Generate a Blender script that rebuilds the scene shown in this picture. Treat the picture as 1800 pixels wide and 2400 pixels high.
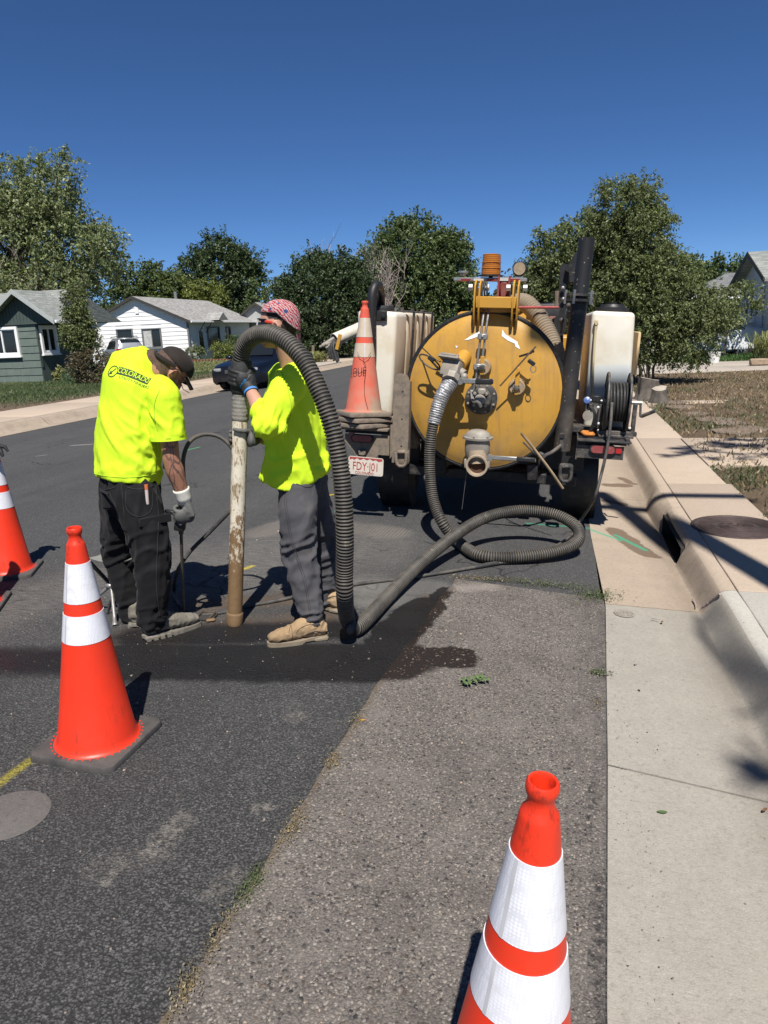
import bpy, bmesh, math, random
import numpy as np
from mathutils import Vector, Matrix, noise
from mathutils.bvhtree import BVHTree

random.seed(7); RNG = np.random.default_rng(7)
R = math.radians
for o in list(bpy.data.objects): bpy.data.objects.remove(o, do_unlink=True)
S = bpy.context.scene
C = S.collection

# ------------------------------------------------------------------ camera, sky, sun, exposure
YAW, PITCH, ROLL = R(14.0865), R(14.3602), 0.042
cam_d = bpy.data.cameras.new('camera'); cam = bpy.data.objects.new('camera', cam_d); C.objects.link(cam)
cam_d.sensor_fit = 'VERTICAL'; cam_d.sensor_height = 24.0; cam_d.lens = 24.0*1665/2400
cam_d.clip_start = 0.05; cam_d.clip_end = 3000
_f = Vector((-math.sin(YAW)*math.cos(PITCH), math.cos(YAW)*math.cos(PITCH), -math.sin(PITCH)))
_r = Vector((math.cos(YAW), math.sin(YAW), 0)); _u = _r.cross(_f)
_r2 = math.cos(ROLL)*_r - math.sin(ROLL)*_u; _u2 = math.sin(ROLL)*_r + math.cos(ROLL)*_u
cam.matrix_world = Matrix(((_r2.x, _u2.x, -_f.x, 0), (_r2.y, _u2.y, -_f.y, 0), (_r2.z, _u2.z, -_f.z, 1.65), (0, 0, 0, 1)))
S.camera = cam
S.render.resolution_x = 768; S.render.resolution_y = 1024

SUN_EL = R(57.0)
SUN_DIR = Vector((-0.285*math.cos(SUN_EL), 0.958*math.cos(SUN_EL), -math.sin(SUN_EL))).normalized()   # way the light travels
W = bpy.data.worlds.new('World'); S.world = W; W.use_nodes = True
_nt = W.node_tree; _bg = _nt.nodes['Background']
_sky = _nt.nodes.new('ShaderNodeTexSky'); _sky.sky_type = 'NISHITA'; _sky.sun_disc = False
_sky.sun_elevation = SUN_EL
_sky.sun_rotation = math.atan2(-SUN_DIR.x, -SUN_DIR.y)
_sky.altitude = 1600; _sky.air_density = 0.66; _sky.dust_density = 0.0; _sky.ozone_density = 10.0
_hs = _nt.nodes.new('ShaderNodeHueSaturation'); _hs.inputs['Saturation'].default_value = 1.05      # the phone's colour rendering
_nt.links.new(_sky.outputs[0], _hs.inputs['Color']); _nt.links.new(_hs.outputs[0], _bg.inputs[0]); _bg.inputs[1].default_value = 0.065
sun_d = bpy.data.lights.new('sun', 'SUN'); sun_d.energy = 4.6; sun_d.angle = R(0.53); sun_d.color = (1.0, 0.955, 0.89)
sun = bpy.data.objects.new('sun', sun_d); C.objects.link(sun); sun.location = (6, -20, 30)
sun.rotation_euler = SUN_DIR.to_track_quat('-Z', 'Y').to_euler()
S.view_settings.view_transform = 'Standard'; S.view_settings.look = 'None'
S.view_settings.exposure = 0.62; S.view_settings.gamma = 1.0
S.view_settings.use_curve_mapping = False

# ------------------------------------------------------------------ node helper
class NT:
    def __init__(s, name, coord='Object'):
        s.m = bpy.data.materials.new(name); s.m.use_nodes = True
        s.t = s.m.node_tree; s.b = s.t.nodes['Principled BSDF']; s.out = s.t.nodes['Material Output']
        if coord == 'World': s.co = s.t.nodes.new('ShaderNodeNewGeometry').outputs['Position']
        else: s.co = s.t.nodes.new('ShaderNodeTexCoord').outputs[coord]
    def lk(s, a, sock):
        if hasattr(a, 'is_linked'): s.t.links.new(a, sock)
        else:
            if sock.type == 'RGBA' and len(a) == 3: a = (*a, 1)
            sock.default_value = a
    def noise(s, scale, detail=4, rough=.55, vec=None, dist=0, out=0):
        n = s.t.nodes.new('ShaderNodeTexNoise'); s.t.links.new(vec or s.co, n.inputs['Vector'])
        n.inputs['Scale'].default_value = scale; n.inputs['Detail'].default_value = detail
        n.inputs['Roughness'].default_value = rough; n.inputs['Distortion'].default_value = dist
        return n.outputs[out]
    def voro(s, scale, out='Distance', vec=None, feat='F1', rnd=1):
        n = s.t.nodes.new('ShaderNodeTexVoronoi'); n.feature = feat; s.t.links.new(vec or s.co, n.inputs['Vector'])
        n.inputs['Scale'].default_value = scale; n.inputs['Randomness'].default_value = rnd
        return n.outputs[out]
    def wave(s, scale, dist=0, detail=2, dirn='X', vec=None, dscale=1):
        n = s.t.nodes.new('ShaderNodeTexWave'); n.bands_direction = dirn; s.t.links.new(vec or s.co, n.inputs['Vector'])
        n.inputs['Scale'].default_value = scale; n.inputs['Distortion'].default_value = dist
        n.inputs['Detail'].default_value = detail; n.inputs['Detail Scale'].default_value = dscale
        return n.outputs['Fac']
    def ramp(s, f, stops, interp='LINEAR'):
        n = s.t.nodes.new('ShaderNodeValToRGB'); n.color_ramp.interpolation = interp
        e = n.color_ramp.elements
        while len(e) < len(stops): e.new(0.5)
        for i, (p, c) in enumerate(stops):
            e[i].position = p
            e[i].color = (c, c, c, 1) if isinstance(c, (int, float)) else (*c, 1)
        s.lk(f, n.inputs[0]); return n.outputs[0]
    def mix(s, f, a, b, typ='MIX'):
        n = s.t.nodes.new('ShaderNodeMix'); n.data_type = 'RGBA'; n.blend_type = typ
        s.lk(f, n.inputs[0]); s.lk(a, n.inputs[6]); s.lk(b, n.inputs[7]); return n.outputs[2]
    def math(s, op, a, b=0.0, clamp=False):
        n = s.t.nodes.new('ShaderNodeMath'); n.operation = op; n.use_clamp = clamp
        s.lk(a, n.inputs[0]); s.lk(b, n.inputs[1]); return n.outputs[0]
    def vmath(s, op, a, b=(0, 0, 0)):
        n = s.t.nodes.new('ShaderNodeVectorMath'); n.operation = op
        s.lk(a, n.inputs[0])
        if op == 'SCALE': s.lk(b, n.inputs['Scale'])
        else: s.lk(b, n.inputs[1])
        return n.outputs['Value'] if op in ('DOT_PRODUCT', 'LENGTH', 'DISTANCE') else n.outputs[0]
    def xyz(s, i, vec=None):
        n = s.t.nodes.new('ShaderNodeSeparateXYZ'); s.t.links.new(vec or s.co, n.inputs[0]); return n.outputs[i]
    def mapping(s, scale=(1, 1, 1), rot=(0, 0, 0), loc=(0, 0, 0), vec=None):
        n = s.t.nodes.new('ShaderNodeMapping'); s.t.links.new(vec or s.co, n.inputs[0])
        n.inputs['Scale'].default_value = scale; n.inputs['Rotation'].default_value = rot; n.inputs['Location'].default_value = loc
        return n.outputs[0]
    def flat(s, vec=None): return s.mapping((1, 1, 0), vec=vec)
    def warp(s, vec, scale, amt):
        nz = s.noise(scale, 3, .6, vec, out=1)
        return s.vmath('ADD', vec, s.vmath('SCALE', s.vmath('SUBTRACT', nz, (.5, .5, .5)), amt))
    def capsule(s, vec, a, b, r, soft):
        """1 inside a 2D capsule a-b of radius r, soft edge"""
        a = Vector((a[0], a[1], 0)); b = Vector((b[0], b[1], 0)); ba = b-a; L = max(ba.dot(ba), 1e-6)
        pa = s.vmath('SUBTRACT', vec, tuple(a))
        h = s.math('MULTIPLY', s.vmath('DOT_PRODUCT', pa, tuple(ba)), 1/L, True)
        d = s.vmath('LENGTH', s.vmath('SUBTRACT', pa, s.vmath('SCALE', tuple(ba), h)))
        n = s.t.nodes.new('ShaderNodeMapRange'); n.interpolation_type = 'SMOOTHSTEP'
        s.lk(d, n.inputs[0]); n.inputs[1].default_value = r-soft; n.inputs[2].default_value = r+soft
        n.inputs[3].default_value = 1; n.inputs[4].default_value = 0
        return n.outputs[0]
    def maxs(s, *a):
        r = a[0]
        for x in a[1:]: r = s.math('MAXIMUM', r, x)
        return r
    def bump(s, h, strength=.3, dist=.01, prev=None):
        n = s.t.nodes.new('ShaderNodeBump'); n.inputs['Strength'].default_value = strength; n.inputs['Distance'].default_value = dist
        s.lk(h, n.inputs['Height'])
        if prev is not None: s.t.links.new(prev, n.inputs['Normal'])
        return n.outputs[0]
    def set(s, col=None, rough=None, metal=None, normal=None, spec=None, **kw):
        for k, v in (('Base Color', col), ('Roughness', rough), ('Metallic', metal), ('Normal', normal), ('Specular IOR Level', spec)):
            if v is not None: s.lk(v, s.b.inputs[k])
        for k, v in kw.items(): s.lk(v, s.b.inputs[k])
        return s.m

MATS = {}
def mat(name, col, rough=.55, metal=0, var=.18, vs=6, bump=0, bs=80, dirt=0, dcol=(.23, .185, .135), ds=7, spec=.5, grime_z=None):
    """painted / plain surface: colour variation, fine bump, dust and grime patches"""
    if name in MATS: return MATS[name]
    n = NT(name)
    v = n.noise(vs, 5, .6)
    c = n.mix(n.ramp(v, [(.3, 0), (.7, 1)]), tuple(x*(1-var) for x in col), tuple(min(1, x*(1+var)) for x in col))
    rg = n.ramp(n.noise(vs*2.3, 4), [(.3, max(0.03, rough-.1)), (.7, min(1, rough+.12))])
    if dirt:
        d = n.noise(ds, 8, .68)
        lo = .72-.45*dirt
        mk = n.ramp(d, [(max(0, lo-.12), 0), (min(1, lo+.16), min(1, .35+dirt))])
        if grime_z:   # dust thrown up from the road, thicker low on the thing
            z = n.t.nodes.new('ShaderNodeMapRange'); n.lk(n.xyz(2), z.inputs[0])
            z.inputs[1].default_value = grime_z[1]; z.inputs[2].default_value = grime_z[0]
            mk = n.math('MAXIMUM', mk, n.math('MULTIPLY', z.outputs[0], n.ramp(n.noise(ds*2, 6), [(.25, .3), (.7, 1)])))
        c = n.mix(mk, c, n.mix(n.noise(40, 3), dcol, tuple(x*.62 for x in dcol)))
        rg = n.mix(mk, rg, (.9, .9, .9))
    nm = None
    if bump: nm = n.bump(n.noise(bs, 5, .6), bump, .004)
    MATS[name] = n.set(c, rg, metal, nm, spec)
    return MATS[name]

# ------------------------------------------------------------------ mesh helper
def frames(pts, up=None):
    pts = [Vector(p) for p in pts]; T = []
    for i in range(len(pts)):
        a = pts[max(0, i-1)]; b = pts[min(len(pts)-1, i+1)]; T.append((b-a).normalized() if (b-a).length > 1e-9 else Vector((0, 0, 1)))
    u = Vector(up) if up is not None else (Vector((0, 0, 1)) if abs(T[0].z) < .9 else Vector((1, 0, 0)))
    out = []
    for i, t in enumerate(T):
        if up is not None: u = Vector(up)
        u = (u-t*u.dot(t)); u = u.normalized() if u.length > 1e-6 else t.orthogonal().normalized()
        out.append((pts[i], t, u, t.cross(u)))
    return out

def spline(pts, n):
    """Catmull-Rom through pts, n samples spaced evenly along the length"""
    P = np.array(pts, float); Q = np.vstack([2*P[0]-P[1], P, 2*P[-1]-P[-2]]); o = []
    for i in range(1, len(Q)-2):
        for t in np.linspace(0, 1, 24, endpoint=False):
            p0, p1, p2, p3 = Q[i-1], Q[i], Q[i+1], Q[i+2]
            o.append(.5*((2*p1)+(-p0+p2)*t+(2*p0-5*p1+4*p2-p3)*t*t+(-p0+3*p1-3*p2+p3)*t**3))
    o.append(P[-1]); o = np.array(o)
    d = np.concatenate([[0], np.cumsum(np.linalg.norm(np.diff(o, axis=0), axis=1))]); s = np.linspace(0, d[-1], n)
    return np.stack([np.interp(s, d, o[:, k]) for k in range(o.shape[1])], 1), d[-1]

class MB:
    def __init__(s): s.bm = bmesh.new(); s.mi = 0
    def _face(s, vs):
        try:
            f = s.bm.faces.new(vs); f.material_index = s.mi; return f
        except ValueError: return None
    def box(s, c, size, rz=0, M=None, bev=0, seg=1, taper=None):
        M2 = Matrix.Translation(Vector(c)) @ (M.to_4x4() if M is not None else Matrix.Rotation(rz, 4, 'Z'))
        b = bmesh.new(); bmesh.ops.create_cube(b, size=1)
        for v in b.verts:
            k = taper if (taper and v.co.z > 0) else 1
            v.co = Vector((v.co.x*size[0]*k, v.co.y*size[1]*k, v.co.z*size[2]))
        if bev: bmesh.ops.bevel(b, geom=b.edges[:], offset=bev, segments=seg, profile=.5, affect='EDGES')
        s._merge(b, M2); return s
    def _merge(s, b, M=None):
        mp = {}
        for v in b.verts: mp[v] = s.bm.verts.new(M @ v.co if M is not None else v.co)
        for f in b.faces: s._face([mp[v] for v in f.verts])
        b.free()
    def tube(s, pts, r, seg=10, cap=True, up=None, closed=False):
        fr = frames(pts, up); rings = []
        for i, (p, t, u, w) in enumerate(fr):
            ri = r[i] if hasattr(r, '__len__') else r
            a, b = ri if hasattr(ri, '__len__') else (ri, ri)
            rings.append([s.bm.verts.new(p+u*(a*math.cos(2*math.pi*k/seg))+w*(b*math.sin(2*math.pi*k/seg))) for k in range(seg)])
        prs = list(zip(rings, rings[1:])) + ([(rings[-1], rings[0])] if closed else [])
        for A, B in prs:
            for k in range(seg): s._face([A[k], A[(k+1) % seg], B[(k+1) % seg], B[k]])
        if cap and not closed: s._face(rings[0][::-1]); s._face(rings[-1])
        return s
    def cyl(s, a, b, r, r2=None, seg=16): return s.tube([a, b], [r, r if r2 is None else r2], seg)
    def lathe(s, prof, M=None, seg=24, cap=True, ang=2*math.pi):
        M = M or Matrix(); full = abs(ang-2*math.pi) < 1e-6; n = seg if full else seg+1; rings = []
        for r, z in prof:
            rings.append([s.bm.verts.new(M @ Vector((r*math.cos(ang*k/seg), r*math.sin(ang*k/seg), z))) for k in range(n)])
        for A, B in zip(rings, rings[1:]):
            for k in range(seg): s._face([A[k], A[(k+1) % n], B[(k+1) % n], B[k]])
        if cap: s._face(rings[0][::-1]); s._face(rings[-1])
        return s
    def prism(s, poly, h0, h1, M=None):
        M = M or Matrix()
        A = [s.bm.verts.new(M @ Vector((x, y, h0))) for x, y in poly]; B = [s.bm.verts.new(M @ Vector((x, y, h1))) for x, y in poly]
        n = len(poly); s._face(A[::-1]); s._face(B)
        for k in range(n): s._face([A[k], A[(k+1) % n], B[(k+1) % n], B[k]])
        return s
    def ell(s, c, rad, M=None, u=16, v=10):
        M2 = Matrix.Translation(Vector(c)) @ (M.to_4x4() if M is not None else Matrix())
        b = bmesh.new(); bmesh.ops.create_uvsphere(b, u_segments=u, v_segments=v, radius=1)
        for q in b.verts: q.co = Vector((q.co.x*rad[0], q.co.y*rad[1], q.co.z*rad[2]))
        s._merge(b, M2); return s
    def quad(s, *p): s._face([s.bm.verts.new(q) for q in p]); return s
    def grid(s, rows):
        V = [[s.bm.verts.new(p) for p in r] for r in rows]
        for a, b in zip(V, V[1:]):
            for k in range(len(a)-1): s._face([a[k], a[k+1], b[k+1], b[k]])
        return s
    def build(s, name, m, parent=None, smooth=38, origin=None, kind=None):
        bmesh.ops.recalc_face_normals(s.bm, faces=s.bm.faces[:])
        me = bpy.data.meshes.new(name); org = Vector(origin) if origin is not None else Vector()
        if parent is not None: org = world_loc(parent)
        if org.length: bmesh.ops.translate(s.bm, vec=-org, verts=s.bm.verts[:])
        s.bm.to_mesh(me); s.bm.free()
        for x in (m if isinstance(m, (list, tuple)) else [m]): me.materials.append(x)
        if smooth:
            me.polygons.foreach_set('use_smooth', [True]*len(me.polygons)); me.set_sharp_from_angle(angle=R(smooth))
        o = bpy.data.objects.new(name, me); C.objects.link(o)
        if parent is not None: o.parent = parent
        elif origin is not None: o.location = org
        if kind: o['kind'] = kind
        return o

def world_loc(o):
    v = Vector(o.location); p = o.parent
    while p is not None: v = v + Vector(p.location); p = p.parent
    return v

def tag(o, label, cat, group=None, kind=None):
    o['label'] = label; o['category'] = cat
    if group: o['group'] = group
    if kind: o['kind'] = kind
    return o
def thing(name, label, cat, loc=(0, 0, 0), group=None):
    o = bpy.data.objects.new(name, None); C.objects.link(o); o.location = loc; o.empty_display_size = .2
    return tag(o, label, cat, group)
def copy_tree(o, parent=None):
    c = o.copy(); C.objects.link(c); c.parent = parent
    for ch in list(o.children): copy_tree(ch, c)
    return c
def np_mesh(name, V, F, m, parent=None, kind=None, smooth=False, mi=None):
    """mesh from numpy verts (n,3) and quads/tris (m,k)"""
    me = bpy.data.meshes.new(name); k = F.shape[1]
    me.vertices.add(len(V)); me.vertices.foreach_set('co', V.astype('f').ravel())
    me.loops.add(F.size); me.loops.foreach_set('vertex_index', F.astype('i').ravel())
    me.polygons.add(len(F)); me.polygons.foreach_set('loop_start', np.arange(0, F.size, k, dtype='i'))
    try: me.polygons.foreach_set('loop_total', np.full(len(F), k, dtype='i'))
    except Exception: pass
    for x in (m if isinstance(m, (list, tuple)) else [m]): me.materials.append(x)
    if mi is not None: me.polygons.foreach_set('material_index', mi.astype('i'))
    if smooth: me.polygons.foreach_set('use_smooth', [True]*len(F))
    me.update(calc_edges=True); me.validate()
    o = bpy.data.objects.new(name, me); C.objects.link(o)
    if parent is not None: o.parent = parent
    if kind: o['kind'] = kind
    return o
def Rm(x=0, y=0, z=0): return (Matrix.Rotation(z, 4, 'Z') @ Matrix.Rotation(y, 4, 'Y') @ Matrix.Rotation(x, 4, 'X'))
def along(a, b):
    """matrix whose Z axis runs from a to b, origin at a"""
    a = Vector(a); q = (Vector(b)-a).to_track_quat('Z', 'Y'); return Matrix.Translation(a) @ q.to_matrix().to_4x4()

def text_mesh(body, size, depth=0, font=None, spacing=1.0):
    cu = bpy.data.curves.new('lettering', 'FONT'); cu.body = body; cu.size = size; cu.align_x = 'CENTER'; cu.align_y = 'CENTER'
    cu.extrude = depth; cu.space_character = spacing; cu.resolution_u = 3
    o = bpy.data.objects.new('lettering', cu); C.objects.link(o)
    bpy.context.view_layer.update()
    me = bpy.data.meshes.new_from_object(o.evaluated_get(bpy.context.evaluated_depsgraph_get()))
    bpy.data.objects.remove(o); bpy.data.curves.remove(cu)
    return me
def put_text(name, body, size, M, m, parent, depth=.001, sx=1, spacing=1.0, bold=0):
    me = text_mesh(body, size, depth, spacing=spacing)
    off = world_loc(parent) if parent is not None else Vector()
    bm = bmesh.new(); bm.from_mesh(me)
    for v in bm.verts: v.co = (M @ Vector((v.co.x*sx, v.co.y, v.co.z))) - off
    bm.to_mesh(me); bm.free(); me.materials.clear(); me.materials.append(m)
    o = bpy.data.objects.new(name, me); C.objects.link(o); o.parent = parent
    return o

# ================================================================== THE SETTING
def gz(x):
    x = min(max(x, -10.25), .28)
    return .15*(1-((x+4.98)/5.27)**2) - .15*(1-(4.98/5.27)**2)

EDGE = [(-1.02, -6), (-.95, .4), (-.905, 1.18), (-.86, 1.8), (-.80, 2.88), (-.74, 3.4), (-.70, 3.9), (-.64, 4.40)]
# ---- wet patch shared by road and old strip (spilled water, own shape)
def wet_mask(n, v):
    w = n.warp(v, 3.2, .09); w = n.warp(w, 14, .07)
    return n.maxs(n.capsule(w, (-2.92,2.71,0.113), (-2.012,2.861,0.09), .15, .07), n.capsule(w, (-2.119,2.863,0.086), (-0.754,3.165,0.041), .205, .03),
                  n.capsule(w, (-0.758,3.185,0.036), (-0.479,3.277,0.022), .125, .012), n.capsule(w, (-0.849,3.37,0.04), (-0.76,3.903,0.041), .14, .012),
                  n.capsule(w, (-0.737,3.927,0.033), (-0.666,4.202,0.036), .065, .012), n.capsule(w, (-2.186,3.14,0.095), (-1.161,3.469,0.057), .14, .06))
def mud_mask(n, v):
    w = n.warp(v, 4, .2)
    return n.maxs(n.capsule(w, (-2.217,3.143,0.092), (-1.613,3.435,0.071), .13, .10), n.capsule(w, (-1.613,3.435,0.071), (-1.32,3.624,0.065), .10, .09),
                  n.capsule(w, (-2.076,3.612,0.086), (-1.557,3.88,0.068), .10, .08), n.capsule(w, (-0.858,3.64,0.043), (-0.745,4.059,0.04), .05, .05))
def mr(n, f, a, b, c=0, d=1):
    q = n.t.nodes.new('ShaderNodeMapRange'); n.lk(f, q.inputs[0])
    for i, x in enumerate((a, b, c, d)): q.inputs[i+1].default_value = x
    return q.outputs[0]

def road_material():
    n = NT('asphalt', 'World'); v = n.flat()
    big = n.noise(.55, 5, .6, v); mid = n.noise(3.5, 6, .65, v); fine = n.noise(210, 3, .7, v)
    vw = n.warp(v, 60, .012); cell = n.voro(118, 'Distance', vw); cc = n.voro(150, 'Color', v)
    c = n.mix(n.ramp(big, [(.3, 0), (.7, 1)]), (.066, .066, .067), (.083, .082, .08))
    c = n.mix(n.ramp(mid, [(.35, 0), (.75, .55)]), c, (.080, .078, .075))
    near = mr(n, n.xyz(1), 1.6, 5.0, 1, .45)          # the coarse top layer shows close by; farther off the grains merge
    c = n.mix(n.math('MULTIPLY', near, n.ramp(cell, [(.32, 0), (.56, .78)])), c, (.015, .015, .0155))
    c = n.mix(n.math('MULTIPLY', n.ramp(n.xyz(0, cc), [(.78, 0), (.97, 1)]), .6), c, (.17, .165, .16))
    # streaks of dust from brushing, and pale scuffs
    st = n.noise(1, 5, .7, n.mapping((9, 60, 1), (0, 0, R(38)), vec=v))
    sc = n.noise(34, 7, .75, v)
    dm = n.maxs(n.capsule(n.warp(v, 2, .3), (-2.392,4.217,0.1), (-1.712,4.907,0.076), .55, .42), n.capsule(n.warp(v, 2, .3), (-3.192,3.167,0.118), (-3.049,3.909,0.114), .22, .2),
                n.capsule(n.warp(v, 2, .3), (-1.668,4.183,0.076), (-1.266,4.114,0.056), .25, .22))
    c = n.mix(n.math('MULTIPLY', n.math('MULTIPLY', dm, n.ramp(st, [(.40, 0), (.68, 1)])), .75), c, (.21, .195, .175))
    c = n.mix(n.math('MULTIPLY', dm, .12), c, (.2, .185, .16))
    # pale scuffs and caked mud
    pv = n.warp(v, 5, .12)
    for a, b, r, k in (((-1.248,1.714,0.06), (-1.212,1.859,0.059), .035, .7), ((-0.989,1.972,0.042), (-0.97,1.989,0.051), .02, .8), ((-1.292,1.553,0.061), (-1.297,1.608,0.055), .02, .7), ((-1.064,2.546,0.05), (-1.053,2.574,0.046), .03, .5), ((-1.36,1.592,0.058), (-1.223,1.673,0.063), .05, .3), ((-0.957,1.586,0.047), (-0.943,1.651,0.042), .04, .4)):
        c = n.mix(n.math('MULTIPLY', n.math('MULTIPLY', n.capsule(pv, a, b, r, r*.8), n.ramp(sc, [(.44, 0), (.60, 1)])), min(1, k*1.0)), c, (.27, .245, .21))
    # dried tyre print of grey mud between the workers and the trailer
    tv = n.warp(v, 6, .10)
    tp = n.maxs(n.capsule(tv, (-2.346,5.152,0.098), (-2.17,5.54,0.094), .14, .05), n.capsule(tv, (-1.951,5.509,0.087), (-1.314,5.368,0.063), .17, .07))
    tread = n.math('MAXIMUM', n.wave(11, 1.2, 1, 'X', n.mapping((1, .5, 1), (0, 0, R(8)), vec=v)), n.wave(9, 1.5, 1, 'Y', v))
    c = n.mix(n.math('MULTIPLY', n.math('MULTIPLY', tp, n.ramp(tread, [(.45, .1), (.75, 1)])), .75), c, (.2, .175, .15))
    # grey slurry dried at the edge of the old strip
    sl = n.maxs(n.capsule(n.warp(v, 5, .15), (-1.186,4.161,0.058), (-0.775,4.227,0.037), .14, .05), n.capsule(n.warp(v, 5, .15), (-1.06,3.905,0.054), (-0.872,3.968,0.039), .10, .05))
    c = n.mix(n.math('MULTIPLY', sl, .6), c, (.17, .165, .155))
    ck = n.voro(.9, 'Distance', n.warp(n.warp(v, 1.1, .9), 7, .10), 'DISTANCE_TO_EDGE'); ckm = n.math('MULTIPLY', n.ramp(ck, [(.004, 1), (.011, 0)]), n.ramp(n.noise(.8, 3, .6, v), [(.50, 0), (.58, .8)]))
    c = n.mix(ckm, c, (.012, .012, .012))
    c = n.mix(n.math('MULTIPLY', n.ramp(n.noise(2.4, 7, .72, v), [(.52, 0), (.74, 1)]), .30), c, (.125, .118, .108))
    # wheel lanes far off
    c = n.mix(n.math('MULTIPLY', n.ramp(n.noise(1, 4, .6, n.mapping((1.5, .02, 1), vec=v)), [(.45, 0), (.6, 1)]), .25), c, (.03, .03, .031))
    # paint sprayed by the locators
    sp = n.ramp(n.noise(90, 3, .7, v), [(.34, 0), (.55, 1)])
    def paint(c, a, b, r, col, k=1.0):
        return n.mix(n.math('MULTIPLY', n.math('MULTIPLY', n.capsule(n.warp(v, 8, .02), a, b, r, r*.7), sp), k), c, col)
    c = paint(c, (-1.993,1.768,0.085), (-1.965,2.092,0.084), .020, (.34, .29, .02), .75)
    c = paint(c, (-2.246,6.391,0.095), (-2.163,6.548,0.091), .02, (.55, .4, .02)); c = paint(c, (-2.086,4.303,0.09), (-2.06,4.362,0.091), .018, (.5, .4, .03))
    c = paint(c, (-5.06,8.901,0.133), (-4.989,9.172,0.133), .022, (.06, .38, .13)); c = paint(c, (-2.076,5.882,0.09), (-1.797,5.97,0.077), .012, (.05, .3, .2), .7)
    c = paint(c, (-0.234,5.924,0.014), (0.331,5.911,-0.016), .02, (.03, .3, .17), .8)
    c = paint(c, (-7.35,9.55,0.104), (-7.081,9.603,0.109), .05, (.3, .28, .25), .8); c = paint(c, (-7.22,8.594,0.107), (-7.146,8.656,0.109), .03, (.3, .28, .25), .6)
    mud = mud_mask(n, v); wet = wet_mask(n, v)
    c = n.mix(n.math('MULTIPLY', mud, n.ramp(n.noise(6, 5), [(.3, .35), (.7, .9)])), c, n.mix(n.noise(60, 4), (.085, .055, .035), (.12, .085, .055)))
    c = n.mix(n.math('MULTIPLY', wet, .95), c, (.0055, .005, .005))
    rough = n.mix(n.math('MULTIPLY', wet, n.ramp(n.noise(5, 4, .6, v), [(.35, .2), (.7, .75)])), (.86, .86, .86), (.33, .33, .33))
    h = n.math('ADD', n.math('MULTIPLY', cell, -1), n.math('MULTIPLY', fine, .5))
    return n.set(c, rough, 0, n.bump(h, 1.0, .006), .35)

def old_strip_material():
    n = NT('worn_asphalt', 'World'); v0 = n.flat(); v = n.warp(n.warp(v0, 25, .02), 90, .006)
    c1 = n.voro(62, 'Color', v); d1 = n.voro(62, 'Distance', v); d2 = n.voro(150, 'Distance', v); c2 = n.voro(150, 'Color', v)
    c = n.mix(n.ramp(n.noise(1.3, 5, .6, v), [(.3, 0), (.7, 1)]), (.122, .106, .095), (.165, .146, .131))
    c = n.mix(n.ramp(n.xyz(0, c2), [(.0, 1), (.16, .8), (.24, 0), (.8, 0), (.95, .7)]), c, n.ramp(n.xyz(1, c2), [(.2, (.04, .038, .036)), (.5, (.2, .17, .145)), (.8, (.3, .27, .235))]))
    st = n.math('MULTIPLY', n.ramp(n.xyz(2, c1), [(.82, 0), (.86, 1)], 'CONSTANT'), n.ramp(d1, [(.32, 1), (.40, 0)]))
    c = n.mix(st, c, n.ramp(n.xyz(0, c1), [(0, (.03, .03, .033)), (.3, (.075, .06, .05)), (.55, (.16, .12, .09)), (.75, (.10, .08, .075)), (.95, (.33, .29, .26))]))
    c = n.mix(n.math('MULTIPLY', n.ramp(d2, [(.4, 0), (.75, 1)]), .5), c, (.03, .027, .025))
    c = n.mix(n.math('MULTIPLY', n.ramp(n.noise(5, 7, .7, v0), [(.5, 0), (.72, 1)]), .45), c, (.2, .18, .155))
    c = n.mix(n.math('MULTIPLY', n.ramp(n.noise(3.1, 7, .7, n.mapping((1, 1, 1), loc=(4, 2, 0), vec=v0)), [(.52, 0), (.74, 1)]), .5), c, (.055, .048, .043))
    sw = n.warp(n.warp(v0, 9, .07), 40, .03)
    for a_, b_ in zip(EDGE[1:], EDGE[2:]): c = n.mix(n.math('MULTIPLY', n.capsule(sw, a_, b_, .016, .022), n.ramp(n.noise(12, 5, .7, v0), [(.35, .25), (.6, .95)])), c, n.mix(n.noise(80, 3, .7, v0), (.055, .038, .024), (.16, .12, .075)))
    # darker tar band by the gutter
    e = mr(n, n.xyz(0), .02, .26); k = n.ramp(n.noise(4, 5, .65, n.mapping((3, .7, 1), vec=v)), [(.4, 0), (.65, 1)])
    c = n.mix(n.math('MULTIPLY', n.math('MULTIPLY', e, k), .6), c, (.045, .042, .04))
    tar = n.maxs(n.capsule(n.warp(v, 12, .07), (0.121,1.399,-0.005), (0.146,1.911,-0.002), .02, .02), n.capsule(n.warp(v, 12, .07), (0.123,2.118,-0.004), (0.157,2.385,-0.01), .015, .02))
    c = n.mix(n.math('MULTIPLY', n.math('MULTIPLY', tar, n.ramp(n.noise(38, 6, .75, v0), [(.44, 0), (.56, 1)])), .85), c, (.018, .018, .019))
    wet = wet_mask(n, v); mud = mud_mask(n, v)
    c = n.mix(n.math('MULTIPLY', wet, .92), c, n.mix(st, (.011, .0075, .006), (.085, .055, .04)))
    pal = n.capsule(n.warp(v, 6, .1), (-0.611,4.229,0.029), (-0.4,4.316,0.022), .06, .05)
    c = n.mix(n.math('MULTIPLY', pal, .5), c, (.28, .25, .22))
    rough = n.mix(wet, (.9, .9, .9), (.45, .45, .45))
    h = n.math('ADD', n.math('MULTIPLY', n.math('MULTIPLY', st, n.math('SUBTRACT', .42, d1)), 2.0), n.math('ADD', n.math('MULTIPLY', d2, -.6), n.math('MULTIPLY', n.noise(40, 5, .7, v), .9)))
    return n.set(c, rough, 0, n.bump(h, .8, .006), .35)

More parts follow.
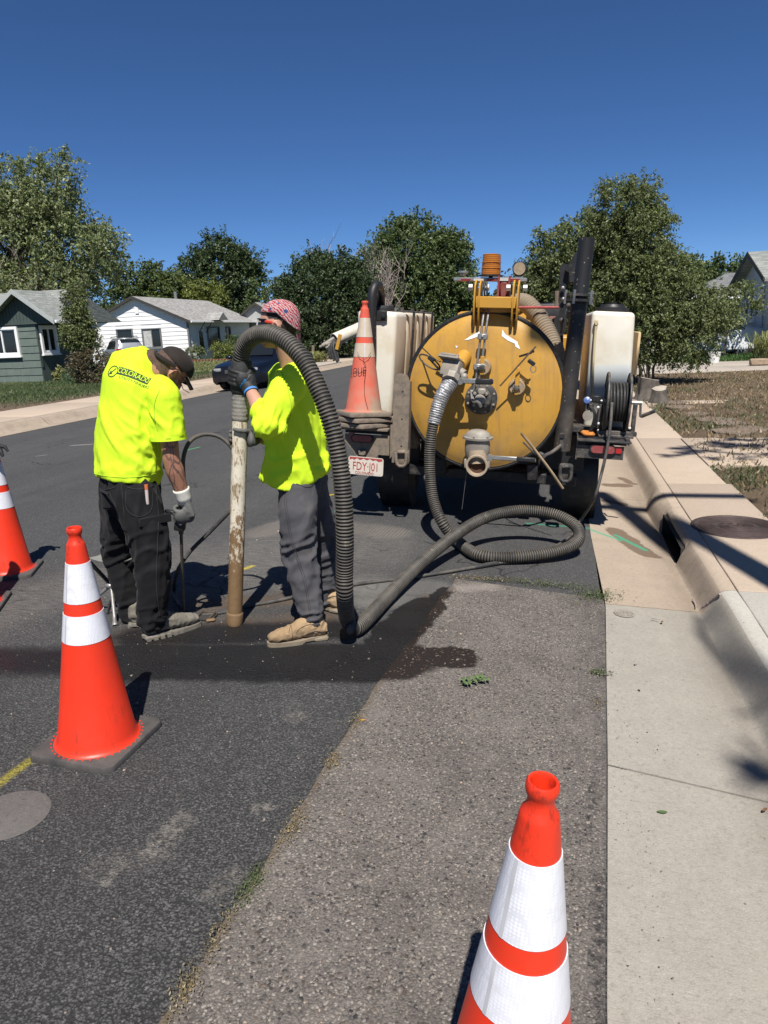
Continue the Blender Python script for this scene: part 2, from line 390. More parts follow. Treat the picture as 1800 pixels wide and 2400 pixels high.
def concrete_material(name, a, b, stain=.3, sandy=True):
    n = NT(name, 'World'); v = n.co
    c = n.mix(n.ramp(n.noise(1.1, 6, .62, v), [(.28, 0), (.72, 1)]), a, b)
    c = n.mix(n.ramp(n.noise(120, 3, .7, v), [(.3, .38), (.5, 0), (.7, 0)]), c, tuple(x*.55 for x in a))
    c = n.mix(n.ramp(n.noise(160, 2, .7, v), [(.58, 0), (.75, .45)]), c, tuple(min(1, x*1.45) for x in b))
    c = n.mix(n.math('MULTIPLY', n.ramp(n.noise(2.2, 7, .7, v), [(.5, 0), (.75, 1)]), stain), c, tuple(x*.45 for x in a))
    nz = n.noise(52, 5, .75, v)
    c = n.mix(n.ramp(nz, [(.30, .6), (.46, 0)]), c, tuple(x*.6 for x in a)); c = n.mix(n.ramp(nz, [(.55, 0), (.72, .5)]), c, tuple(min(1, x*1.22) for x in b))
    c = n.mix(n.math('MULTIPLY', n.ramp(n.noise(6, 7, .72, v), [(.45, 0), (.7, 1)]), stain*.9), c, tuple(x*.6 for x in a))
    sp = n.voro(23, 'Distance', v); sc = n.voro(23, 'Color', v)
    c = n.mix(n.math('MULTIPLY', n.ramp(sp, [(.05, .7), (.13, 0)]), n.ramp(n.xyz(0, sc), [(.8, 0), (.85, 1)])), c, (.05, .04, .035))
    br = n.noise(1, 3, .6, n.mapping((3, 130, 1), (0, 0, R(4)), vec=v))
    h = n.math('ADD', n.math('MULTIPLY', n.noise(170, 4, .7, v), 1.0), n.math('MULTIPLY', br, .35))
    return n, c, n.bump(h, .7, .004), v
def simple_concrete(name, a, b, stain=.3):
    n, c, nm, v = concrete_material(name, a, b, stain); return n.set(c, .9, 0, nm, .3)

M_road = road_material(); M_old = old_strip_material()
def gutter_mat(name, a, b, old):
    n, c, nm, v0 = concrete_material(name, a, b, .25); v = n.flat()
    # dirt that runs along the foot of the curb
    k = mr(n, n.xyz(0), .60, .86); k = n.math('MULTIPLY', k, n.ramp(n.noise(1, 5, .65, n.mapping((6, .8, 1), vec=v)), [(.3, .25), (.65, 1)]))
    c = n.mix(n.math('MULTIPLY', k, .55), c, (.085, .068, .052))
    if old:
        w = n.warp(v, 7, .14)
        damp = n.maxs(n.capsule(w, (0.48,5.943,-0.013), (0.674,5.398,-0.017), .09, .012), n.capsule(w, (0.465,6.937,-0.017), (0.605,6.844,-0.015), .05, .012), n.capsule(w, (0.53,7.653,-0.013), (0.694,7.68,-0.018), .08, .015), n.capsule(w, (0.699,8.029,-0.016), (0.774,7.796,-0.017), .05, .015))
        c = n.mix(n.math('MULTIPLY', damp, .75), c, (.10, .062, .038))
        spn = n.ramp(n.noise(60, 3, .7, v), [(.38, 0), (.55, 1)])
        g1 = n.maxs(n.capsule(n.warp(v, 8, .02), (0.256,5.874,-0.012), (0.497,5.69,-0.018), .02, .012), n.capsule(n.warp(v, 8, .02), (0.471,5.817,-0.017), (0.671,5.526,-0.013), .022, .012))
        c = n.mix(n.math('MULTIPLY', g1, n.ramp(spn, [(0, .35), (1, .9)])), c, (.03, .32, .19))
    return n.set(c, .9, 0, nm, .3)
M_gut_new = gutter_mat('new_gutter_concrete', (.30, .275, .235), (.35, .325, .28), False)
M_gut_old = gutter_mat('old_gutter_concrete', (.335, .27, .205), (.40, .325, .252), True)
M_walk_old = simple_concrete('pink_concrete', (.395, .318, .245), (.46, .375, .295), .15)
M_walk_new = simple_concrete('pale_concrete', (.42, .40, .35), (.48, .455, .40), .08)
M_curb_old = simple_concrete('curb_concrete', (.31, .25, .19), (.39, .32, .25), .5)
M_curb_new = simple_concrete('new_curb_concrete', (.30, .275, .23), (.37, .34, .29), .4)
M_drive = simple_concrete('driveway_concrete', (.36, .32, .27), (.42, .37, .31), .2)

def yard_material(name, green, dry, soil, lush, litter):
    n = NT(name, 'World'); v = n.co
    t = n.noise(.5, 6, .62, v); c = n.mix(n.ramp(n.noise(45, 4, .7, v), [(.3, 0), (.7, 1)]), tuple(x*.6 for x in green), tuple(x*1.3 for x in green))
    d = n.mix(n.ramp(n.noise(70, 4, .7, v), [(.3, 0), (.7, 1)]), dry, tuple(x*1.6 for x in dry))
    c = n.mix(n.ramp(t, [(lush-.1, 1), (lush+.1, 0)]), c, d)
    c = n.mix(n.math('MULTIPLY', n.ramp(n.noise(1.4, 5, .65, v), [(.42, 0), (.6, 1)]), litter), c, n.mix(n.noise(60, 3), soil, tuple(x*1.7 for x in soil)))
    h = n.noise(70, 5, .75, v)
    return n, c, n.bump(h, .9, .03), v
def lawn_mat():
    n, c, nm, v = yard_material('lawn_left', (.055, .075, .028), (.12, .105, .055), (.11, .078, .055), .38, .05)
    # worn soil strip beside the pavement
    k = mr(n, n.math('ADD', n.xyz(0), n.math('MULTIPLY', n.noise(.9, 5, .65, v), 3.2)), -13.4, -12.4)
    c = n.mix(k, c, n.mix(n.ramp(n.noise(12, 5, .7, v), [(.35, 0), (.65, 1)]), (.085, .055, .04), (.19, .15, .105)))
    return n.set(c, .95, 0, nm, .15)
M_lawn = lawn_mat()
n_, c_, nm_, v_ = yard_material('dry_yard', (.06, .075, .03), (.125, .095, .062), (.10, .072, .05), .60, .9); M_yard = n_.set(c_, .95, 0, nm_, .15)
n_, c_, nm_, v_ = yard_material('green_lawn', (.05, .085, .025), (.09, .1, .04), (.08, .07, .04), .25, .0); M_green = n_.set(c_, .95, 0, nm_, .15)
n_, c_, nm_, v_ = yard_material('far_ground', (.06, .07, .035), (.13, .11, .07), (.11, .09, .06), .5, .3); M_far = n_.set(c_, .95, 0, nm_, .15)

def sheet(name, xs, ys, zf, m, kind='structure'):
    b = MB(); b.grid([[(x, y, zf(x, y)) for x in xs] for y in ys]); o = b.build(name, m, smooth=60)
    if kind: o['kind'] = kind
    return o
lin = lambda a, b, n: [a+(b-a)*i/(n-1) for i in range(n)]

sheet('ground', [-900, -120, -14, 2, 80, 900], [-300, -20, 30, 100, 200, 1500], lambda x, y: -.35, M_far)
sheet('road', lin(-10.25, .28, 44), [-8, -2, 0, 2, 4, 6, 9, 14, 20, 30, 45, 70, 130], lambda x, y: gz(x), M_road)

# old strip of worn asphalt beside the gutter, its surface standing just above the resurfaced road
def seam_x(y): return float(np.interp(y, [-6, 1.4, 2.53, 4.2, 5.7, 7, 12], [.10, .14, .21, .298, .27, .28, .28]))
def strip():
    rows = []
    ys = lin(-6, 4.40, 90)
    for y in ys:
        xe = np.interp(y, [p[1] for p in EDGE], [p[0] for p in EDGE]) + .018*noise.noise((0, y*5, 1)) + .010*noise.noise((3, y*19, 1))
        r = []
        for k in range(14):
            f = k/13; x = xe+(seam_x(y)-.004-xe)*f
            yy = y if y < 4.39 else 4.40-.11*f+.02*noise.noise((x*8, 0, 4))
            r.append((x, min(yy, 4.40-.11*f) if y < 4.39 else yy, gz(x)+.010+.004*noise.noise((x*2, y*2, 0))))
        r = [(r[0][0]-.008, r[0][1], gz(r[0][0])-.004)] + r + [(seam_x(y), r[-1][1], gz(.28)-.004)]
        rows.append(r)
    rows.append([(p[0], p[1]+.01, p[2]-.02) for p in rows[-1]])
    b = MB(); b.grid(rows); o = b.build('old_asphalt_strip', M_old, smooth=60); o['kind'] = 'structure'; return o
strip()

# ---- right gutter, curb and pavement, panel by panel
def dip(y): return -.055*math.exp(-((y-5.75)/.75)**2)
gut = thing('gutter', '', ''); del gut['label']; del gut['category']; gut['kind'] = 'structure'
GJ = [(-6, -.5, 0), (-.5, 2.53, -.08), (2.53, 4.22, .03), (4.22, 7.03, .0), (7.03, 10, 0), (10, 13, 0), (13, 16, 0), (16, 19, 0), (19, 22, 0), (22, 60, 0)]
skews = [0, 0, -.10, .02, .02, 0, 0, 0, 0, 0, 0]
for i, (a, b_, _) in enumerate(GJ):
    rows = []; g = .006
    for j, y in enumerate(lin(a+g, b_-g, 24)):
        r = []
        for k in range(9):
            f = k/8; x0_ = seam_x(y)+.002; x = x0_+f*(.86-x0_); sk = skews[i]*(1-j/23)+skews[i+1]*(j/23)
            yy = y+sk*f; z = (gz(x0_)+.004)*(1-f)-.046*f+dip(yy)*f
            r.append((x, yy, z))
        rows.append(r)
    rows = [[(p[0], p[1], p[2]-.03) for p in rows[0]]]+rows+[[(p[0], p[1], p[2]-.03) for p in rows[-1]]]
    q = MB(); q.grid(rows); q.build('gutter_panel', M_gut_new if i < 3 else M_gut_old, gut, 60)
crb = thing('curb', '', ''); del crb['label']; del crb['category']; crb['kind'] = 'structure'
CTOP = .115
def curb_seg(y0, y1, m, n=10, zlow=None, name='curb_block', bulge=None):
    rows = []; NP = 16
    for y in lin(y0+.003, y1-.003, n):
        zb = -.056+dip(y); w = bulge(y) if bulge else 0
        ctl = [(.805-w*.5, zb), (.84-w*.8, zb+.014), (.872-w, .004), (.899-w, .056), (.921-w*.6, .092), (.948-w*.2, CTOP-.004), (.98, CTOP+.001), (1.015, CTOP+.003)]
        if zlow is not None: ctl = [(.90, zlow), (.899, zlow+.004), (.899, zlow+.012), (.902, .08), (.921, .097), (.948, CTOP-.004), (.98, CTOP+.001), (1.015, CTOP+.003)]
        P, _ = spline(ctl, NP-1); wob = .004*noise.noise((1, y*3, 0))+.002*noise.noise((4, y*17, 0))
        rows.append([(p[0]+wob, y, p[1]+.002*noise.noise((p[0]*9, y*11, 3))) for p in P]+[(1.015, y, -.1)])
    q = MB(); q.grid(rows); q._face(q.bm.verts[:NP][::-1]); q._face(q.bm.verts[:][-NP:])
    q.bm.faces.ensure_lookup_table()
    for i, f in enumerate(q.bm.faces):
        if i < (n-1)*(NP-1) and f.calc_center_median().x > .935: f.material_index = 1      # the trowelled top matches the walk beside it
    return q.build(name, [m, M_walk_new if m == M_curb_new else M_walk_old], crb, 75)
for y0, y1 in ((-6, -1), (-1, 1.6), (1.6, 4.2)): curb_seg(y0, y1, M_curb_new)
curb_seg(4.2, 5.2, M_curb_old, n=14)
curb_seg(5.2, 6.15, M_curb_old, n=14, zlow=.055, name='inlet_lintel')                 # the storm inlet runs under this block
curb_seg(6.15, 7.03, M_curb_old, n=16, bulge=lambda y: .05*math.sin(math.pi*(y-6.15)/.88))
for k in range(14): curb_seg(7.03+3*k, 10.03+3*k, M_curb_old)
q = MB()      # the dark chamber behind the inlet mouth
q.quad((.87, 5.2, -.12), (1.6, 5.2, -.5), (1.6, 6.15, -.5), (.87, 6.15, -.12)); q.quad((.87, 5.2, .054), (1.6, 5.2, .05), (1.6, 6.15, .05), (.87, 6.15, .054))
q.quad((1.6, 5.2, -.5), (1.6, 6.15, -.5), (1.6, 6.15, .05), (1.6, 5.2, .05)); q.quad((.87, 5.2, -.12), (1.6, 5.2, -.5), (1.6, 5.2, .05), (.87, 5.2, .054)); q.quad((.87, 6.15, -.12), (1.6, 6.15, -.5), (1.6, 6.15, .05), (.87, 6.15, .054))
q.build('inlet_chamber', mat('inlet_dark', (.03, .028, .025), .95), crb)
wk = thing('sidewalk', '', ''); del wk['label']; del wk['category']; wk['kind'] = 'structure'
def slab(y0, y1, m, x0=1.022, x1=1.60, z=CTOP, par=None, th=.09, name='slab'):
    q = MB(); q.box(((x0+x1)/2, (y0+y1)/2, z-th/2), (x1-x0-.008, y1-y0-.012, th), bev=.007, seg=2); return q.build(name, m, par or wk, 50)
for y0, y1, m in ((-6, -1, M_walk_new), (-1, 1.6, M_walk_new), (1.6, 4.2, M_walk_new)): slab(y0, y1, m, x0=1.018)
slab(4.2, 7.12, M_walk_old)
slab(7.12, 9.95, M_walk_old, x1=1.56)
for k in range(12): slab(9.95+2.9*k, 12.85+2.9*k, M_walk_old, z=CTOP+.01*random.random())
for k in range(4): slab(8.05, 9.93, M_walk_old, x0=1.565+1.6*k, x1=3.165+1.6*k, z=CTOP+.004)      # path to a front door
slab(14.05, 14.55, M_walk_old, x0=1.61, x1=3.6, z=CTOP+.006)

# ---- right yards
zr = lambda x, y: .105+.02*noise.noise((x*.6, y*.6, 0))+.05*max(0, min(1, (x-1.7)/6))
sheet('yard', lin(1.605, 30, 60), lin(-9, 22.0, 60), lambda x, y: zr(x, y)-.04*max(0, 1-(x-1.6)*6), M_yard)
drv = thing('driveway', '', ''); del drv['label']; del drv['category']; drv['kind'] = 'structure'
for k in range(5): slab(21.9, 24.5, M_drive, x0=1.62+3.4*k, x1=5.02+3.4*k, z=.13, par=drv, name='driveway_slab'); slab(24.5, 27, M_drive, x0=1.62+3.4*k, x1=5.02+3.4*k, z=.13, par=drv, name='driveway_slab')
sheet('lawn', lin(1.605, 60, 40), lin(27, 95, 20), lambda x, y: .12+.03*noise.noise((x*.5, y*.5, 0)), M_green)

# ---- left gutter, curb, pavement and lawn
lg = thing('gutter', '', ''); del lg['label']; del lg['category']; lg['kind'] = 'structure'
lw = thing('sidewalk', '', ''); del lw['label']; del lw['category']; lw['kind'] = 'structure'
for k in range(14):
    y0 = -2+3.05*k; y1 = y0+3.05
    q = MB(); q.grid([[(-10.255, y, -.012), (-10.5, y, -.022), (-10.72, y, -.03), (-10.80, y, .03), (-10.86, y, .10), (-10.93, y, .125), (-11.10, y, .13), (-11.10, y, -.1)] for y in lin(y0+.006, y1-.006, 6)])
    q.build('curb_block', M_curb_old, lg, 40)
    slab(y0, y1, M_walk_old, x0=-12.95, x1=-11.105, z=.135+.004*random.random(), par=lw)
q = MB(); q.grid([[(-10.255, y, -.012), (-10.72, y, -.03), (-10.93, y, .125), (-12.95, y, .13)] for y in (40.7, 70, 130)]); q.build('curb_block', M_curb_old, lg)
sheet('lawn', lin(-90, -12.94, 60), lin(-10, 130, 70), lambda x, y: .13+.06*noise.noise((x*.3, y*.3, 0))-.03*max(0, 1+(x+12.94)*2), M_lawn)
q = MB(); q.box((-12.2, 33.6, .14), (2.6, 4.4, .04), bev=.01); o = q.build('driveway', M_drive); o['kind'] = 'structure'

# ================================================================== TREES AND SHRUBS
def leaf_mat(name, col, var=.45, trans=.25):
    if name in MATS: return MATS[name]
    n = NT(name); g = n.t.nodes.new('ShaderNodeNewGeometry')
    r = g.outputs['Random Per Island']
    c = n.ramp(r, [(0, tuple(x*(1-var) for x in col)), (.5, col), (.85, tuple(x*(1+var*.7) for x in col)), (1, (col[0]*1.9, col[1]*1.7, col[2]*1.5))])
    n.set(c, .5, 0, None, .4)
    tr = n.t.nodes.new('ShaderNodeBsdfTranslucent'); n.lk(n.mix(.5, c, (col[0]*1.8, col[1]*2.0, col[2]*.7)), tr.inputs[0])
    mx = n.t.nodes.new('ShaderNodeMixShader'); mx.inputs[0].default_value = trans
    n.t.links.new(n.b.outputs[0], mx.inputs[1]); n.t.links.new(tr.outputs[0], mx.inputs[2]); n.t.links.new(mx.outputs[0], n.out.inputs[0])
    MATS[name] = n.m; return n.m
def unit(a): return a/np.maximum(np.linalg.norm(a, axis=1, keepdims=True), 1e-9)
def leaf_quads(pos, out, size, droop, rng, aspect=.5, up=0.0):
    n = len(pos)
    a = unit(rng.normal(size=(n, 3))*.9+out*.7+np.array([0, 0, -droop+up]))
    b = unit(np.cross(a, rng.normal(size=(n, 3))+out*.4))
    s = (size*rng.uniform(.6, 1.35, (n, 1)))
    V = np.empty((n, 4, 3)); V[:, 0] = pos-a*s*.5; V[:, 1] = pos+b*s*aspect*.5; V[:, 2] = pos+a*s*.5; V[:, 3] = pos-b*s*aspect*.5
    return V.reshape(-1, 3), np.arange(n*4).reshape(-1, 4)
def crown(lobes, ncl, per, clr, leaf, droop, rng, aspect=.5, up=0, shell=.45):
    vol = np.array([l[1][0]*l[1][1]*l[1][2] for l in lobes])**.75; idx = rng.choice(len(lobes), ncl, p=vol/vol.sum())
    ce = np.array([l[0] for l in lobes])[idx]; ra = np.array([l[1] for l in lobes])[idx]
    d = unit(rng.normal(size=(ncl, 3))); rr = rng.uniform(shell, 1.0, (ncl, 1))**.6
    cl = ce+d*ra*rr
    cs = clr*rng.uniform(.5, 1.3, (ncl, 1))
    k = rng.poisson(per, ncl)+4; ii = np.repeat(np.arange(ncl), k); N = len(ii); nt = 8
    tw = unit(d[:, None, :].repeat(nt, 1).reshape(-1, 3)*.75+rng.normal(size=(ncl*nt, 3))*.62+np.array([0, 0, .25-droop])).reshape(ncl, nt, 3)      # twigs that leave each clump
    ki = rng.integers(0, nt, N); t = rng.uniform(0, 1, (N, 1))**.8; dr = tw[ii, ki]
    pos = cl[ii]+dr*t*cs[ii]*1.35+rng.normal(size=(N, 3))*cs[ii]*.10*(1.3-t*.7)
    pos[:, 2] -= (droop*t[:, 0]**2*cs[ii][:, 0]*.8)
    o = unit(dr*.9+rng.normal(size=(N, 3))*.35)
    V, F = leaf_quads(pos, o, leaf, droop, rng, aspect, up)
    return V, F, cl
M_bark = mat('bark', (.10, .085, .07), .9, 0, .35, 9, .8, 30)
M_bark_pale = mat('pale_bark', (.42, .40, .37), .8, 0, .3, 14, .4, 40)
M_twig = mat('dead_twig', (.27, .225, .20), .9, 0, .2)
def bare_limbs(b, p, q, r0, rng, wander=.12, n=6, seg=5, r1=.25):
    p = np.array(p, float); q = np.array(q, float); L = np.linalg.norm(q-p); pts = []
    for i in range(n+1):
        t = i/n; w = rng.normal(size=3)*wander*L*math.sin(t*math.pi)*.35; pts.append(tuple(p+(q-p)*t+w))
    b.tube(pts, [r0*(1-t*(1-r1)) for t in np.linspace(0, 1, n+1)], seg, False)
def tree(name, label, base, lobes, m, leaf=.22, ncl=260, per=70, clr=.9, droop=.3, tr=.18, group=None, seed=1, fork=.3, stems=1, cat='tree', bark=None, aspect=.5, up=0, limbs=26, shell=.45, z0=None):
    rng = np.random.default_rng(seed); t = thing(name, label, cat, base, group); B = Vector(base)
    L = [((B.x+c[0], B.y+c[1], B.z+c[2]), r) for c, r in lobes]
    V, F, cl = crown(L, ncl, per, clr, leaf, droop, rng, aspect, up, shell)
    V[:, 2] = np.maximum(V[:, 2], .16)
    np_mesh('crown', V-np.array(base), F, m, t)
    b = MB(); top = max(c[0][2]+c[1][2]*.2 for c in L); cen = np.mean([c[0] for c in L], axis=0)
    for s in range(stems):
        j = (rng.normal(size=2)*.18*(stems > 1)); fz = B.z+(top-B.z)*fork*rng.uniform(.8, 1.2)
        tp = (cen[0]*.6+B.x*.4+j[0]*2, cen[1]*.6+B.y*.4+j[1]*2, fz)
        bare_limbs(b, (B.x+j[0], B.y+j[1], B.z-.15), tp, tr*(1 if stems == 1 else rng.uniform(.4, .9)), rng, .08, 6, 8, .65)
        for k in range(max(2, limbs//stems)):
            q = cl[rng.integers(len(cl))]; bare_limbs(b, tp if k % 2 else (np.array(tp)*.75+np.array((B.x+j[0], B.y+j[1], B.z))*.25), q, tr*rng.uniform(.15, .45)*(1 if stems == 1 else .6), rng, .2, 5, 5, .2)
    b.build('trunk', bark or M_bark, t, 60)
    return t
G_silver = leaf_mat('leaf_silver_green', (0.155, 0.185, 0.082), .5, .22)
G_dark = leaf_mat('leaf_dark_green', (0.052, 0.078, 0.031), .5, .2)
G_mid = leaf_mat('leaf_mid_green', (0.085, 0.118, 0.042), .45, .25)
G_yel = leaf_mat('leaf_yellow_green', (0.15, 0.175, 0.048), .4, .3)
G_olive = leaf_mat('leaf_olive', (0.128, 0.155, 0.062), .5, .25)
G_brown = leaf_mat('leaf_brownish', (0.1, 0.082, 0.046), .5, .15)

BT = 'trees behind the houses'
tree('maple_tree', 'tall silvery green tree with drooping limbs behind the grey house', (-38.0, 48.8, .1),
     [((0.0, 0.0, 8.42), (5.37, 4.39, 4.39)), ((-1.83, 0.0, 11.96), (2.44, 2.44, 2.56)), ((1.95, -0.61, 11.71), (2.07, 2.2, 2.44)), ((4.39, -1.22, 7.93), (2.68, 2.93, 2.2)), ((-4.39, 0.0, 10.0), (3.17, 2.93, 3.9)), ((1.95, -3.05, 5.12), (2.93, 2.44, 1.71)), ((-1.83, -3.9, 4.76), (3.17, 2.2, 1.83)), ((-6.1, 0.0, 6.1), (3.66, 3.05, 3.05)), ((0.24, 0.24, 13.79), (0.85, 0.98, 1.34)), ((-3.54, 0.0, 13.3), (0.73, 0.85, 1.59)), ((2.93, 0.0, 13.3), (0.73, 0.85, 1.34)), ((-6.71, 0.0, 10.98), (2.44, 2.44, 2.93))],
     G_silver, .22, 1000, 110, .97, .45, .38, None, 11, .35, 1, limbs=60)
tree('spruce_tree', 'dark conifer standing left of the tall silvery tree', (-44, 46, .1), [((0, 0, 3), (3, 3, 3)), ((.6, 0, 6), (2.4, 2.4, 2.6)), ((.5, 0, 9), (1.4, 1.4, 2))], G_dark, .26, 380, 90, .8, .5, .3, None, 12, .7)
tree('elm_tree', 'slim feathery tree between the silvery tree and the white house', (-39.0, 64, .1), [((-.8, 0, 7.2), (2.2, 2, 2.0)), ((1.4, 0, 7.0), (1.2, 1.2, 1.7)), ((2.4, 0, 5.0), (2.0, 2, 2.6)), ((-1.2, 0, 4.4), (3.2, 2.5, 3.2)), ((2.9, 0, 6.4), (.8, .8, .9))], G_mid, .26, 340, 70, .75, .4, .22, BT, 13)
tree('ash_tree', 'yellow-green tree just behind the white house roof', (-37, 66, .1), [((0, 0, 4.6), (3.4, 3, 3.2)), ((2.6, 0, 4.2), (2.6, 2.4, 2.6))], G_yel, .3, 300, 70, .9, .3, .25, BT, 14)
tree('cottonwood_tree', 'dark broad tree with three peaks behind the white house', (-34.2, 71, .1), [((0, 0, 7.0), (3.6, 3.2, 4.0)), ((-2.4, 0, 7.4), (1.7, 1.7, 2.4)), ((.3, 0, 9.4), (1.3, 1.3, 1.9)), ((2.6, 0, 7.6), (1.8, 1.8, 2.4)), ((0, 0, 3), (5, 3, 3))], G_dark, .27, 560, 105, 1.0, .15, .35, BT, 15)
tree('poplar_tree', 'thin upright saplings rising beside the capped worker', (-24.6, 60, .1), [((-.9, 0, 3.9), (.8, .8, 2.4)), ((.2, 0, 3.4), (.9, .9, 2.2)), ((1.1, 0, 4.3), (.6, .7, 2.0)), ((0, 0, 2), (2.4, 1.4, 1.8))], G_mid, .26, 130, 50, .6, 0, .12, BT, 16, .4, 4, up=.6)
tree('lilac_thicket', 'dense dark green thicket behind the worker in the patterned cap', (-13.9, 42.5, .1),
     [((0, 0, 3.4), (2.6, 2.2, 2.4)), ((-1.9, 0, 3.0), (1.2, 1.4, 2.0)), ((1.8, 0, 3.3), (1.4, 1.4, 2.1)), ((-.4, 0, 5.0), (.9, 1, 1.1)), ((1.0, 0, 4.9), (.8, 1, 1.1)), ((2.4, 0, 4.6), (.6, .8, 1.0)), ((0, 0, 1.7), (3.0, 2.2, 1.6))], G_dark, .15, 800, 110, .6, .1, .12, None, 17, .3, 7, cat='shrub')
tree('oak_tree', 'largest round-headed dark tree in the middle distance', (-11.6, 61, .1),
     [((-.6, 0, 7.1), (3.2, 3, 3.1)), ((2.4, 0, 6.0), (2.0, 2, 2.9)), ((-3.0, 0, 5.6), (1.8, 2, 2.4)), ((0, 0, 4), (4.8, 3, 3.2)), ((3.0, 0, 7.9), (.9, 1, .8))], G_mid, .24, 760, 115, .95, .2, .35, BT, 18)
tree('locust_tree', 'dull olive tree seen just right of the amber beacon', (-2.4, 63, .1), [((0, 0, 3.2), (2.6, 2.4, 2.6)), ((1.9, 0, 4.6), (1.6, 1.6, 1.8)), ((-2, 0, 2.4), (2, 2, 1.8))], G_brown, .26, 320, 75, .8, .2, .2, BT, 19)
tree('apple_tree', 'light green leaning tree behind the black stack pipe', (1.2, 44, .1), [((-1.0, 0, 4.9), (1.8, 1.8, 2.0)), ((-.2, 0, 6.3), (1.0, 1.2, 1.2)), ((-2.0, 0, 3.9), (1.5, 1.5, 1.8)), ((0, 0, 3), (2.6, 2, 2.6)), ((1.4, 0, 5.0), (1.6, 1.5, 1.8))], G_olive, .16, 520, 100, .65, .3, .2, None, 20)
tree('tall_shrub', 'tall many-stemmed olive green shrub beside the right pavement', (1.95, 18.6, .1),
     [((-.62, 0, 3.95), (.55, .7, .75)), ((-.25, 0, 3.1), (.75, .8, 1.0)), ((-.85, 0, 2.9), (.6, .6, .8)), ((-.5, 0, 2.2), (.9, .9, .9)), ((.15, 0, 2.3), (.75, .8, .9)), ((.85, -.1, 1.9), (.65, .7, .55)), ((1.35, -.2, 1.45), (.5, .5, .4)), ((.1, 0, 1.3), (.9, .8, .7)), ((.95, -.2, .95), (.6, .6, .4)), ((-.9, 0, 1.6), (.5, .5, .7)), ((-.15, 0, 4.1), (.35, .4, .6)), ((.1, 0, 3.6), (.3, .4, .6)), ((1.15, 0, 2.5), (.2, .2, .4)), ((-1.0, 0, 3.5), (.3, .3, .5))],
     G_olive, .068, 1000, 150, .3, .35, .035, None, 21, .45, 14, cat='shrub', aspect=.42, limbs=84)
tree('street_sapling', 'slim sapling with one dark stem before the blue house', (6.0, 29.4, .1), [((0, 0, 1.9), (.9, .9, .7)), ((-.5, 0, 1.5), (.7, .7, .55)), ((.6, 0, 2.2), (.6, .6, .5))], G_olive, .1, 120, 50, .28, .4, .05, None, 22, .5)
tree('garden_tree', 'small dark tree behind the far grey roof on the right', (9.5, 62, .1), [((0, 0, 3.6), (2.6, 2, 2.2)), ((-2.6, 0, 3.2), (2.2, 2, 2)), ((2.4, 0, 3.8), (1.8, 1.8, 1.8))], G_mid, .28, 320, 70, .8, .2, .2, BT, 23)
tree('young_birch', 'young birch with white stem in front of the grey house', (-17.5, 24.6, .1), [((-.38, 0, 3.0), (.28, .3, .7)), ((-.45, 0, 2.25), (.42, .4, .55)), ((-.25, 0, 1.8), (.36, .4, .45)), ((-.7, 0, 1.75), (.3, .3, .4)), ((-.3, 0, 3.7), (.12, .12, .4))], G_olive, .085, 300, 60, .26, .35, .05, None, 24, .55, 2, bark=M_bark_pale, limbs=24)
# distant growth that closes the street
rng = np.random.default_rng(31)
lb = []
for x in np.arange(-120, 120, 5.5): lb.append(((x+rng.uniform(-2, 2), 112+rng.uniform(-10, 12), rng.uniform(1.5, 3.2)), (4.5, 4, rng.uniform(2.2, 4.6))))
V, F, _ = crown(lb, 900, 42, 1.6, .55, .2, rng); o = np_mesh('distant_woods', V, F, G_dark); tag(o, 'distant belt of trees closing off the end of the street', 'woods', None, 'stuff')

def dead_brush(base, h, w, n, seed, label):
    rng = np.random.default_rng(seed); t = MB(); B = np.array(base)
    for i in range(n):
        a = B+np.array([rng.normal()*w*.15, rng.normal()*w*.15, 0]); q = B+np.array([rng.normal()*w*.5, rng.normal()*w*.4, h*rng.uniform(.6, 1)])
        bare_limbs(t, a, q, .05, rng, .12, 6, 4, .2)
        for k in range(7):
            f = rng.uniform(.35, .95); p = a+(q-a)*f; bare_limbs(t, p, p+np.array([rng.normal()*.5, rng.normal()*.5, rng.uniform(.4, 1.5)]), .02, rng, .15, 4, 3, .3)
    o = t.build('bare_shrub', M_twig, None, 0, origin=base); tag(o, label, 'shrub'); return o
dead_brush((-13.0, 52, .1), 7.4, 2.4, 60, 5, 'bare leafless grey brush between the thicket and the round tree')
dead_brush((-37.0, 45.5, 3.4), 3.6, 4.0, 16, 6, 'dead grey branches low in the tall silvery tree')
dead_brush((-14.4, 44.5, 3), 4.0, 1.0, 8, 9, 'thin bare twigs sticking out above the dark thicket')

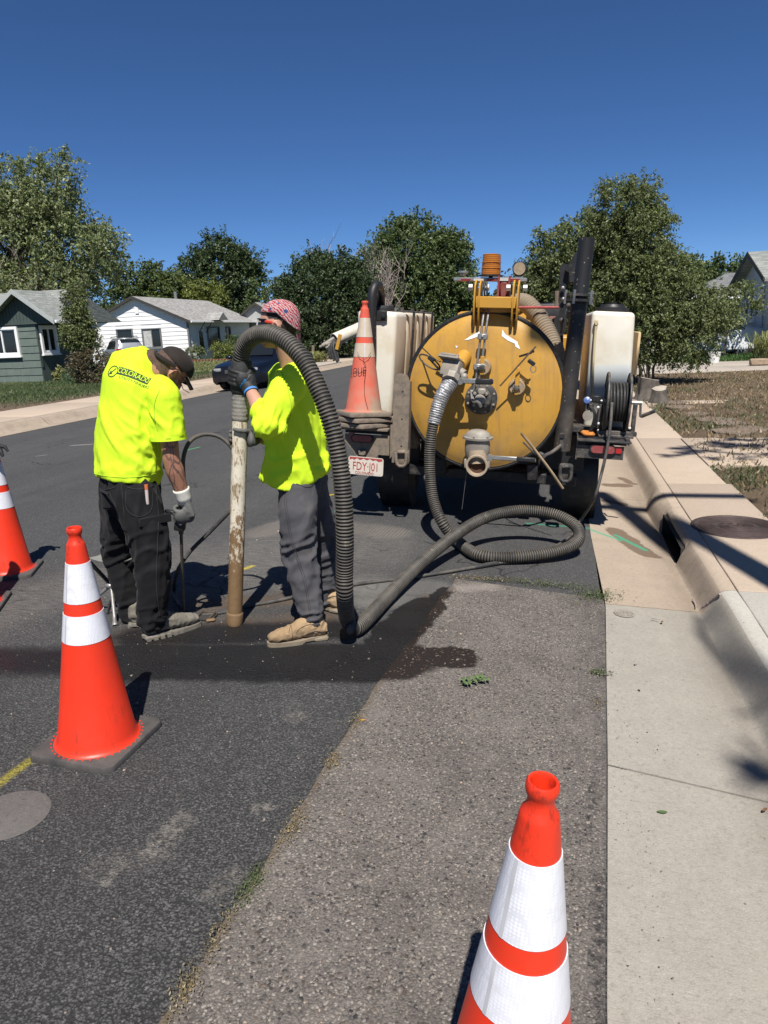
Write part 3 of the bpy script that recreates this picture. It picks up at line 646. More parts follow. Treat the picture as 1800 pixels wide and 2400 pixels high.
def shrub(name, label, base, r, m, leaf=.08, ncl=60, per=40, clr=.22, seed=1, group=None, droop=.2, aspect=.5, up=0):
    rng = np.random.default_rng(seed)
    V, F, _ = crown([((0, 0, r[2]*.9), r)], ncl, per, clr, leaf, droop, rng, aspect, up, .5); V[:, 2] = np.maximum(V[:, 2], .0)
    o = np_mesh(name, V, F, m); o.location = base; return tag(o, label, 'shrub' if 'tuft' not in name else 'plant', group)
def blades(name, label, base, n, h, w, spread, m, seed, bend=.8, cat='plant', group=None):
    rng = np.random.default_rng(seed); az = rng.uniform(0, 2*math.pi, n); hh = h*rng.uniform(.55, 1.1, n); sp = spread*rng.uniform(.2, 1, n)
    b0 = np.stack([rng.normal(size=n)*spread*.25, rng.normal(size=n)*spread*.25, np.zeros(n)], 1); d = np.stack([np.cos(az), np.sin(az), np.zeros(n)], 1)
    s = np.stack([-np.sin(az), np.cos(az), np.zeros(n)], 1); V = []
    for t, zz, ww in ((0, 0, .7), (.35, .62, 1), (.7, .95, .8), (1, .95-.45*bend, .1)):
        c = b0+d*(sp*t**1.3)[:, None]+np.array([0, 0, 1])*(hh*zz)[:, None]; V += [c-s*w*ww*.5, c+s*w*ww*.5]
    V = np.stack(V, 1).reshape(-1, 3); F = []
    for k in range(3): F.append(np.arange(n)[:, None]*8+np.array([2*k, 2*k+1, 2*k+3, 2*k+2]))
    o = np_mesh(name, V, np.concatenate(F), m); o.location = base; return tag(o, label, cat, group)
M_blade = leaf_mat('blade_green', (.07, .10, .04), .4, .3); M_bladey = leaf_mat('blade_pale', (.20, .21, .09), .35, .3); M_flower = leaf_mat('yellow_bloom', (.42, .30, .05), .3, .2); M_blue = leaf_mat('leaf_blue_green', (.07, .12, .065), .3, .2); M_purple = leaf_mat('leaf_red_brown', (.07, .035, .028), .4, .15); M_hay = leaf_mat('dry_blade', (.21, .16, .095), .35, .2)
blades('daylily_tuft', 'dark green strappy tuft at the left edge by the grey house', (-28.109,31.928,0.14), 130, .75, .035, .75, M_blade, 1)
blades('daylily_tuft', 'pale variegated strappy tuft below the grey house wall', (-26.405,31.31,0.14), 120, .62, .04, .75, M_bladey, 2)
blades('daylily_tuft', 'strappy green tuft at the corner of the grey house', (-27.525,33.86,0.14), 130, .8, .035, .7, M_blade, 3)
shrub('flower_bush', 'low bush with yellow daisies before the grey house window', (-26.215,33.34,0.14), (.75, .7, .42), M_flower, .07, 60, 26, .2, 4)
shrub('hosta_clump', 'clump of big pale yellow leaves at the bed edge', (-20.591,26.944,0.14), (.42, .42, .26), M_bladey, .17, 30, 16, .16, 5)
shrub('rue_bush', 'soft blue-green bush between yellow leaves and dark shrub', (-18.392,24.783,0.14), (.5, .45, .35), M_blue, .06, 50, 40, .18, 6)
shrub('juniper_shrub', 'brownish green shrub behind the left worker', (-17.291,24.457,0.14), (.95, .8, .66), G_brown, .07, 130, 60, .24, 7)
shrub('rose_bush', 'loose twiggy bush in front of the silver car', (-24.641,35.001,0.14), (.6, .6, .75), G_olive, .07, 60, 40, .26, 8)
blades('pampas_tuft', 'tall grassy tuft beside the young birch', (-26.53,35.821,0.14), 120, 1.35, .02, .5, M_bladey, 9, .3)
shrub('hedge_shrub', 'green shrub by the white house entrance', (-23.4, 50.2, .1), (1.3, 1.0, .75), G_mid, .14, 90, 50, .35, 10)
shrub('hedge_shrub', 'pale shrub under the white house picture window', (-23.2, 47.6, .1), (.9, .8, .55), G_yel, .12, 60, 40, .3, 11)
shrub('hedge_shrub', 'low shrub at the near corner of the white house', (-24.4, 45.6, .1), (.6, .6, .5), G_olive, .12, 40, 36, .25, 12)
shrub('barberry_shrub', 'round reddish brown shrub on the far left corner', (-13.8, 34.6, .1), (.62, .6, .45), M_purple, .07, 90, 60, .2, 13)
blades('iris_tuft', 'yellowing strappy plants in the far brick-edged bed', (-13.0, 36.8, .1), 260, .6, .05, 1.3, M_bladey, 14)
shrub('boxwood_shrub', 'bright green rounded shrub before the blue house', (7.456,35.062,0.12), (.75, .7, .5), G_mid, .07, 90, 60, .2, 15)
shrub('yew_shrub', 'dark low shrub against the blue house wall', (6.9, 33.2, .1), (.9, .8, .55), G_dark, .07, 90, 60, .22, 16)
blades('white_flower_tuft', 'silvery flowering clump at the right edge by the driveway', (6.826,27.18,0.12), 160, .95, .03, .7, M_bladey, 17, .5)

# grass that nobody could count: blades over the left lawn, litter and grass over the dry yard
def scatter_blades(name, label, xr, yr, n, h, w, m, seed, zf, cond=None, mix=None):
    rng = np.random.default_rng(seed); x = rng.uniform(*xr, n); y = rng.uniform(*yr, n)
    if cond is not None:
        k = cond(x, y, rng); x, y = x[k], y[k]
    n = len(x); z = np.array([zf(a, b) for a, b in zip(x, y)])
    az = rng.uniform(0, 2*math.pi, n); hh = h*rng.uniform(.4, 1.2, n); p = np.stack([x, y, z], 1)
    s = np.stack([np.cos(az), np.sin(az), 0*az], 1)*w*.5; tip = p+np.stack([rng.normal(size=n)*hh*.55, rng.normal(size=n)*hh*.55, hh], 1)
    V = np.stack([p-s, p+s, tip], 1).reshape(-1, 3); F = np.arange(n*3).reshape(-1, 3)
    o = np_mesh(name, V, F, m); return tag(o, label, 'grass', None, 'stuff')
scatter_blades('grass', 'short mown grass over the left lawn', (-26, -13.4), (13, 30), 26000, .09, .03, M_blade, 41, lambda x, y: .12)
scatter_blades('grass', 'short mown grass of the lawn before the white house', (-25, -13), (30, 46), 14000, .1, .05, M_bladey, 42, lambda x, y: .12)
def patchy(x, y, rng): 
    v = np.array([noise.noise((a*.55, b*.55, 3)) for a, b in zip(x, y)]); return (v > .12-.5*np.exp(-(x-1.6)/.35)) 
scatter_blades('grass', 'green weeds and grass creeping over the edge of the dry yard', (1.56, 9), (9.96, 21.8), 15000, .08, .02, M_blade, 43, lambda x, y: .10, patchy)
scatter_blades('grass', 'weedy grass in the corner between pavement and path', (1.56, 3.2), (3.2, 8.0), 6500, .06, .012, M_blade, 44, lambda x, y: .10, patchy)
scatter_blades('dry_litter', 'straw-coloured dead grass and litter over the bare yard', (1.62, 9), (3.0, 21.8), 26000, .05, .022, M_hay, 45, lambda x, y: .115+.05*max(0, min(1, (x-1.7)/6)))
scatter_blades('grass', 'lush green lawn beyond the right driveway', (2.0, 8.5), (27, 34), 16000, .13, .04, leaf_mat('blade_lush', (.06, .12, .03), .35, .3), 46, lambda x, y: .12)

# ================================================================== HOUSES
def roof_mat(name, a, b):
    n = NT(name, 'World')
    br = n.t.nodes.new('ShaderNodeTexBrick'); n.t.links.new(n.mapping((1, 1, 1)), br.inputs[0])
    c = n.mix(n.ramp(n.noise(2.2, 3, .6, n.mapping((1.2, 1.2, 6))), [(.35, 0), (.65, 1)]), a, b)
    c = n.mix(n.ramp(n.noise(18, 3, .7), [(.35, .5), (.6, 0)]), c, tuple(x*.5 for x in a))
    z = n.wave(3.2, .6, 2, 'Z'); c = n.mix(n.ramp(z, [(.0, .45), (.12, 0)]), c, tuple(x*.4 for x in a))
    return n.set(c, .9, 0, n.bump(n.noise(50, 4), .5, .02), .2)
M_roof_w = roof_mat('roof_grey', (.22, .215, .21), (.42, .41, .39)); M_roof_g = roof_mat('roof_pale', (.20, .215, .20), (.33, .345, .32)); M_roof_b = roof_mat('roof_slate', (.12, .125, .13), (.24, .24, .245))
M_white = mat('white_paint', (.78, .78, .77), .55, 0, .05, 2, .15, 60); M_graygreen = mat('grey_green_paint', (.115, .145, .125), .65, 0, .12, 3, .3, 40); M_shadegreen = mat('shaded_green_paint', (.055, .075, .068), .6, 0, .1, 3)  # last one: the grey-green darkened, eave and overhang shade put into its colour
M_blue_w = mat('pale_blue_paint', (.48, .52, .56), .6, 0, .06, 3, .2, 60); M_trim_d = mat('dark_trim', (.05, .045, .04), .5, 0, .1); M_greyw = mat('grey_wall', (.38, .38, .37), .7, 0, .08)
M_glass = NT('window_glass').set((.012, .014, .016), .06, 0, None, .6); M_curtain = mat('curtain', (.42, .42, .41), .9, 0, .3, 12); M_sash_d = mat('grey_sash', (.16, .165, .165), .5)
M_found = mat('foundation', (.33, .31, .28), .9, 0, .2, 4, .5, 30)

def clap(par, axis, c, a0, a1, z0, z1, h, m, outward, holes=(), gable=None, split=None, name='siding_board'):
    """lap boards on a wall plane; axis 'x': wall runs along X at y=c, axis 'y': along Y at x=c"""
    nz = int(math.ceil((z1-z0)/h-1e-6)); rg = random.Random(int(abs(c)*7+a0))
    for i in range(nz):
        zb = z0+i*h; zt = min(zb+h, z1)
        lo, hi = a0, a1
        if gable:
            ap, zap, ze = gable; f = lambda z: max(0, min(1, (z-ze)/(zap-ze)))
            if zb > ze-1e-6: lo = a0+(ap-a0)*f(zt); hi = a1+(ap-a1)*f(zt)
        segs = [(lo, hi)]
        for (b0, b1, w0, w1) in holes:
            if zt <= w0+.02 or zb >= w1-.02: continue
            ns = []
            for s0, s1 in segs:
                if b1 <= s0 or b0 >= s1: ns.append((s0, s1)); continue
                if b0 > s0: ns.append((s0, b0))
                if b1 < s1: ns.append((b1, s1))
            segs = ns
        if split:
            ns = []
            for s0, s1 in segs:
                x = s0
                while x < s1-1e-6:
                    w = split*rg.uniform(.75, 1.25); e = min(s1, x+w); e = s1 if s1-e < split*.3 else e; ns.append((x, e-.006 if e < s1 else e)); x = e
            segs = ns
        for s0, s1 in segs:
            if s1-s0 < .03: continue
            j = rg.uniform(-.012, .012) if split else 0
            q = MB(); t0, t1 = .034, .010
            def P(a, d, z): return (a, c+outward*d, z) if axis == 'x' else (c+outward*d, a, z)
            pr = [(0, zb+j), (t0, zb+j), (t1, zt-.004), (0, zt-.004)]
            A = [q.bm.verts.new(P(s0, d, z)) for d, z in pr]; Bv = [q.bm.verts.new(P(s1, d, z)) for d, z in pr]
            q._face(A[::-1]); q._face(Bv)
            for k in range(4): q._face([A[k], A[(k+1) % 4], Bv[(k+1) % 4], Bv[k]])
            q.build(name, m, par, 30)
def window(par, axis, c, outward, a0, a1, z0, z1, frame, sash, panes=2, fw=.09, curtain=False):
    def bx(q, u0, u1, w0, w1, d0, d1):
        cu, su = (u0+u1)/2, u1-u0; cd, sd = c+outward*(d0+d1)/2, d1-d0
        q.box((cu, cd, (w0+w1)/2) if axis == 'x' else (cd, cu, (w0+w1)/2), (su, sd, w1-w0) if axis == 'x' else (sd, su, w1-w0))
    q = MB()
    for r in ((a0-fw, a0, z0-fw, z1+fw), (a1, a1+fw, z0-fw, z1+fw), (a0, a1, z1, z1+fw), (a0, a1, z0-fw, z0)): bx(q, *r, -.03, .06)
    f = q.build('window', frame, par, 30)
    q = MB(); bx(q, a0, a1, z0, z1, -.05, -.02); q.build('pane', M_glass, f, 0)
    q = MB(); s = .045
    for r in ((a0, a0+s, z0, z1), (a1-s, a1, z0, z1), (a0+s, a1-s, z1-s, z1), (a0+s, a1-s, z0, z0+s)): bx(q, *r, -.019, .025)
    for k in range(1, panes): bx(q, a0+(a1-a0)*k/panes-.03, a0+(a1-a0)*k/panes+.03, z0+s, z1-s, -.018, .03)
    q.build('sash', sash, f, 30)
    q = MB(); bx(q, a0-fw-.04, a1+fw+.04, z0-fw-.05, z0-fw, -.02, .10); q.build('sill', frame, f, 30)
    if curtain:
        q = MB(); bx(q, a0+s, a0+(a1-a0)*.46, z0+s, z1-s, -.0185, -.012); q.build('curtain', M_curtain, f, 0)
    return f
def gable_roof_y(par, x0, x1, y0, y1, ze, xa, za, m, fascia, oh=.35, ohe=.4, th=.10):
    """ridge along Y"""
    rf = None
    for s, xe in ((-1, x0), (1, x1)):
        sl = (za-ze)/abs(xe-xa); xo = xe+s*ohe; zo = ze-sl*ohe
        q = MB(); A = [(xa, y0-oh, za), (xo, y0-oh, zo), (xo, y1+oh, zo), (xa, y1+oh, za)]
        Vt = [q.bm.verts.new((p[0], p[1], p[2]+th)) for p in A]; Vb = [q.bm.verts.new(p) for p in A]
        q._face(Vt); q._face(Vb[::-1])
        for k in range(4): q._face([Vb[k], Vb[(k+1) % 4], Vt[(k+1) % 4], Vt[k]])
        r = q.build('roof', m, par, 20)
        q = MB()
        for yy in (y0-oh-.03,):
            Vf = [(xa, yy, za+th+.01), (xo, yy, zo+th+.01), (xo, yy, zo-.08), (xa, yy, za-.08)]; q.quad(*Vf); q.quad(*[(p[0], yy+.028, p[2]) for p in Vf]); q.quad(Vf[2], Vf[3], (xa, yy+.028, za-.08), (xo, yy+.028, zo-.08))
            q.quad(Vf[0], Vf[1], (xo, yy+.028, zo+th+.01), (xa, yy+.028, za+th+.01)); q.quad(Vf[1], Vf[2], (xo, yy+.028, zo-.08), (xo, yy+.028, zo+th+.01))
        q.build('fascia', fascia, r, 0)
        q = MB(); q.box((xo+s*.05, (y0+y1)/2, zo+.03), (.09, y1-y0+2*oh, .12), bev=.02); q.build('rain_gutter', M_white, r, 30)
        rf = r
    return rf
def wallbox(par, x0, x1, y0, y1, z0, z1, m, gable=None, name='wall'):
    q = MB(); q.box(((x0+x1)/2, (y0+y1)/2, (z0+z1)/2), (x1-x0, y1-y0, z1-z0))
    if gable:
        xa, za = gable; A = [(x0, z1-.001), (x1, z1-.001), (xa, za)]
        q.prism([(p[0], p[1]) for p in A], y0, y1, Matrix(((1, 0, 0, 0), (0, 0, 1, 0), (0, 1, 0, 0), (0, 0, 0, 1))))
    return q.build(name, m, par, 0)

# white house across the street
h = thing('white_house', 'white clapboard house with grey shingle roof across the street', 'house', (-29, 50, 0))
X0, X1, Y0, Y1, ZE, XA, ZA = -33.0, -25.2, 46.5, 57.2, 2.9, -29.05, 4.55
wallbox(h, X0, X1, Y0, Y1, .0, ZE, M_white, (XA, ZA-.02))
wins = [(-30.75, -29.55, 1.15, 2.42), (-28.72, -27.32, 1.12, 2.38)]
clap(h, 'x', Y0, X0, X1, .15, ZA-.05, .285, M_white, -1, [(a-.09, b+.09, c-.14, d+.09) for a, b, c, d in wins], (XA, ZA-.05, ZE))
for i, (a, b, c, d) in enumerate(wins): window(h, 'x', Y0-.035, -1, a, b, c, d, M_sash_d, M_sash_d, 1 if i == 0 else 2, .06, i == 1)
fw = [(49.35, 51.2, 1.06, 2.36), (52.45, 53.1, 1.1, 2.34)]
clap(h, 'y', X1, Y0, Y1, .15, ZE, .285, M_white, 1, [(a-.09, b+.09, c-.14, d+.09) for a, b, c, d in fw]+[(47.75, 48.75, 0, 2.3)])
for a, b, c, d in fw: window(h, 'y', X1+.035, 1, a, b, c, d, M_sash_d, M_sash_d, 1, .06)
q = MB(); q.box((X1+.03, 48.25, 1.15), (.05, .92, 2.2), bev=.01); dr = q.build('door', M_white, h, 30)
q = MB(); q.box((X1+.058, 48.25, 1.35), (.01, .6, 1.5)); q.build('door_glass', M_glass, dr)
q = MB(); q.box((X1+.07, 48.25, .95), (.04, .7, .05)); q.ell((X1+.09, 48.62, 1.05), (.035, .035, .035)); q.build('handle', M_trim_d, dr)
rf = gable_roof_y(h, X0, X1, Y0, Y1, ZE, XA, ZA, M_roof_w, M_trim_d, .35, .45)
q = MB()   # little gable over the door, and its brackets
q.prism([(-.8, 0), (.8, 0), (0, .55)], 0, 1.2, Matrix(((0, 0, 1, X1-.2), (1, 0, 0, 50.2), (0, 1, 0, 2.86), (0, 0, 0, 1)))); q.build('entry_gable', M_roof_w, h, 0)
for y in (48.0, 49.1):
    q = MB(); q.tube([(X1+.05, y, 2.0), (X1+.6, y, 2.75)], .03, 6); q.build('bracket', M_trim_d, h)
q = MB(); q.box((X1+.05, Y0-.05, 1.45), (.12, .12, 2.7)); q.build('downspout', M_sash_d, h)
q = MB(); q.box((X1+.05, 57.0, 1.45), (.12, .12, 2.7)); q.build('downspout', M_sash_d, h)
q = MB(); q.box((XA+.1, Y0-.06, 3.72), (.28, .05, .5)); q.build('gable_vent', M_white, h)
q = MB(); q.cyl((-29.2, 52.5, 4.0), (-29.2, 52.5, 5.2), .13); q.build('flue', M_sash_d, h)
wallbox(h, -26.5, -22.6, 57.25, 63, 0, 2.9, M_greyw, (-24.55, 4.2), 'wing_wall')
gable_roof_y(h, -26.5, -22.6, 57.25, 63, 2.9, -24.55, 4.2, M_roof_w, M_trim_d, .3, .3)
window(h, 'x', 57.22, -1, -24.2, -23.2, 1.2, 2.4, M_sash_d, M_sash_d, 1, .06)
# grey-green house
h = thing('grey_green_house', 'grey-green shingled house with white window frames at the left edge', 'house', (-22.5, 28, 0))
X0, X1, Y0, Y1, ZE, XA, ZA = -24.4, -20.95, 26.0, 27.2, 2.5, -21.45, 3.74
XL, XR = -23.0, -19.9
wallbox(h, X0, X1, Y0, Y1, 0, ZE, M_shadegreen)
q = MB(); q.prism([(XL, 2.52), (XR, 2.52), (XR, 2.64), (XA, ZA-.02), (XL, 2.64)], Y0, Y1, Matrix(((1, 0, 0, 0), (0, 0, 1, 0), (0, 1, 0, 0), (0, 0, 0, 1)))); q.build('gable_wall', M_shadegreen, h, 0)
wins = [(-23.3, -21.92, 1.32, 2.30)]
clap(h, 'x', Y0, X0, X1, .12, 2.45, .30, M_graygreen, -1, [(a-.12, b+.12, c-.2, d+.12) for a, b, c, d in wins], None, .62, 'shingle')
for a, b, c, d in wins: window(h, 'x', Y0-.036, -1, a, b, c, d, M_white, M_white, 2, .11)
for k in range(20):   # upright boards in the gable
    x = XL+.08+k*.16; zt = ZA-.08-abs(x-XA)*(ZA-2.64)/(XR-XA)
    if zt > 2.6 and x < XR: q = MB(); q.box((x, Y0-.06, (2.53+zt)/2), (.145, .03, zt-2.53)); q.build('gable_board', M_shadegreen, h, 0)
q = MB(); q.box(((X0+XR)/2, Y0-.07, 2.50), (XR-X0, .05, .06)); q.build('drip_board', M_shadegreen, h)
clap(h, 'y', X1, Y0, Y1, .12, ZE, .60, M_shadegreen, 1, [(26.12, 27.4, 1.15, 2.5)], None, None, 'wall_panel')
window(h, 'y', X1+.036, 1, 26.25, 27.05, 1.35, 2.30, M_white, M_white, 2, .11)
gable_roof_y(h, XL, XR, Y0, Y1, 2.64, XA, ZA, M_roof_g, mat('shaded_trim', (.36, .38, .37), .7, 0, .1), .45, .22)  # white trim greyed, the shade on it painted into the fascia colour
wallbox(h, -33, -24.45, 27.4, 33.4, 0, 2.6, M_graygreen, None, 'main_wall')
q = MB(); q.prism([(27.0, 2.6), (33.8, 2.6), (30.4, 4.1)], -33.4, -22, Matrix(((0, 0, 1, 0), (1, 0, 0, 0), (0, 1, 0, 0), (0, 0, 0, 1)))); q.build('main_roof', M_roof_g, h, 0)
# pale blue house, right edge
h = thing('blue_house', 'pale blue clapboard house with gable end at the right edge', 'house', (10, 32, 0))
XW, YA, YB, ZE, ZA = 7.6, 29.8, 34.8, 2.95, 3.95
q = MB(); q.box((12, 32.3, ZE/2), (8.8, YB-YA, ZE)); q.prism([(YA, ZE), (YB, ZE), (32.3, ZA)], XW, 16.4, Matrix(((0, 0, 1, 0), (1, 0, 0, 0), (0, 1, 0, 0), (0, 0, 0, 1)))); q.build('wall', M_blue_w, h, 0)
clap(h, 'y', XW, YA, YB, .2, ZA-.05, .27, M_blue_w, -1, [(32.1, 34.05, 1.25, 2.75)], (32.3, ZA-.05, ZE))
for a, b in ((32.3, 32.95), (33.1, 33.75)): window(h, 'y', XW-.036, -1, a, b, 1.42, 2.55, M_white, M_white, 1, .05)
q = MB(); q.box((XW-.05, 31.0, 1.55), (.05, .12, 2.8)); q.build('corner_board', M_blue_w, h)
clap(h, 'x', YA, XW, 16, .2, ZE, .27, M_blue_w, -1)
for s, ye in ((-1, YA), (1, YB)):
    sl = (ZA-ZE)/2.5; yo = ye+s*.4; zo = ZE-.4*sl; q = MB()
    A = [(XW-.45, 32.3, ZA), (XW-.45, yo, zo), (16.8, yo, zo), (16.8, 32.3, ZA)]; Vt = [q.bm.verts.new((p[0], p[1], p[2]+.1)) for p in A]; Vb = [q.bm.verts.new(p) for p in A]; q._face(Vt); q._face(Vb[::-1])
    for k in range(4): q._face([Vb[k], Vb[(k+1) % 4], Vt[(k+1) % 4], Vt[k]])
    r = q.build('roof', M_roof_g, h, 0)
    q = MB(); q.prism([(32.3, ZA+.11), (yo, zo+.11), (yo, zo-.07), (32.3, ZA-.07)], XW-.48, XW-.452, Matrix(((0, 0, 1, 0), (1, 0, 0, 0), (0, 1, 0, 0), (0, 0, 0, 1)))); q.build('fascia', M_trim_d, r, 0)
    q = MB(); q.box((12, yo+s*.05, zo+.02), (9.4, .1, .12), bev=.02); q.build('rain_gutter', M_white, r)
# house farther up the right side
h = thing('grey_roof_house', 'low house with dark grey roof beyond the blue house', 'house', (11, 50, 0))
q = MB(); q.box((11.5, 51, 1.35), (8, 6, 2.7)); q.build('wall', M_greyw, h, 0)
q = MB(); q.bm.verts.ensure_lookup_table(); A = [(6.9, 47.4, 2.75), (16.2, 47.4, 2.75), (16.2, 54.6, 2.75), (6.9, 54.6, 2.75), (10.2, 51, 4.25), (13.6, 51, 4.25)]
Vv = [q.bm.verts.new(p) for p in A]
for f in ((0, 1, 5, 4), (1, 2, 5), (2, 3, 4, 5), (3, 0, 4), (0, 3, 2, 1)): q._face([Vv[k] for k in f])
r = q.build('roof', M_roof_b, h, 0)
q = MB(); q.box((11.55, 47.36, 2.72), (9.3, .06, .2)); q.build('fascia', M_white, r)
window(h, 'x', 47.98, -1, 11.5, 12.9, 1.0, 2.1, M_white, M_white, 2); window(h, 'x', 47.98, -1, 8.6, 9.6, 1.0, 2.1, M_white, M_white, 2)
# dark-roofed building glimpsed behind the white house
h = thing('brown_house', 'brown roofed house half hidden behind the capped worker', 'house', (-20, 74, 0))
q = MB(); q.box((-21, 76, 1.5), (9, 6, 3.0)); q.build('wall', M_greyw, h, 0)
q = MB(); q.prism([(-26, 3.0), (-16, 3.0), (-21, 5.2)], 72.6, 79.4, Matrix(((1, 0, 0, 0), (0, 0, 1, 0), (0, 1, 0, 0), (0, 0, 0, 1)))); q.build('roof', mat('roof_brown', (.12, .085, .065), .9, 0, .3, 5), h, 0)

# ---- utility pole far right
p = thing('utility_pole', 'distant wooden utility pole with crossarm above the grey roof', 'pole', (14.3, 70, 0))
q = MB(); q.tube([(14.3, 70, 0), (14.3, 70, 6.0)], [.17, .13], 8); q.build('post', M_bark, p)
q = MB(); q.box((14.3, 69.8, 5.3), (3.4, .12, .14)); q.box((15.6, 69.8, 5.75), (1.4, .12, .12)); q.build('crossarm', M_bark, p)
for dx in (-1.5, -.8, .8, 1.5):
    q = MB(); q.lathe([(.03, 0), (.07, .05), (.04, .12), (.06, .16), (.02, .22)], Matrix.Translation((14.3+dx, 69.8, 5.37)), 8); q.build('insulator', mat('ceramic', (.3, .28, .26), .3), p)

# ---- brick edging, posts, stepping stones, stumps, bucket
M_brick = mat('brick_red', (.27, .10, .075), .85, 0, .3, 6, .4, 40)
edge = thing('brick_edging', 'low red brick edging along the far left flower bed', 'edging', (-13.3, 36, .12))
bk = MB(); bk.box((-13.3, 36, .17), (.21, .1, .12), bev=.008); b0 = bk.build('brick', M_brick, edge)
for k in range(46):
    o = b0.copy(); C.objects.link(o); o.parent = edge; y = k*.115-2.6; o.location = (.06*math.sin(k*1.7)+.25*math.sin(k*.12)-(.9 if k > 40 else 0), y, .02*math.sin(k*2.3))
edge2 = thing('brick_edging', 'thin line of red bricks before the white house', 'edging', (-20, 43.5, .12))
for k in range(60):
    o = b0.copy(); C.objects.link(o); o.parent = edge2; o.location = (k*.22-6.5, .1*math.sin(k*.3), .03); o.rotation_euler = (0, 0, 1.57)
M_wood = mat('weathered_timber', (.17, .13, .095), .85, 0, .3, 9, .5, 40)
for i, (px, a, lb_) in enumerate((((-12.9, 37.2), .05, 'short upright weathered post in the far flower bed'), ((-12.1, 37.4), .5, 'leaning weathered timber in the far flower bed'))):
    q = MB(); q.box((px[0], px[1], .5), (.14, .14, 1.0 if i == 0 else 1.2), M=Rm(0, a, .3), bev=.012); o = q.build('timber_post', M_wood, None, origin=(px[0], px[1], 0)); tag(o, lb_, 'post')
M_flag = mat('flagstone', (.17, .13, .10), .9, 0, .2, 6, .5, 30)
st = [(1452, 868, .3, .22, 'stepping stone nearest the big shrub, reddish'), (1470, 878, .28, .2, 'stepping stone just past the shrub stump'), (1545, 905, .3, .24, 'reddish stepping stone midway across the dry yard'), (1575, 912, .26, .2, 'stepping stone beside the midway one in dry yard'), (1590, 930, .3, .24, 'stepping stone near the front path, left one'), (1618, 926, .26, .22, 'stepping stone near the front path, right one'), (1505, 892, .2, .15, 'small stepping stone near the short stump')]
PT = [(2.064,14.257,0.13), (2.093,13.472,0.13), (2.327,11.721,0.13), (2.443,11.336,0.13), (2.355,10.482,0.13), (2.555,10.65,0.13), (2.196,12.503,0.13)]
for i, (a, b, rx, ry, l) in enumerate(st):
    rg = random.Random(i); pl = [(rx*math.cos(t)*rg.uniform(.8, 1.1), ry*1.5*math.sin(t)*rg.uniform(.8, 1.1)) for t in np.linspace(0, 2*math.pi, 8)[:-1]]
    q = MB(); q.prism(pl, -.03, -.004+.02*min(1, (PT[i][0]-1.7)/6), Matrix.Translation(PT[i])); o = q.build('stepping_stone', M_flag, None, 0, origin=PT[i]); tag(o, l, 'stone', 'stepping stones in the dry yard')
def stump(base, r, h, label, seed):
    t = thing('tree_stump', label, 'stump', base); rg = random.Random(seed)
    q = MB(); ph = [rg.uniform(0, 6) for _ in range(4)]; rows = []
    for z, k in ((-.05, 1.55), (.04, 1.25), (.12, 1.05), (h*.6, .98), (h, .95)):
        rows.append([(base[0]+r*k*(1+.12*math.sin(3*a+ph[0])+.07*math.sin(7*a+ph[1]))*math.cos(a), base[1]+r*k*(1+.12*math.sin(3*a+ph[0])+.07*math.sin(7*a+ph[1]))*math.sin(a), base[2]+z+(.04*math.sin(a+ph[2]) if z == h else 0)) for a in np.linspace(0, 2*math.pi, 25)])
    q.grid(rows); q.build('bark', M_bark, t, 60)
    q = MB(); q._face([q.bm.verts.new(p) for p in rows[-1][:-1]]); q.build('cut_face', mat('cut_wood', (.36, .31, .25), .85, 0, .3, 20), t, 0)
stump((1.696,14.935,0.12), .20, .40, 'larger ragged tree stump at the foot of the shrub', 1)
stump((1.832,14.225,0.12), .13, .27, 'smaller pale-topped tree stump by the pavement', 2)
bp = Vector((5.065,26.386,0.12)); t = thing('bucket', 'white plastic bucket standing on grass by the driveway', 'bucket', bp)
q = MB(); q.lathe([(.15, 0), (.2, .34), (.215, .34), (.215, .36), (.19, .36), (.145, .03)], Matrix.Translation(bp), 20, True); q.build('shell', mat('bucket_plastic', (.72, .72, .70), .5, 0, .05), t)
q = MB(); q.tube([bp+Vector((.21*math.cos(a), -.03, .3-.16*math.sin(a))) for a in np.linspace(0, math.pi, 12)], .006, 6); q.build('handle', mat('wire_dark', (.05, .05, .05), .5), t)
wb = Vector((6.073,24.231,0.12)); q = MB()
for k in range(3): q.box(wb+Vector((.35*k-.1, .1*k, .12+.0*k)), (.6, .25, .2), rz=.3*k, bev=.03)
o = q.build('garden_block', mat('timber_block', (.30, .22, .15), .9, 0, .3, 8, .4, 30), None, origin=wb); tag(o, 'tan edging blocks beside the driveway at the right edge', 'block')

# ================================================================== PARKED CARS
M_tyre = mat('tyre_rubber', (.018, .018, .018), .85, 0, .2, 10, .3, 60, .35, (.12, .10, .08)); M_rim = mat('alloy', (.45, .45, .46), .3, .8); M_black = mat('black_plastic', (.012, .012, .013), .5)
M_lens = NT('clear_lens').set((.28, .29, .30), .1, 0, None, .6); M_redlens = mat('red_lens', (.32, .015, .02), .2, 0, .15); M_chrome = mat('chrome', (.6, .6, .6), .15, 1)
def loft_car(st, n=7):
    """st: list of (y, zlow, zbelt, ztop, wlow, wbelt, wtop) along the length; returns rings half profile"""
    q = MB(); rows = []
    for (y, zl, zb, zt, wl, wb, wt) in st:
        hp = [(wl*.88, zl), (wl, zl+.08), (wl*1.015, (zl+zb)*.5), (wb, zb-.03), (wb*.985, zb), (wt+(wb-wt)*.18, zb+(zt-zb)*.72), (wt*.93, zt-.015), (wt*.6, zt), (0, zt+.01)]
        full = [(x, z) for x, z in hp]+[(-x, z) for x, z in hp[-2::-1]]
        rows.append([(x, y, z) for x, z in full])
    return rows
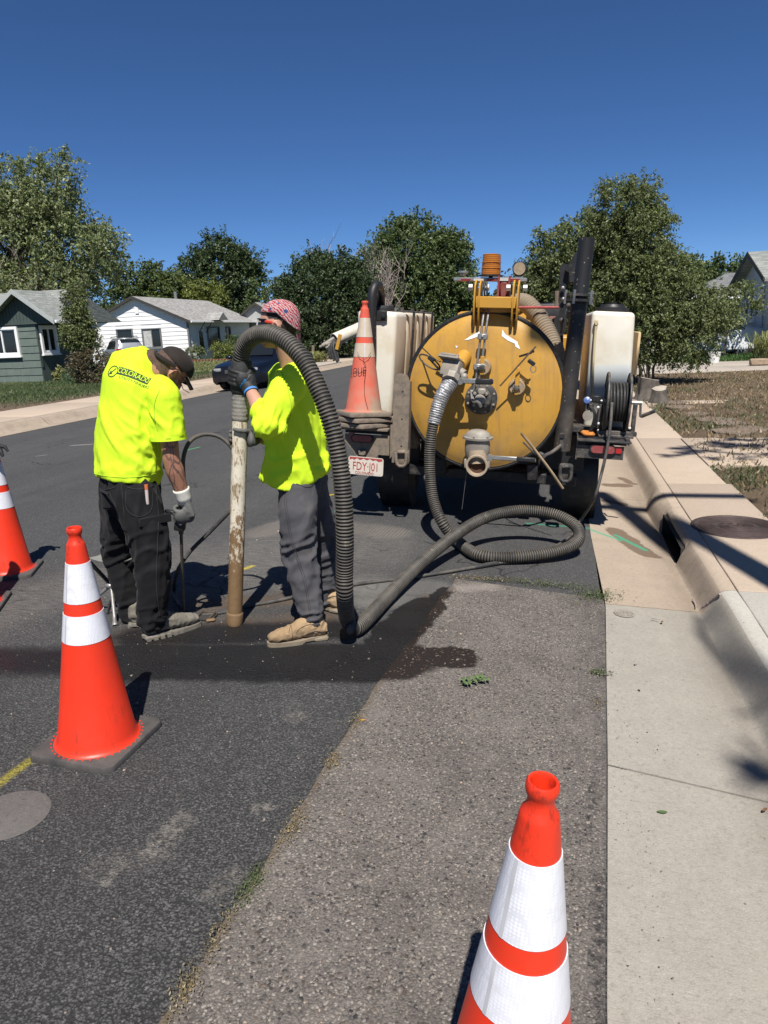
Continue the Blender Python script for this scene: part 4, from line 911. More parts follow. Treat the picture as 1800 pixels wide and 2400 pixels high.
def car(name, label, loc, rz, paint, st, wheels, L, glass, lamps, plate, extra=None):
    t = thing(name, label, 'car', loc); t.rotation_euler = (0, 0, rz)
    def mk(q, nm, m, par=t, sm=40):
        o = q.build(nm, m, None, sm); o.parent = par; return o
    q = MB(); rows = loft_car(st); q.grid(rows); q._face([v for v in q.bm.verts[:len(rows[0])]]); q._face(q.bm.verts[:][-len(rows[0]):]); mk(q, 'body', paint, sm=35)
    for wy, wr in wheels:
        for s in (-1, 1):
            wx = s*(st[3][4]-.11); M = Matrix.Translation((wx, wy, wr)) @ Matrix.Rotation(R(90)*s, 4, 'Y')
            q = MB(); q.lathe([(wr*.62, -.10), (wr*.9, -.11), (wr, -.08), (wr, .08), (wr*.9, .115), (wr*.62, .10)], M, 28, False); w = mk(q, 'wheel', M_tyre)
            q = MB(); q.lathe([(wr*.64, .06), (wr*.64, .105), (wr*.58, .11), (wr*.56, .07)], M, 28, False); q.lathe([(0.001, .09), (wr*.15, .1), (wr*.15, .07)], M, 16)
            for k in range(7):
                a = 2*math.pi*k/7; q.box(M @ Vector((wr*.36*math.cos(a), wr*.36*math.sin(a), .085)), (wr*.46, .035, .02), M=(M.to_3x3() @ Matrix.Rotation(a, 3, 'Z')))
            mk(q, 'rim', M_rim, w)
            q = MB(); q.lathe([(wr*.6, .02), (.001, .02)], M, 20, False); mk(q, 'brake_disc', M_black, w)
            q = MB(); q.lathe([(wr*1.0, -.12), (wr*1.17, -.12), (wr*1.17, .135), (wr*1.0, .13)], M @ Matrix.Rotation(R(-100), 4, 'Z'), 18, False, R(200)); mk(q, 'wheel_arch', M_black)
    for nm, pts, th in glass:
        q = MB(); V1 = [q.bm.verts.new(p) for p in pts]; q._face(V1); mk(q, nm, M_glass, sm=0)
    for nm, c, sz, m, rot in lamps:
        q = MB(); q.box(c, sz, rz=rot, bev=min(sz)*.3, seg=2); mk(q, nm, m)
    if extra: extra(t, mk)
    return t
# dark blue sedan facing the camera at the left curb
sed = [(0, .30, .62, .70, .66, .68, .58), (.05, .21, .67, .76, .80, .81, .68), (.35, .19, .72, .84, .86, .86, .76), (.9, .18, .78, .90, .89, .88, .79), (1.3, .18, .86, .92, .89, .88, .80), (1.45, .18, .90, .97, .89, .88, .78), (2.1, .18, .92, 1.42, .89, .88, .60), (2.7, .18, .93, 1.47, .89, .88, .60), (3.4, .18, .94, 1.42, .89, .88, .58), (4.0, .19, .95, 1.06, .88, .87, .70), (4.45, .24, .93, 1.02, .84, .84, .72), (4.55, .36, .80, .92, .74, .74, .66)]
M_navy = NT('navy_paint').set((.0035, .005, .010), .28, 0, None, .4, **{'Coat Weight': .15})
def sed_extra(t, mk):
    q = MB(); q.box((0, -.005, .60), (.70, .03, .11), bev=.01); g = mk(q, 'grille', M_black)
    for k in range(3):
        q = MB(); q.box((0, -.024, .565+k*.035), (.66, .012, .012)); mk(q, 'grille_bar', M_chrome, g)
    q = MB(); q.lathe([(.001, .012), (.075, .012), (.08, 0)], Matrix.Translation((0, -.022, .61)) @ Matrix.Rotation(R(90), 4, 'X') @ Matrix.Scale(.6, 4, (0, 1, 0)), 20); mk(q, 'badge', M_chrome, g)
    q = MB(); q.box((0, .0, .37), (.95, .05, .12), bev=.02); mk(q, 'lower_intake', M_black)
    for s in (-1, 1):
        q = MB(); q.ell((s*.98, 1.55, .98), (.11, .07, .07)); q.box((s*.9, 1.56, .95), (.12, .04, .03)); mk(q, 'side_mirror', M_navy)
        q = MB(); q.lathe([(.001, .01), (.05, .01), (.055, 0)], Matrix.Translation((s*.6, .06, .38)) @ Matrix.Rotation(R(90), 4, 'X'), 14); mk(q, 'fog_lamp', M_lens)
        q = MB(); q.box((s*.895, 2.35, .80), (.012, .16, .03), bev=.005); mk(q, 'door_handle', M_navy)
    q = MB(); q.box((0, -.012, .465), (.31, .012, .155), bev=.004); pl = mk(q, 'number_plate', mat('plate_white', (.62, .64, .62), .5, 0, .05))
    o = put_text('lettering', '787·WVX', .10, Matrix.Translation((0, -.021, .465)) @ Matrix.Rotation(R(90), 4, 'X'), mat('plate_green', (.03, .09, .05), .6), None, .001, .72); o.parent = pl
wsx = [(-.62, 1.50, .995), (.62, 1.50, .995), (.50, 2.06, 1.405), (-.50, 2.06, 1.405)]
def off(pts, d): return [(p[0]+d[0], p[1]+d[1], p[2]+d[2]) for p in pts]
side = lambda s: [(s*.845, 1.75, .99), (s*.845, 3.65, 1.0), (s*.69, 3.25, 1.36), (s*.68, 2.2, 1.37)]
car('parked_sedan', 'dark navy sedan parked facing the camera at the left curb', (-9.62, 20.4, -.0), R(-2), M_navy, sed, ((.85, .31), (3.55, .31)), 4.55,
    [('windscreen', off(wsx, (0, -.03, .035)), 0), ('side_window', off(side(1), (.012, 0, 0)), 0), ('side_window', off(side(-1), (-.012, 0, 0)), 0)],
    [('headlight', (.60, .05, .66), (.28, .14, .10), M_lens, .32), ('headlight', (-.60, .05, .66), (.28, .14, .10), M_lens, -.32)], None, sed_extra)
# silver wagon with its back to the camera
suv = [(0, .40, .80, .88, .74, .76, .66), (.04, .30, .95, 1.05, .84, .85, .70), (.12, .25, 1.0, 1.25, .88, .87, .64), (.32, .22, 1.02, 1.60, .89, .88, .60), (.9, .2, 1.0, 1.68, .90, .89, .62), (1.8, .2, .99, 1.70, .90, .89, .62), (2.6, .2, .97, 1.62, .90, .89, .60), (3.3, .2, .95, 1.08, .90, .88, .70), (4.1, .22, .86, .94, .88, .86, .74), (4.5, .3, .7, .8, .78, .78, .66)]
M_silver = NT('silver_paint').set((.42, .43, .45), .28, .55, None, .5)
def suv_extra(t, mk):
    for s in (-1, 1):
        q = MB(); q.tube([(s*.58, .5, 1.74), (s*.58, .6, 1.78), (s*.58, 2.3, 1.77), (s*.58, 2.4, 1.72)], .025, 6); mk(q, 'roof_rail', M_black)
    q = MB(); q.box((0, .22, 1.66), (1.15, .32, .05), bev=.02); mk(q, 'spoiler', M_silver)
    q = MB(); q.box((0, -.02, .62), (1.5, .10, .14), bev=.03); mk(q, 'bumper', mat('grey_plastic', (.06, .06, .065), .6))
    q = MB(); q.box((0, .02, .88), (.31, .012, .155)); mk(q, 'number_plate', mat('plate_white', (.62, .64, .62), .5, 0, .05))
sp = Vector((-20.691,30.639,0.13))
car('parked_wagon', 'silver wagon seen from behind in the driveway of the white house', (-25.4, 39.6, .13), R(46), M_silver, suv, ((.85, .34), (3.5, .34)), 4.5,
    [('rear_window', [(-.60, .085, 1.08), (.60, .085, 1.08), (.52, .29, 1.53), (-.52, .29, 1.53)], 0), ('side_window', [(.872, .5, 1.1), (.872, 2.6, 1.06), (.69, 2.4, 1.52), (.70, .75, 1.55)], 0), ('side_window', [(-.872, .5, 1.1), (-.872, 2.6, 1.06), (-.69, 2.4, 1.52), (-.70, .75, 1.55)], 0)],
    [('tail_light', (.72, .06, .98), (.26, .14, .2), M_redlens, .3), ('tail_light', (-.72, .06, .98), (.26, .14, .2), M_redlens, -.3)], None, suv_extra)
M_wpaint = NT('white_car_paint').set((.72, .73, .74), .3, 0, None, .5)
for i, (p, r_, l) in enumerate((((3.2, 31.0, .12), R(-82), 'white car half hidden behind the tall shrub'), ((5.2, 42.0, .12), R(-84), 'white car parked by the far grey roofed house'))):
    car('parked_car', l, p, r_, M_wpaint, sed, ((.85, .31), (3.55, .31)), 4.55, [('windscreen', off(wsx, (0, -.03, .035)), 0), ('side_window', off(side(1), (.012, 0, 0)), 0), ('side_window', off(side(-1), (-.012, 0, 0)), 0)],
        [('headlight', (.62, .12, .66), (.30, .16, .11), M_lens, -.35), ('headlight', (-.62, .12, .66), (.30, .16, .11), M_lens, .35)], None)

# ================================================================== VACUUM TRAILER
M_yellow = mat('tank_yellow', (.47, .245, .034), .38, 0, .10, 2.5, .08, 30, .22, (.30, .19, .075), 5)
def yellow_door():
    n = NT('door_yellow'); c = n.mix(n.ramp(n.noise(2.2, 5, .6), [(.3, 0), (.7, 1)]), (.46, .245, .036), (.54, .295, .046))
    c = n.mix(n.math('MULTIPLY', n.ramp(n.noise(4.5, 8, .7), [(.42, 0), (.68, 1)]), .55), c, (.30, .175, .065))
    z = n.t.nodes.new('ShaderNodeMapRange'); n.lk(n.xyz(2), z.inputs[0]); z.inputs[1].default_value = .95; z.inputs[2].default_value = .52
    c = n.mix(n.math('MULTIPLY', z.outputs[0], n.ramp(n.noise(9, 6), [(.3, .25), (.7, .8)])), c, (.27, .185, .095))
    sp = n.voro(55, 'Distance'); sc = n.voro(55, 'Color')
    c = n.mix(n.math('MULTIPLY', n.ramp(sp, [(.10, .85), (.2, 0)]), n.ramp(n.xyz(0, sc), [(.80, 0), (.84, 1)])), c, (.20, .10, .03))
    scr = n.noise(1, 2, .5, n.mapping((30, 30, 260), (R(0), R(50), 0))); c = n.mix(n.ramp(scr, [(.70, 0), (.74, .5)]), c, (.25, .13, .04))
    run = n.noise(1, 4, .6, n.mapping((22, 22, 1.2))); c = n.mix(n.math('MULTIPLY', n.ramp(run, [(.52, 0), (.68, 1)]), .42), c, (.28, .165, .065))
    return n.set(c, n.ramp(n.noise(6, 5), [(.3, .30), (.7, .55)]), 0, None, .5)
M_door = yellow_door()
DUST = (.27, .22, .165)
M_steel = mat('dusty_black_steel', (.035, .035, .036), .5, 0, .2, 8, .3, 60, .32, DUST, 14)
M_blk = mat('black_frame', (.014, .014, .015), .5, 0, .2, 8, .2, 60, .12, DUST, 10)
M_mudsteel = mat('mud_caked_steel', (.09, .08, .07), .8, 0, .2, 9, .6, 70, .75, (.25, .20, .15), 16)
M_cast = mat('cast_aluminium', (.30, .28, .245), .6, .3, .15, 10, .4, 90, .45, (.30, .24, .175), 9)
M_galv = mat('galvanised', (.34, .335, .32), .42, .7, .15, 14, .2, 80, .2, DUST)
M_rubber = mat('hose_rubber', (.022, .022, .022), .65, 0, .2, 9, .3, 60, .2, (.16, .14, .12), 12)
def splash_black():
    n = NT('splashed_black'); v = n.voro(42, 'Distance'); cc = n.voro(42, 'Color')
    c = n.mix(n.math('MULTIPLY', n.ramp(v, [(.10, .9), (.22, 0)]), n.ramp(n.xyz(0, cc), [(.72, 0), (.76, 1)])), (.016, .016, .017), (.30, .27, .23))
    z = n.t.nodes.new('ShaderNodeMapRange'); n.lk(n.xyz(2), z.inputs[0]); z.inputs[1].default_value = 1.5; z.inputs[2].default_value = .6
    c = n.mix(n.math('MULTIPLY', z.outputs[0], n.ramp(n.noise(6, 6), [(.35, .1), (.7, .75)])), c, (.17, .14, .11)); return n.set(c, .5, 0, None, .4)
M_splash = splash_black()
def tank_white(name, water):
    n = NT(name); c = n.mix(n.ramp(n.noise(2, 5), [(.3, 0), (.7, 1)]), (.62, .59, .50), (.72, .69, .61))
    c = n.mix(n.math('MULTIPLY', n.ramp(n.noise(3.2, 6, .65), [(.5, 0), (.75, 1)]), .6), c, (.50, .40, .25))
    if water:   # the level of the water shows through the wall
        z = n.t.nodes.new('ShaderNodeMapRange'); n.lk(n.xyz(2), z.inputs[0]); z.inputs[1].default_value = 1.315; z.inputs[2].default_value = 1.30
        c = n.mix(n.math('MULTIPLY', z.outputs[0], .55), c, (.52, .58, .60))
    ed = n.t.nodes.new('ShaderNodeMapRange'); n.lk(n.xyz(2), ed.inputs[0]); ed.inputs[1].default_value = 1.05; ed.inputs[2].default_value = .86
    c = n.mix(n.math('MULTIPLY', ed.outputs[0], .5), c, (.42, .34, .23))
    return n.set(c, .42, 0, None, .4, **{'Subsurface Weight': .15, 'Subsurface Radius': (.03, .03, .025)})
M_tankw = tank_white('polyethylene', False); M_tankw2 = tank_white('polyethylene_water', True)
n = NT('side_poly'); cc = n.mix(n.ramp(n.noise(4, 6, .65), [(.35, 0), (.7, 1)]), (.46, .38, .26), (.64, .59, .49)); M_tankside = n.set(cc, .5, 0, None, .4)
TR = thing('vacuum_trailer', 'yellow vacuum excavation trailer with white water tanks by the curb', 'trailer', (-.57, 6.9, 0))
TILT = .065; T3 = Matrix.Rotation(TILT, 3, 'Y'); TC = Vector((-.575, 5.7, 1.14)); TM = Matrix.Translation(TC) @ T3.to_4x4() @ Matrix.Rotation(R(90), 4, 'X')   # local z -> -Y (towards camera)
def part(q, name, m, par=None, sm=38): return q.build(name, m, par or TR, sm)
def tp(x, y, z): return TC + T3 @ Vector((x, y, z))       # tank coordinates: x right, y away, z up, from the centre of its rear face
RT = .605
q = MB(); q.lathe([(RT-.004, -2.9), (RT-.004, -.02), (RT+.018, -.02), (RT+.018, 0), (RT-.006, .002)], TM, 72, True); part(q, 'tank', M_yellow)
q = MB(); q.lathe([(RT+.028, -.018), (RT+.028, -.004), (RT+.012, .014), (RT-.004, .010)], TM, 72, False); part(q, 'gasket', M_blk)
q = MB(); q.lathe([(RT-.005, -.004), (RT-.005, .016), (RT-.03, .026)]+[(RT*f, .03+.055*(1-f*f)) for f in (.9, .75, .6, .45, .3, .15, .02)], TM, 72, True); door = part(q, 'rear_door', M_door)
def face_y(x, z): return -.03-.055*(1-(x*x+z*z)/RT**2)     # y of the dished door at tank (x,z)
def door_pt(x, z, out=0): return tp(x, face_y(x, z)-out, z)
def tz(P):      # world point near the door plane -> tank x,z
    v = T3.transposed() @ (Vector(P)-TC); return v.x, v.z
# torn white stickers
M_stick = mat('torn_sticker', (.72, .72, .70), .7, 0, .1, 20)
for pts in ([(-0.428,5.65,1.616), (-0.404,5.65,1.581), (-0.313,5.65,1.522), (-0.306,5.65,1.491), (-0.334,5.65,1.509), (-0.383,5.65,1.532), (-0.432,5.65,1.568)], [(-0.337,5.65,1.523), (-0.302,5.65,1.495), (-0.292,5.65,1.463), (-0.327,5.65,1.485)],
            [(-0.608,5.65,1.609), (-0.59,5.65,1.595), (-0.622,5.65,1.568), (-0.687,5.65,1.55), (-0.719,5.65,1.548), (-0.672,5.65,1.577)], [(-0.788,5.65,1.511), (-0.767,5.65,1.504), (-0.781,5.65,1.49)]):
    q = MB(); V0 = [q.bm.verts.new(door_pt(*tz(p), .003)) for p in pts]; q._face(V0); part(q, 'torn_sticker', M_stick, door, 0)
# hinge frame on top
for x, pts in ((-.10, None), (.185, None)):
    q = MB(); M = Matrix.Translation(TC) @ T3.to_4x4() @ Matrix(((0, 0, 1, x), (1, 0, 0, 0), (0, 1, 0, 0), (0, 0, 0, 1)))
    for dx in (0, .035):
        q.prism([(-.03, .52), (-.075, .50), (-.12, .56), (-.15, .70), (-.13, .80), (-.06, .845), (.02, .83), (.05, .74), (.0, .66), (-.05, .62)], dx-.006, dx+.006, M)
    hb = part(q, 'hinge_bracket', M_yellow)
    for dx in (-.045, .08):
        q = MB(); q.lathe([(.001, 0), (.026, 0), (.026, .03), (.001, .03)], M @ Matrix.Translation((-.02, .79, dx-.015)), 6); part(q, 'hinge_bolt', mat('white_nut', (.6, .59, .55), .5), hb)
q = MB(); q.box(tp(.06, -.10, .68), (.30, .06, .085), M=T3, bev=.006); part(q, 'cross_member', M_yellow)
q = MB(); q.box(tp(.05, .02, .625), (.36, .12, .03), M=T3, bev=.006); part(q, 'hinge_pad', M_yellow)
q = MB(); q.box(tp(.10, .10, .78), (.06, .14, .12), M=T3, bev=.012); q.box(tp(.14, .1, .80), (.015, .16, .16), M=T3); q.box(tp(.06, .1, .80), (.015, .16, .16), M=T3); part(q, 'clevis', mat('red_clevis', (.20, .035, .03), .5, 0, .2, 8, 0, 80, .2))
# light bar, beacon, work lamps
q = MB(); q.box((-0.53,5.78,1.992), (.56, .07, .028), M=T3, bev=.004); lb_ = part(q, 'light_bar', M_galv)
for k, px in enumerate(((-0.714,5.735,1.998), (-0.614,5.735,1.993), (-0.515,5.735,1.987), (-0.418,5.735,1.982), (-0.341,5.735,1.978))):
    q = MB(); q.box(px, (.075, .012, .016), M=T3); part(q, 'reflective_strip', mat('strip_red', (.22, .02, .02), .4) if k % 2 == 0 else mat('strip_white', (.5, .48, .45), .4), lb_)
bz = Vector((-0.528,5.8,2.017)); MBz = Matrix.Translation(bz) @ T3.to_4x4() @ Matrix.Diagonal((1.12, 1.12, .97, 1))
n = NT('amber_lens'); n.set(n.mix(n.ramp(n.wave(22, 0, 0, 'Z'), [(.3, 0), (.7, 1)]), (.34, .10, .008), (.55, .20, .02)), .22, 0, None, .5, **{'Transmission Weight': .25}); M_amber = n.m
q = MB(); q.lathe([(.066, .012)]+[(.066-.006*(z/.16)+(.0012 if k % 2 else -.0006), .012+z) for k, z in enumerate(np.linspace(0, .15, 22))]+[(.055, .166), (.02, .170), (.001, .170)], MBz, 32); bc = part(q, 'beacon', M_amber)
q = MB(); q.lathe([(.001, 0), (.085, 0), (.085, .008), (.07, .012), (.001, .012)], MBz, 32); q.lathe([(.001, -.03), (.014, -.03), (.014, .0), (.001, 0)], MBz, 10); part(q, 'beacon_base', M_blk, bc)
for z in (.056, .10):
    q = MB(); q.lathe([(.0655, z), (.069, z+.003), (.0655, z+.006)], MBz, 32, False); part(q, 'lens_band', M_amber, bc)
wl = Vector((-0.308,5.76,2.056)); Mw = Matrix.Translation(wl) @ Matrix.Rotation(R(90), 4, 'X')
q = MB(); q.lathe([(.001, -.05), (.035, -.05), (.05, -.02), (.053, .0), (.05, .012), (.045, .014)], Mw, 28, True)
for k in range(11): a = R(20+14*k); q.box(wl+Vector((.052*math.cos(a), .02, .052*math.sin(a))), (.006, .05, .016), M=Matrix.Rotation(-a+R(90), 3, 'Y'))
w_ = part(q, 'work_lamp', M_blk, lb_)
q = MB(); q.lathe([(.001, .016), (.044, .0165), (.046, .012)], Mw, 28, True); part(q, 'lamp_lens', mat('dusty_lens', (.30, .23, .15), .5, 0, .2, 30), lb_)
q = MB(); q.box(wl+Vector((0, .01, -.062)), (.05, .03, .02)); q.tube([wl+Vector((-.02, .0, -.05)), wl+Vector((-.045, -.01, -.075))], .004, 6); part(q, 'lamp_bracket', M_galv, lb_)
sl = Vector((-0.74,5.78,2.031)); q = MB(); q.lathe([(.001, 0), (.02, 0), (.028, .018), (.042, .022), (.042, .032), (.03, .036), (.001, .036)], Matrix.Translation(sl) @ T3.to_4x4(), 20); part(q, 'marker_lamp', M_galv, lb_)
for px in ((-0.693,5.74,1.992), (-0.383,5.74,1.975)):
    q = MB(); q.box(Vector(px)+Vector((0, 0, -.05)), (.012, .02, .10)); part(q, 'bar_post', M_blk, lb_)
# hydraulic lines and clamps
for dx, lab in ((0, 0), (.035, 0)):
    pts = [tp(-.035+dx, -.02, .66), tp(-.03+dx, -.085, .60), tp(-.035+dx*.95, -.135, .47), tp(-.05+dx, -.145, .25), tp(-.055+dx*.7, -.14, .10), tp(-.075+dx*1.0, -.13, -.0+.02*dx), tp(-.06+dx, -.17, -.03)]
    q = MB(); q.tube(spline(pts, 30)[0], .0085, 8); part(q, 'hydraulic_line', M_galv)
for z, x in ((.43, -.02), (.205, -.04)):
    q = MB(); q.box(tp(x, -.15, z), (.075, .035, .045), M=T3, bev=.006); q.ell(tp(x, -.172, z+.002), (.009, .007, .009)); part(q, 'line_clamp', M_galv)
for k in range(3):
    a = tp(-.05+.012*k, -.03, .83); q = MB(); q.tube(spline([a, tp(-.055+.02*k, -.05, .74), tp(-.04+.015*k, .02, .60), tp(-.06+.03*k, .03, .5)], 14)[0], .007, 6); part(q, 'cable', M_blk)
# pump flange with bolts
pf = tz((-0.587,5.62,1.103)); c0 = Vector(door_pt(pf[0], pf[1], 0)); Mf = Matrix.Translation(c0) @ T3.to_4x4() @ Matrix.Rotation(R(90), 4, 'X')
q = MB(); q.lathe([(.001, .0), (.125, .0), (.125, .022), (.11, .03), (.085, .034), (.085, .075), (.075, .085), (.001, .085)], Mf, 36); pu = part(q, 'pump_flange', M_steel)
q = MB(); q.lathe([(.001, .085), (.042, .085), (.040, .115), (.034, .12), (.001, .12)], Mf, 24); q.box(Mf @ Vector((.01, .06, .09)), (.06, .05, .05), M=T3, bev=.01); part(q, 'pump_housing', M_cast, pu)
for k in range(4):
    a = R(45+90*k); q = MB(); q.lathe([(.001, .086), (.014, .086), (.014, .10), (.001, .104)], Mf @ Matrix.Translation((.062*math.cos(a), .062*math.sin(a), 0)), 6); part(q, 'bolt', M_cast, pu)
for k in range(8):
    a = R(22+45*k); q = MB(); q.lathe([(.001, .024), (.010, .024), (.010, .036), (.001, .038)], Mf @ Matrix.Translation((.107*math.cos(a), .107*math.sin(a), 0)), 6); part(q, 'bolt', M_cast, pu)
q = MB(); q.tube(spline([tp(-.085, -.13, .02), tp(-.06, -.2, -.05), tp(-.02, -.22, -.05), tp(.0, -.2, -.09)], 12)[0], .014, 8); part(q, 'fitting', M_galv, pu)
# round port caps with straps
def port(px, strap_up):
    x, z = tz(px); c0 = Vector(door_pt(x, z, 0)); M = Matrix.Translation(c0) @ T3.to_4x4() @ Matrix.Rotation(R(90), 4, 'X')
    q = MB(); q.lathe([(.001, -.01), (.066, -.01), (.066, .02), (.062, .03), (.062, .055), (.055, .062)]+[(.055*f, .062+.004*math.sin(f*20)) for f in (.8, .6, .4, .2, .02)], M, 36); p_ = part(q, 'port_cap', mat('cap_tan', (.30, .215, .125), .65, 0, .15, 8, .2, 60, .4, (.32, .24, .15)))
    q = MB(); q.box(M @ Vector((0, .015, .078)), (.03, .012, .14), M=T3, bev=.003); part(q, 'cap_strap', M_yellow, p_)
    q = MB(); q.lathe([(.001, .08), (.02, .08), (.02, .10), (.001, .104)], M, 6); part(q, 'cap_nut', M_steel, p_)
    q = MB(); q.lathe([(.024, .079), (.032, .0835), (.024, .086)], M, 20, False, R(230)); part(q, 'cap_clip', M_galv, p_)
    return M, p_
M1, _p = port((-0.573,5.6,1.342), 1); M2, p2 = port((-0.312,5.6,1.185), 0)
q = MB(); q.box(M2 @ Vector((.0, .075, .085)), (.032, .012, .15), M=T3, bev=.003); part(q, 'swing_arm', M_yellow, p2)
q = MB(); q.tube([(-0.434,5.5,1.203), (-0.202,5.48,1.456), (-0.169,5.48,1.488)], .006, 6); part(q, 'pull_wire', mat('rusty_bar', (.12, .085, .055), .7, .3), p2)
q = MB(); q.box((-0.202,5.5,1.371), (.06, .03, .03), M=Rm(0, R(40), 0).to_3x3(), bev=.005); part(q, 'latch', M_blk, p2)
q = MB(); q.tube([Vector((-0.188,5.49,1.324))+Vector((.02*math.cos(a), 0, .026*math.sin(a))) for a in np.linspace(0, 2*math.pi, 20)[:-1]], .0035, 6, closed=True); part(q, 'pull_ring', M_galv, p2)
q = MB(); q.tube([(-0.293,5.55,1.416), (-0.203,5.5,1.442)], .008, 6); q.box((-0.196,5.49,1.452), (.03, .02, .02), bev=.004); part(q, 'latch_rod', M_blk, p2)
# suction inlet: yellow stub, gate valve, lever
q = MB(); q.tube([door_pt(*tz((-0.717,5.62,1.426))), (-0.748,5.5,1.363)], .058, 24); part(q, 'inlet_stub', M_yellow)
vc = Vector((-0.796,5.46,1.343)); VMX = Rm(R(-22), R(8), R(-14))
vv = MB(); vv.box(vc+Vector((0, 0, .0)), (.145, .10, .13), M=VMX.to_3x3(), bev=.016, seg=2); va = part(vv, 'gate_valve', M_cast)
q = MB(); q.box(vc+Vector((-.005, -.005, .075)), (.165, .12, .018), M=VMX.to_3x3(), bev=.004); q.box(vc+Vector((-.007, -.01, .095)), (.13, .09, .025), M=VMX.to_3x3(), bev=.01); part(q, 'valve_bonnet', M_cast, va)
for sx in (-.065, .065):
    for sy in (-.045, .045): q = MB(); q.lathe([(.001, 0), (.011, 0), (.011, .014), (.001, .016)], Matrix.Translation(vc+Vector((0, 0, .083))) @ VMX @ Matrix.Translation((sx, sy, 0)), 6); part(q, 'bolt', M_galv, va)
q = MB(); q.tube([vc+Vector((.01, -.05, -.045)), vc+Vector((-.0, -.09, -.085))], .066, 8); part(q, 'hex_collar', M_cast, va)
q = MB(); q.tube([vc+Vector((.06, .02, -.02)), vc+Vector((.10, .0, -.045))], .035, 10); q.ell(vc+Vector((.10, -.02, -.06)), (.028, .03, .03)); part(q, 'valve_flange', M_cast, va)
a, b = Vector((-0.722,5.4,1.255)), Vector((-0.474,5.4,1.239)); M = along(a, b)
q = MB(); q.box((a+b)/2+Vector((0, 0, .004)), ((b-a).length, .012, .038), M=Matrix.Rotation(.04, 3, 'Y'), bev=.005); q.lathe([(.001, -.02), (.026, -.02), (.026, .03), (.001, .03)], Matrix.Translation(a) @ Matrix.Rotation(R(90), 4, 'X'), 16); part(q, 'valve_lever', M_galv, va)
q = MB(); q.box(a+(b-a)*.72+Vector((0, -.002, .003)), ((b-a).length*.54, .02, .044), M=Matrix.Rotation(.04, 3, 'Y'), bev=.008); part(q, 'lever_grip', M_blk, va)
# ring pull and strap left of the valve
q = MB(); q.tube([Vector((-0.969,5.5,1.397))+Vector((.085*math.cos(a)*.9, 0, -.085*math.cos(a)*.62))+Vector((.018*math.sin(a), 0, .028*math.sin(a))) for a in np.linspace(0, 2*math.pi, 30)[:-1]], .0065, 6, closed=True); part(q, 'pull_ring', M_steel, va)
q = MB(); q.tube(spline([(-1.039,5.6,1.501), (-0.943,5.5,1.431), (-0.88,5.48,1.396)], 8)[0], .005, 6); q.tube([(-0.979,5.5,1.433), (-0.888,5.48,1.334)], .009, 6); q.box((-0.953,5.49,1.422), (.05, .03, .035), M=Rm(0, R(35), 0).to_3x3(), bev=.005); part(q, 'strap_clip', M_blk, va)
q = MB(); q.box((-0.882,5.56,1.406), (.02, .012, .1), M=Rm(0, R(-50), 0).to_3x3(), bev=.003); part(q, 'strap_hook', M_yellow, va)
# lower drain valve
dc = Vector((-0.609,5.5,0.729)); D3 = Rm(R(8), TILT, 0)
q = MB(); q.tube([door_pt(*tz((-0.621,5.6,0.686))), dc], .07, 20); part(q, 'drain_stub', M_cast)
q = MB(); q.lathe([(.05, -.075), (.088, -.07), (.098, -.03), (.098, .04), (.088, .075), (.05, .08)], Matrix.Translation(dc) @ D3 @ Matrix.Scale(.62, 4, (0, 1, 0)), 20); dv = part(q, 'drain_valve', M_cast)
q = MB(); q.lathe([(.001, .078), (.118, .078), (.118, .094), (.10, .098), (.085, .125), (.055, .145), (.001, .15)], Matrix.Translation(dc) @ D3 @ Matrix.Scale(.62, 4, (0, 1, 0)), 28); part(q, 'valve_bonnet', M_cast, dv)
for k in range(6): a = 2*math.pi*k/6+.3; q = MB(); q.lathe([(.001, .094), (.009, .094), (.009, .106), (.001, .107)], Matrix.Translation(dc) @ D3 @ Matrix.Translation((.107*math.cos(a), .062*math.sin(a), 0)), 6); part(q, 'bolt', M_galv, dv)
oc = Vector((-0.603,5.4,0.608)); Mo = Matrix.Translation(oc) @ Matrix.Rotation(TILT, 4, 'Y') @ Matrix.Rotation(R(90), 4, 'X')
q = MB(); q.lathe([(.068, -.10), (.074, -.02), (.086, -.015), (.086, .012), (.082, .016), (.070, .014), (.066, -.06), (.064, -.10)], Mo, 40, False); q.tube([oc+Vector((0, .08, 0)), dc+Vector((0, .0, -.02))], .075, 16); part(q, 'outlet', mat('outlet_tan', (.34, .265, .19), .7, 0, .15, 9, .3, 60, .4, (.38, .30, .21)), dv)
q = MB(); q.lathe([(.066, -.04), (.001, -.05)], Mo, 24, False); part(q, 'outlet_gate', mat('rust_dark', (.06, .025, .012), .85), dv)
for s in (-1, 1): q = MB(); q.box(oc+Vector((s*.09, .02, .015)), (.018, .03, .07), bev=.004); part(q, 'cam_ear', M_cast, dv)
a, b = Vector((-0.506,5.43,0.668)), Vector((-0.157,5.43,0.647))
q = MB(); q.box((a+b)/2, ((b-a).length, .012, .034), M=Matrix.Rotation(.06, 3, 'Y'), bev=.005); q.lathe([(.001, -.02), (.024, -.02), (.024, .025), (.001, .025)], Matrix.Translation(a) @ Matrix.Rotation(R(90), 4, 'X'), 16); part(q, 'valve_lever', M_galv, dv)
q = MB(); q.box(a+(b-a)*.78+Vector((0, -.002, 0)), ((b-a).length*.42, .018, .038), M=Matrix.Rotation(.06, 3, 'Y'), bev=.008); part(q, 'lever_grip', M_blk, dv)
q = MB(); q.tube([(-0.672,5.45,0.675), (-0.729,5.45,0.247)], .0015, 5); part(q, 'drip_wire', M_galv, dv)
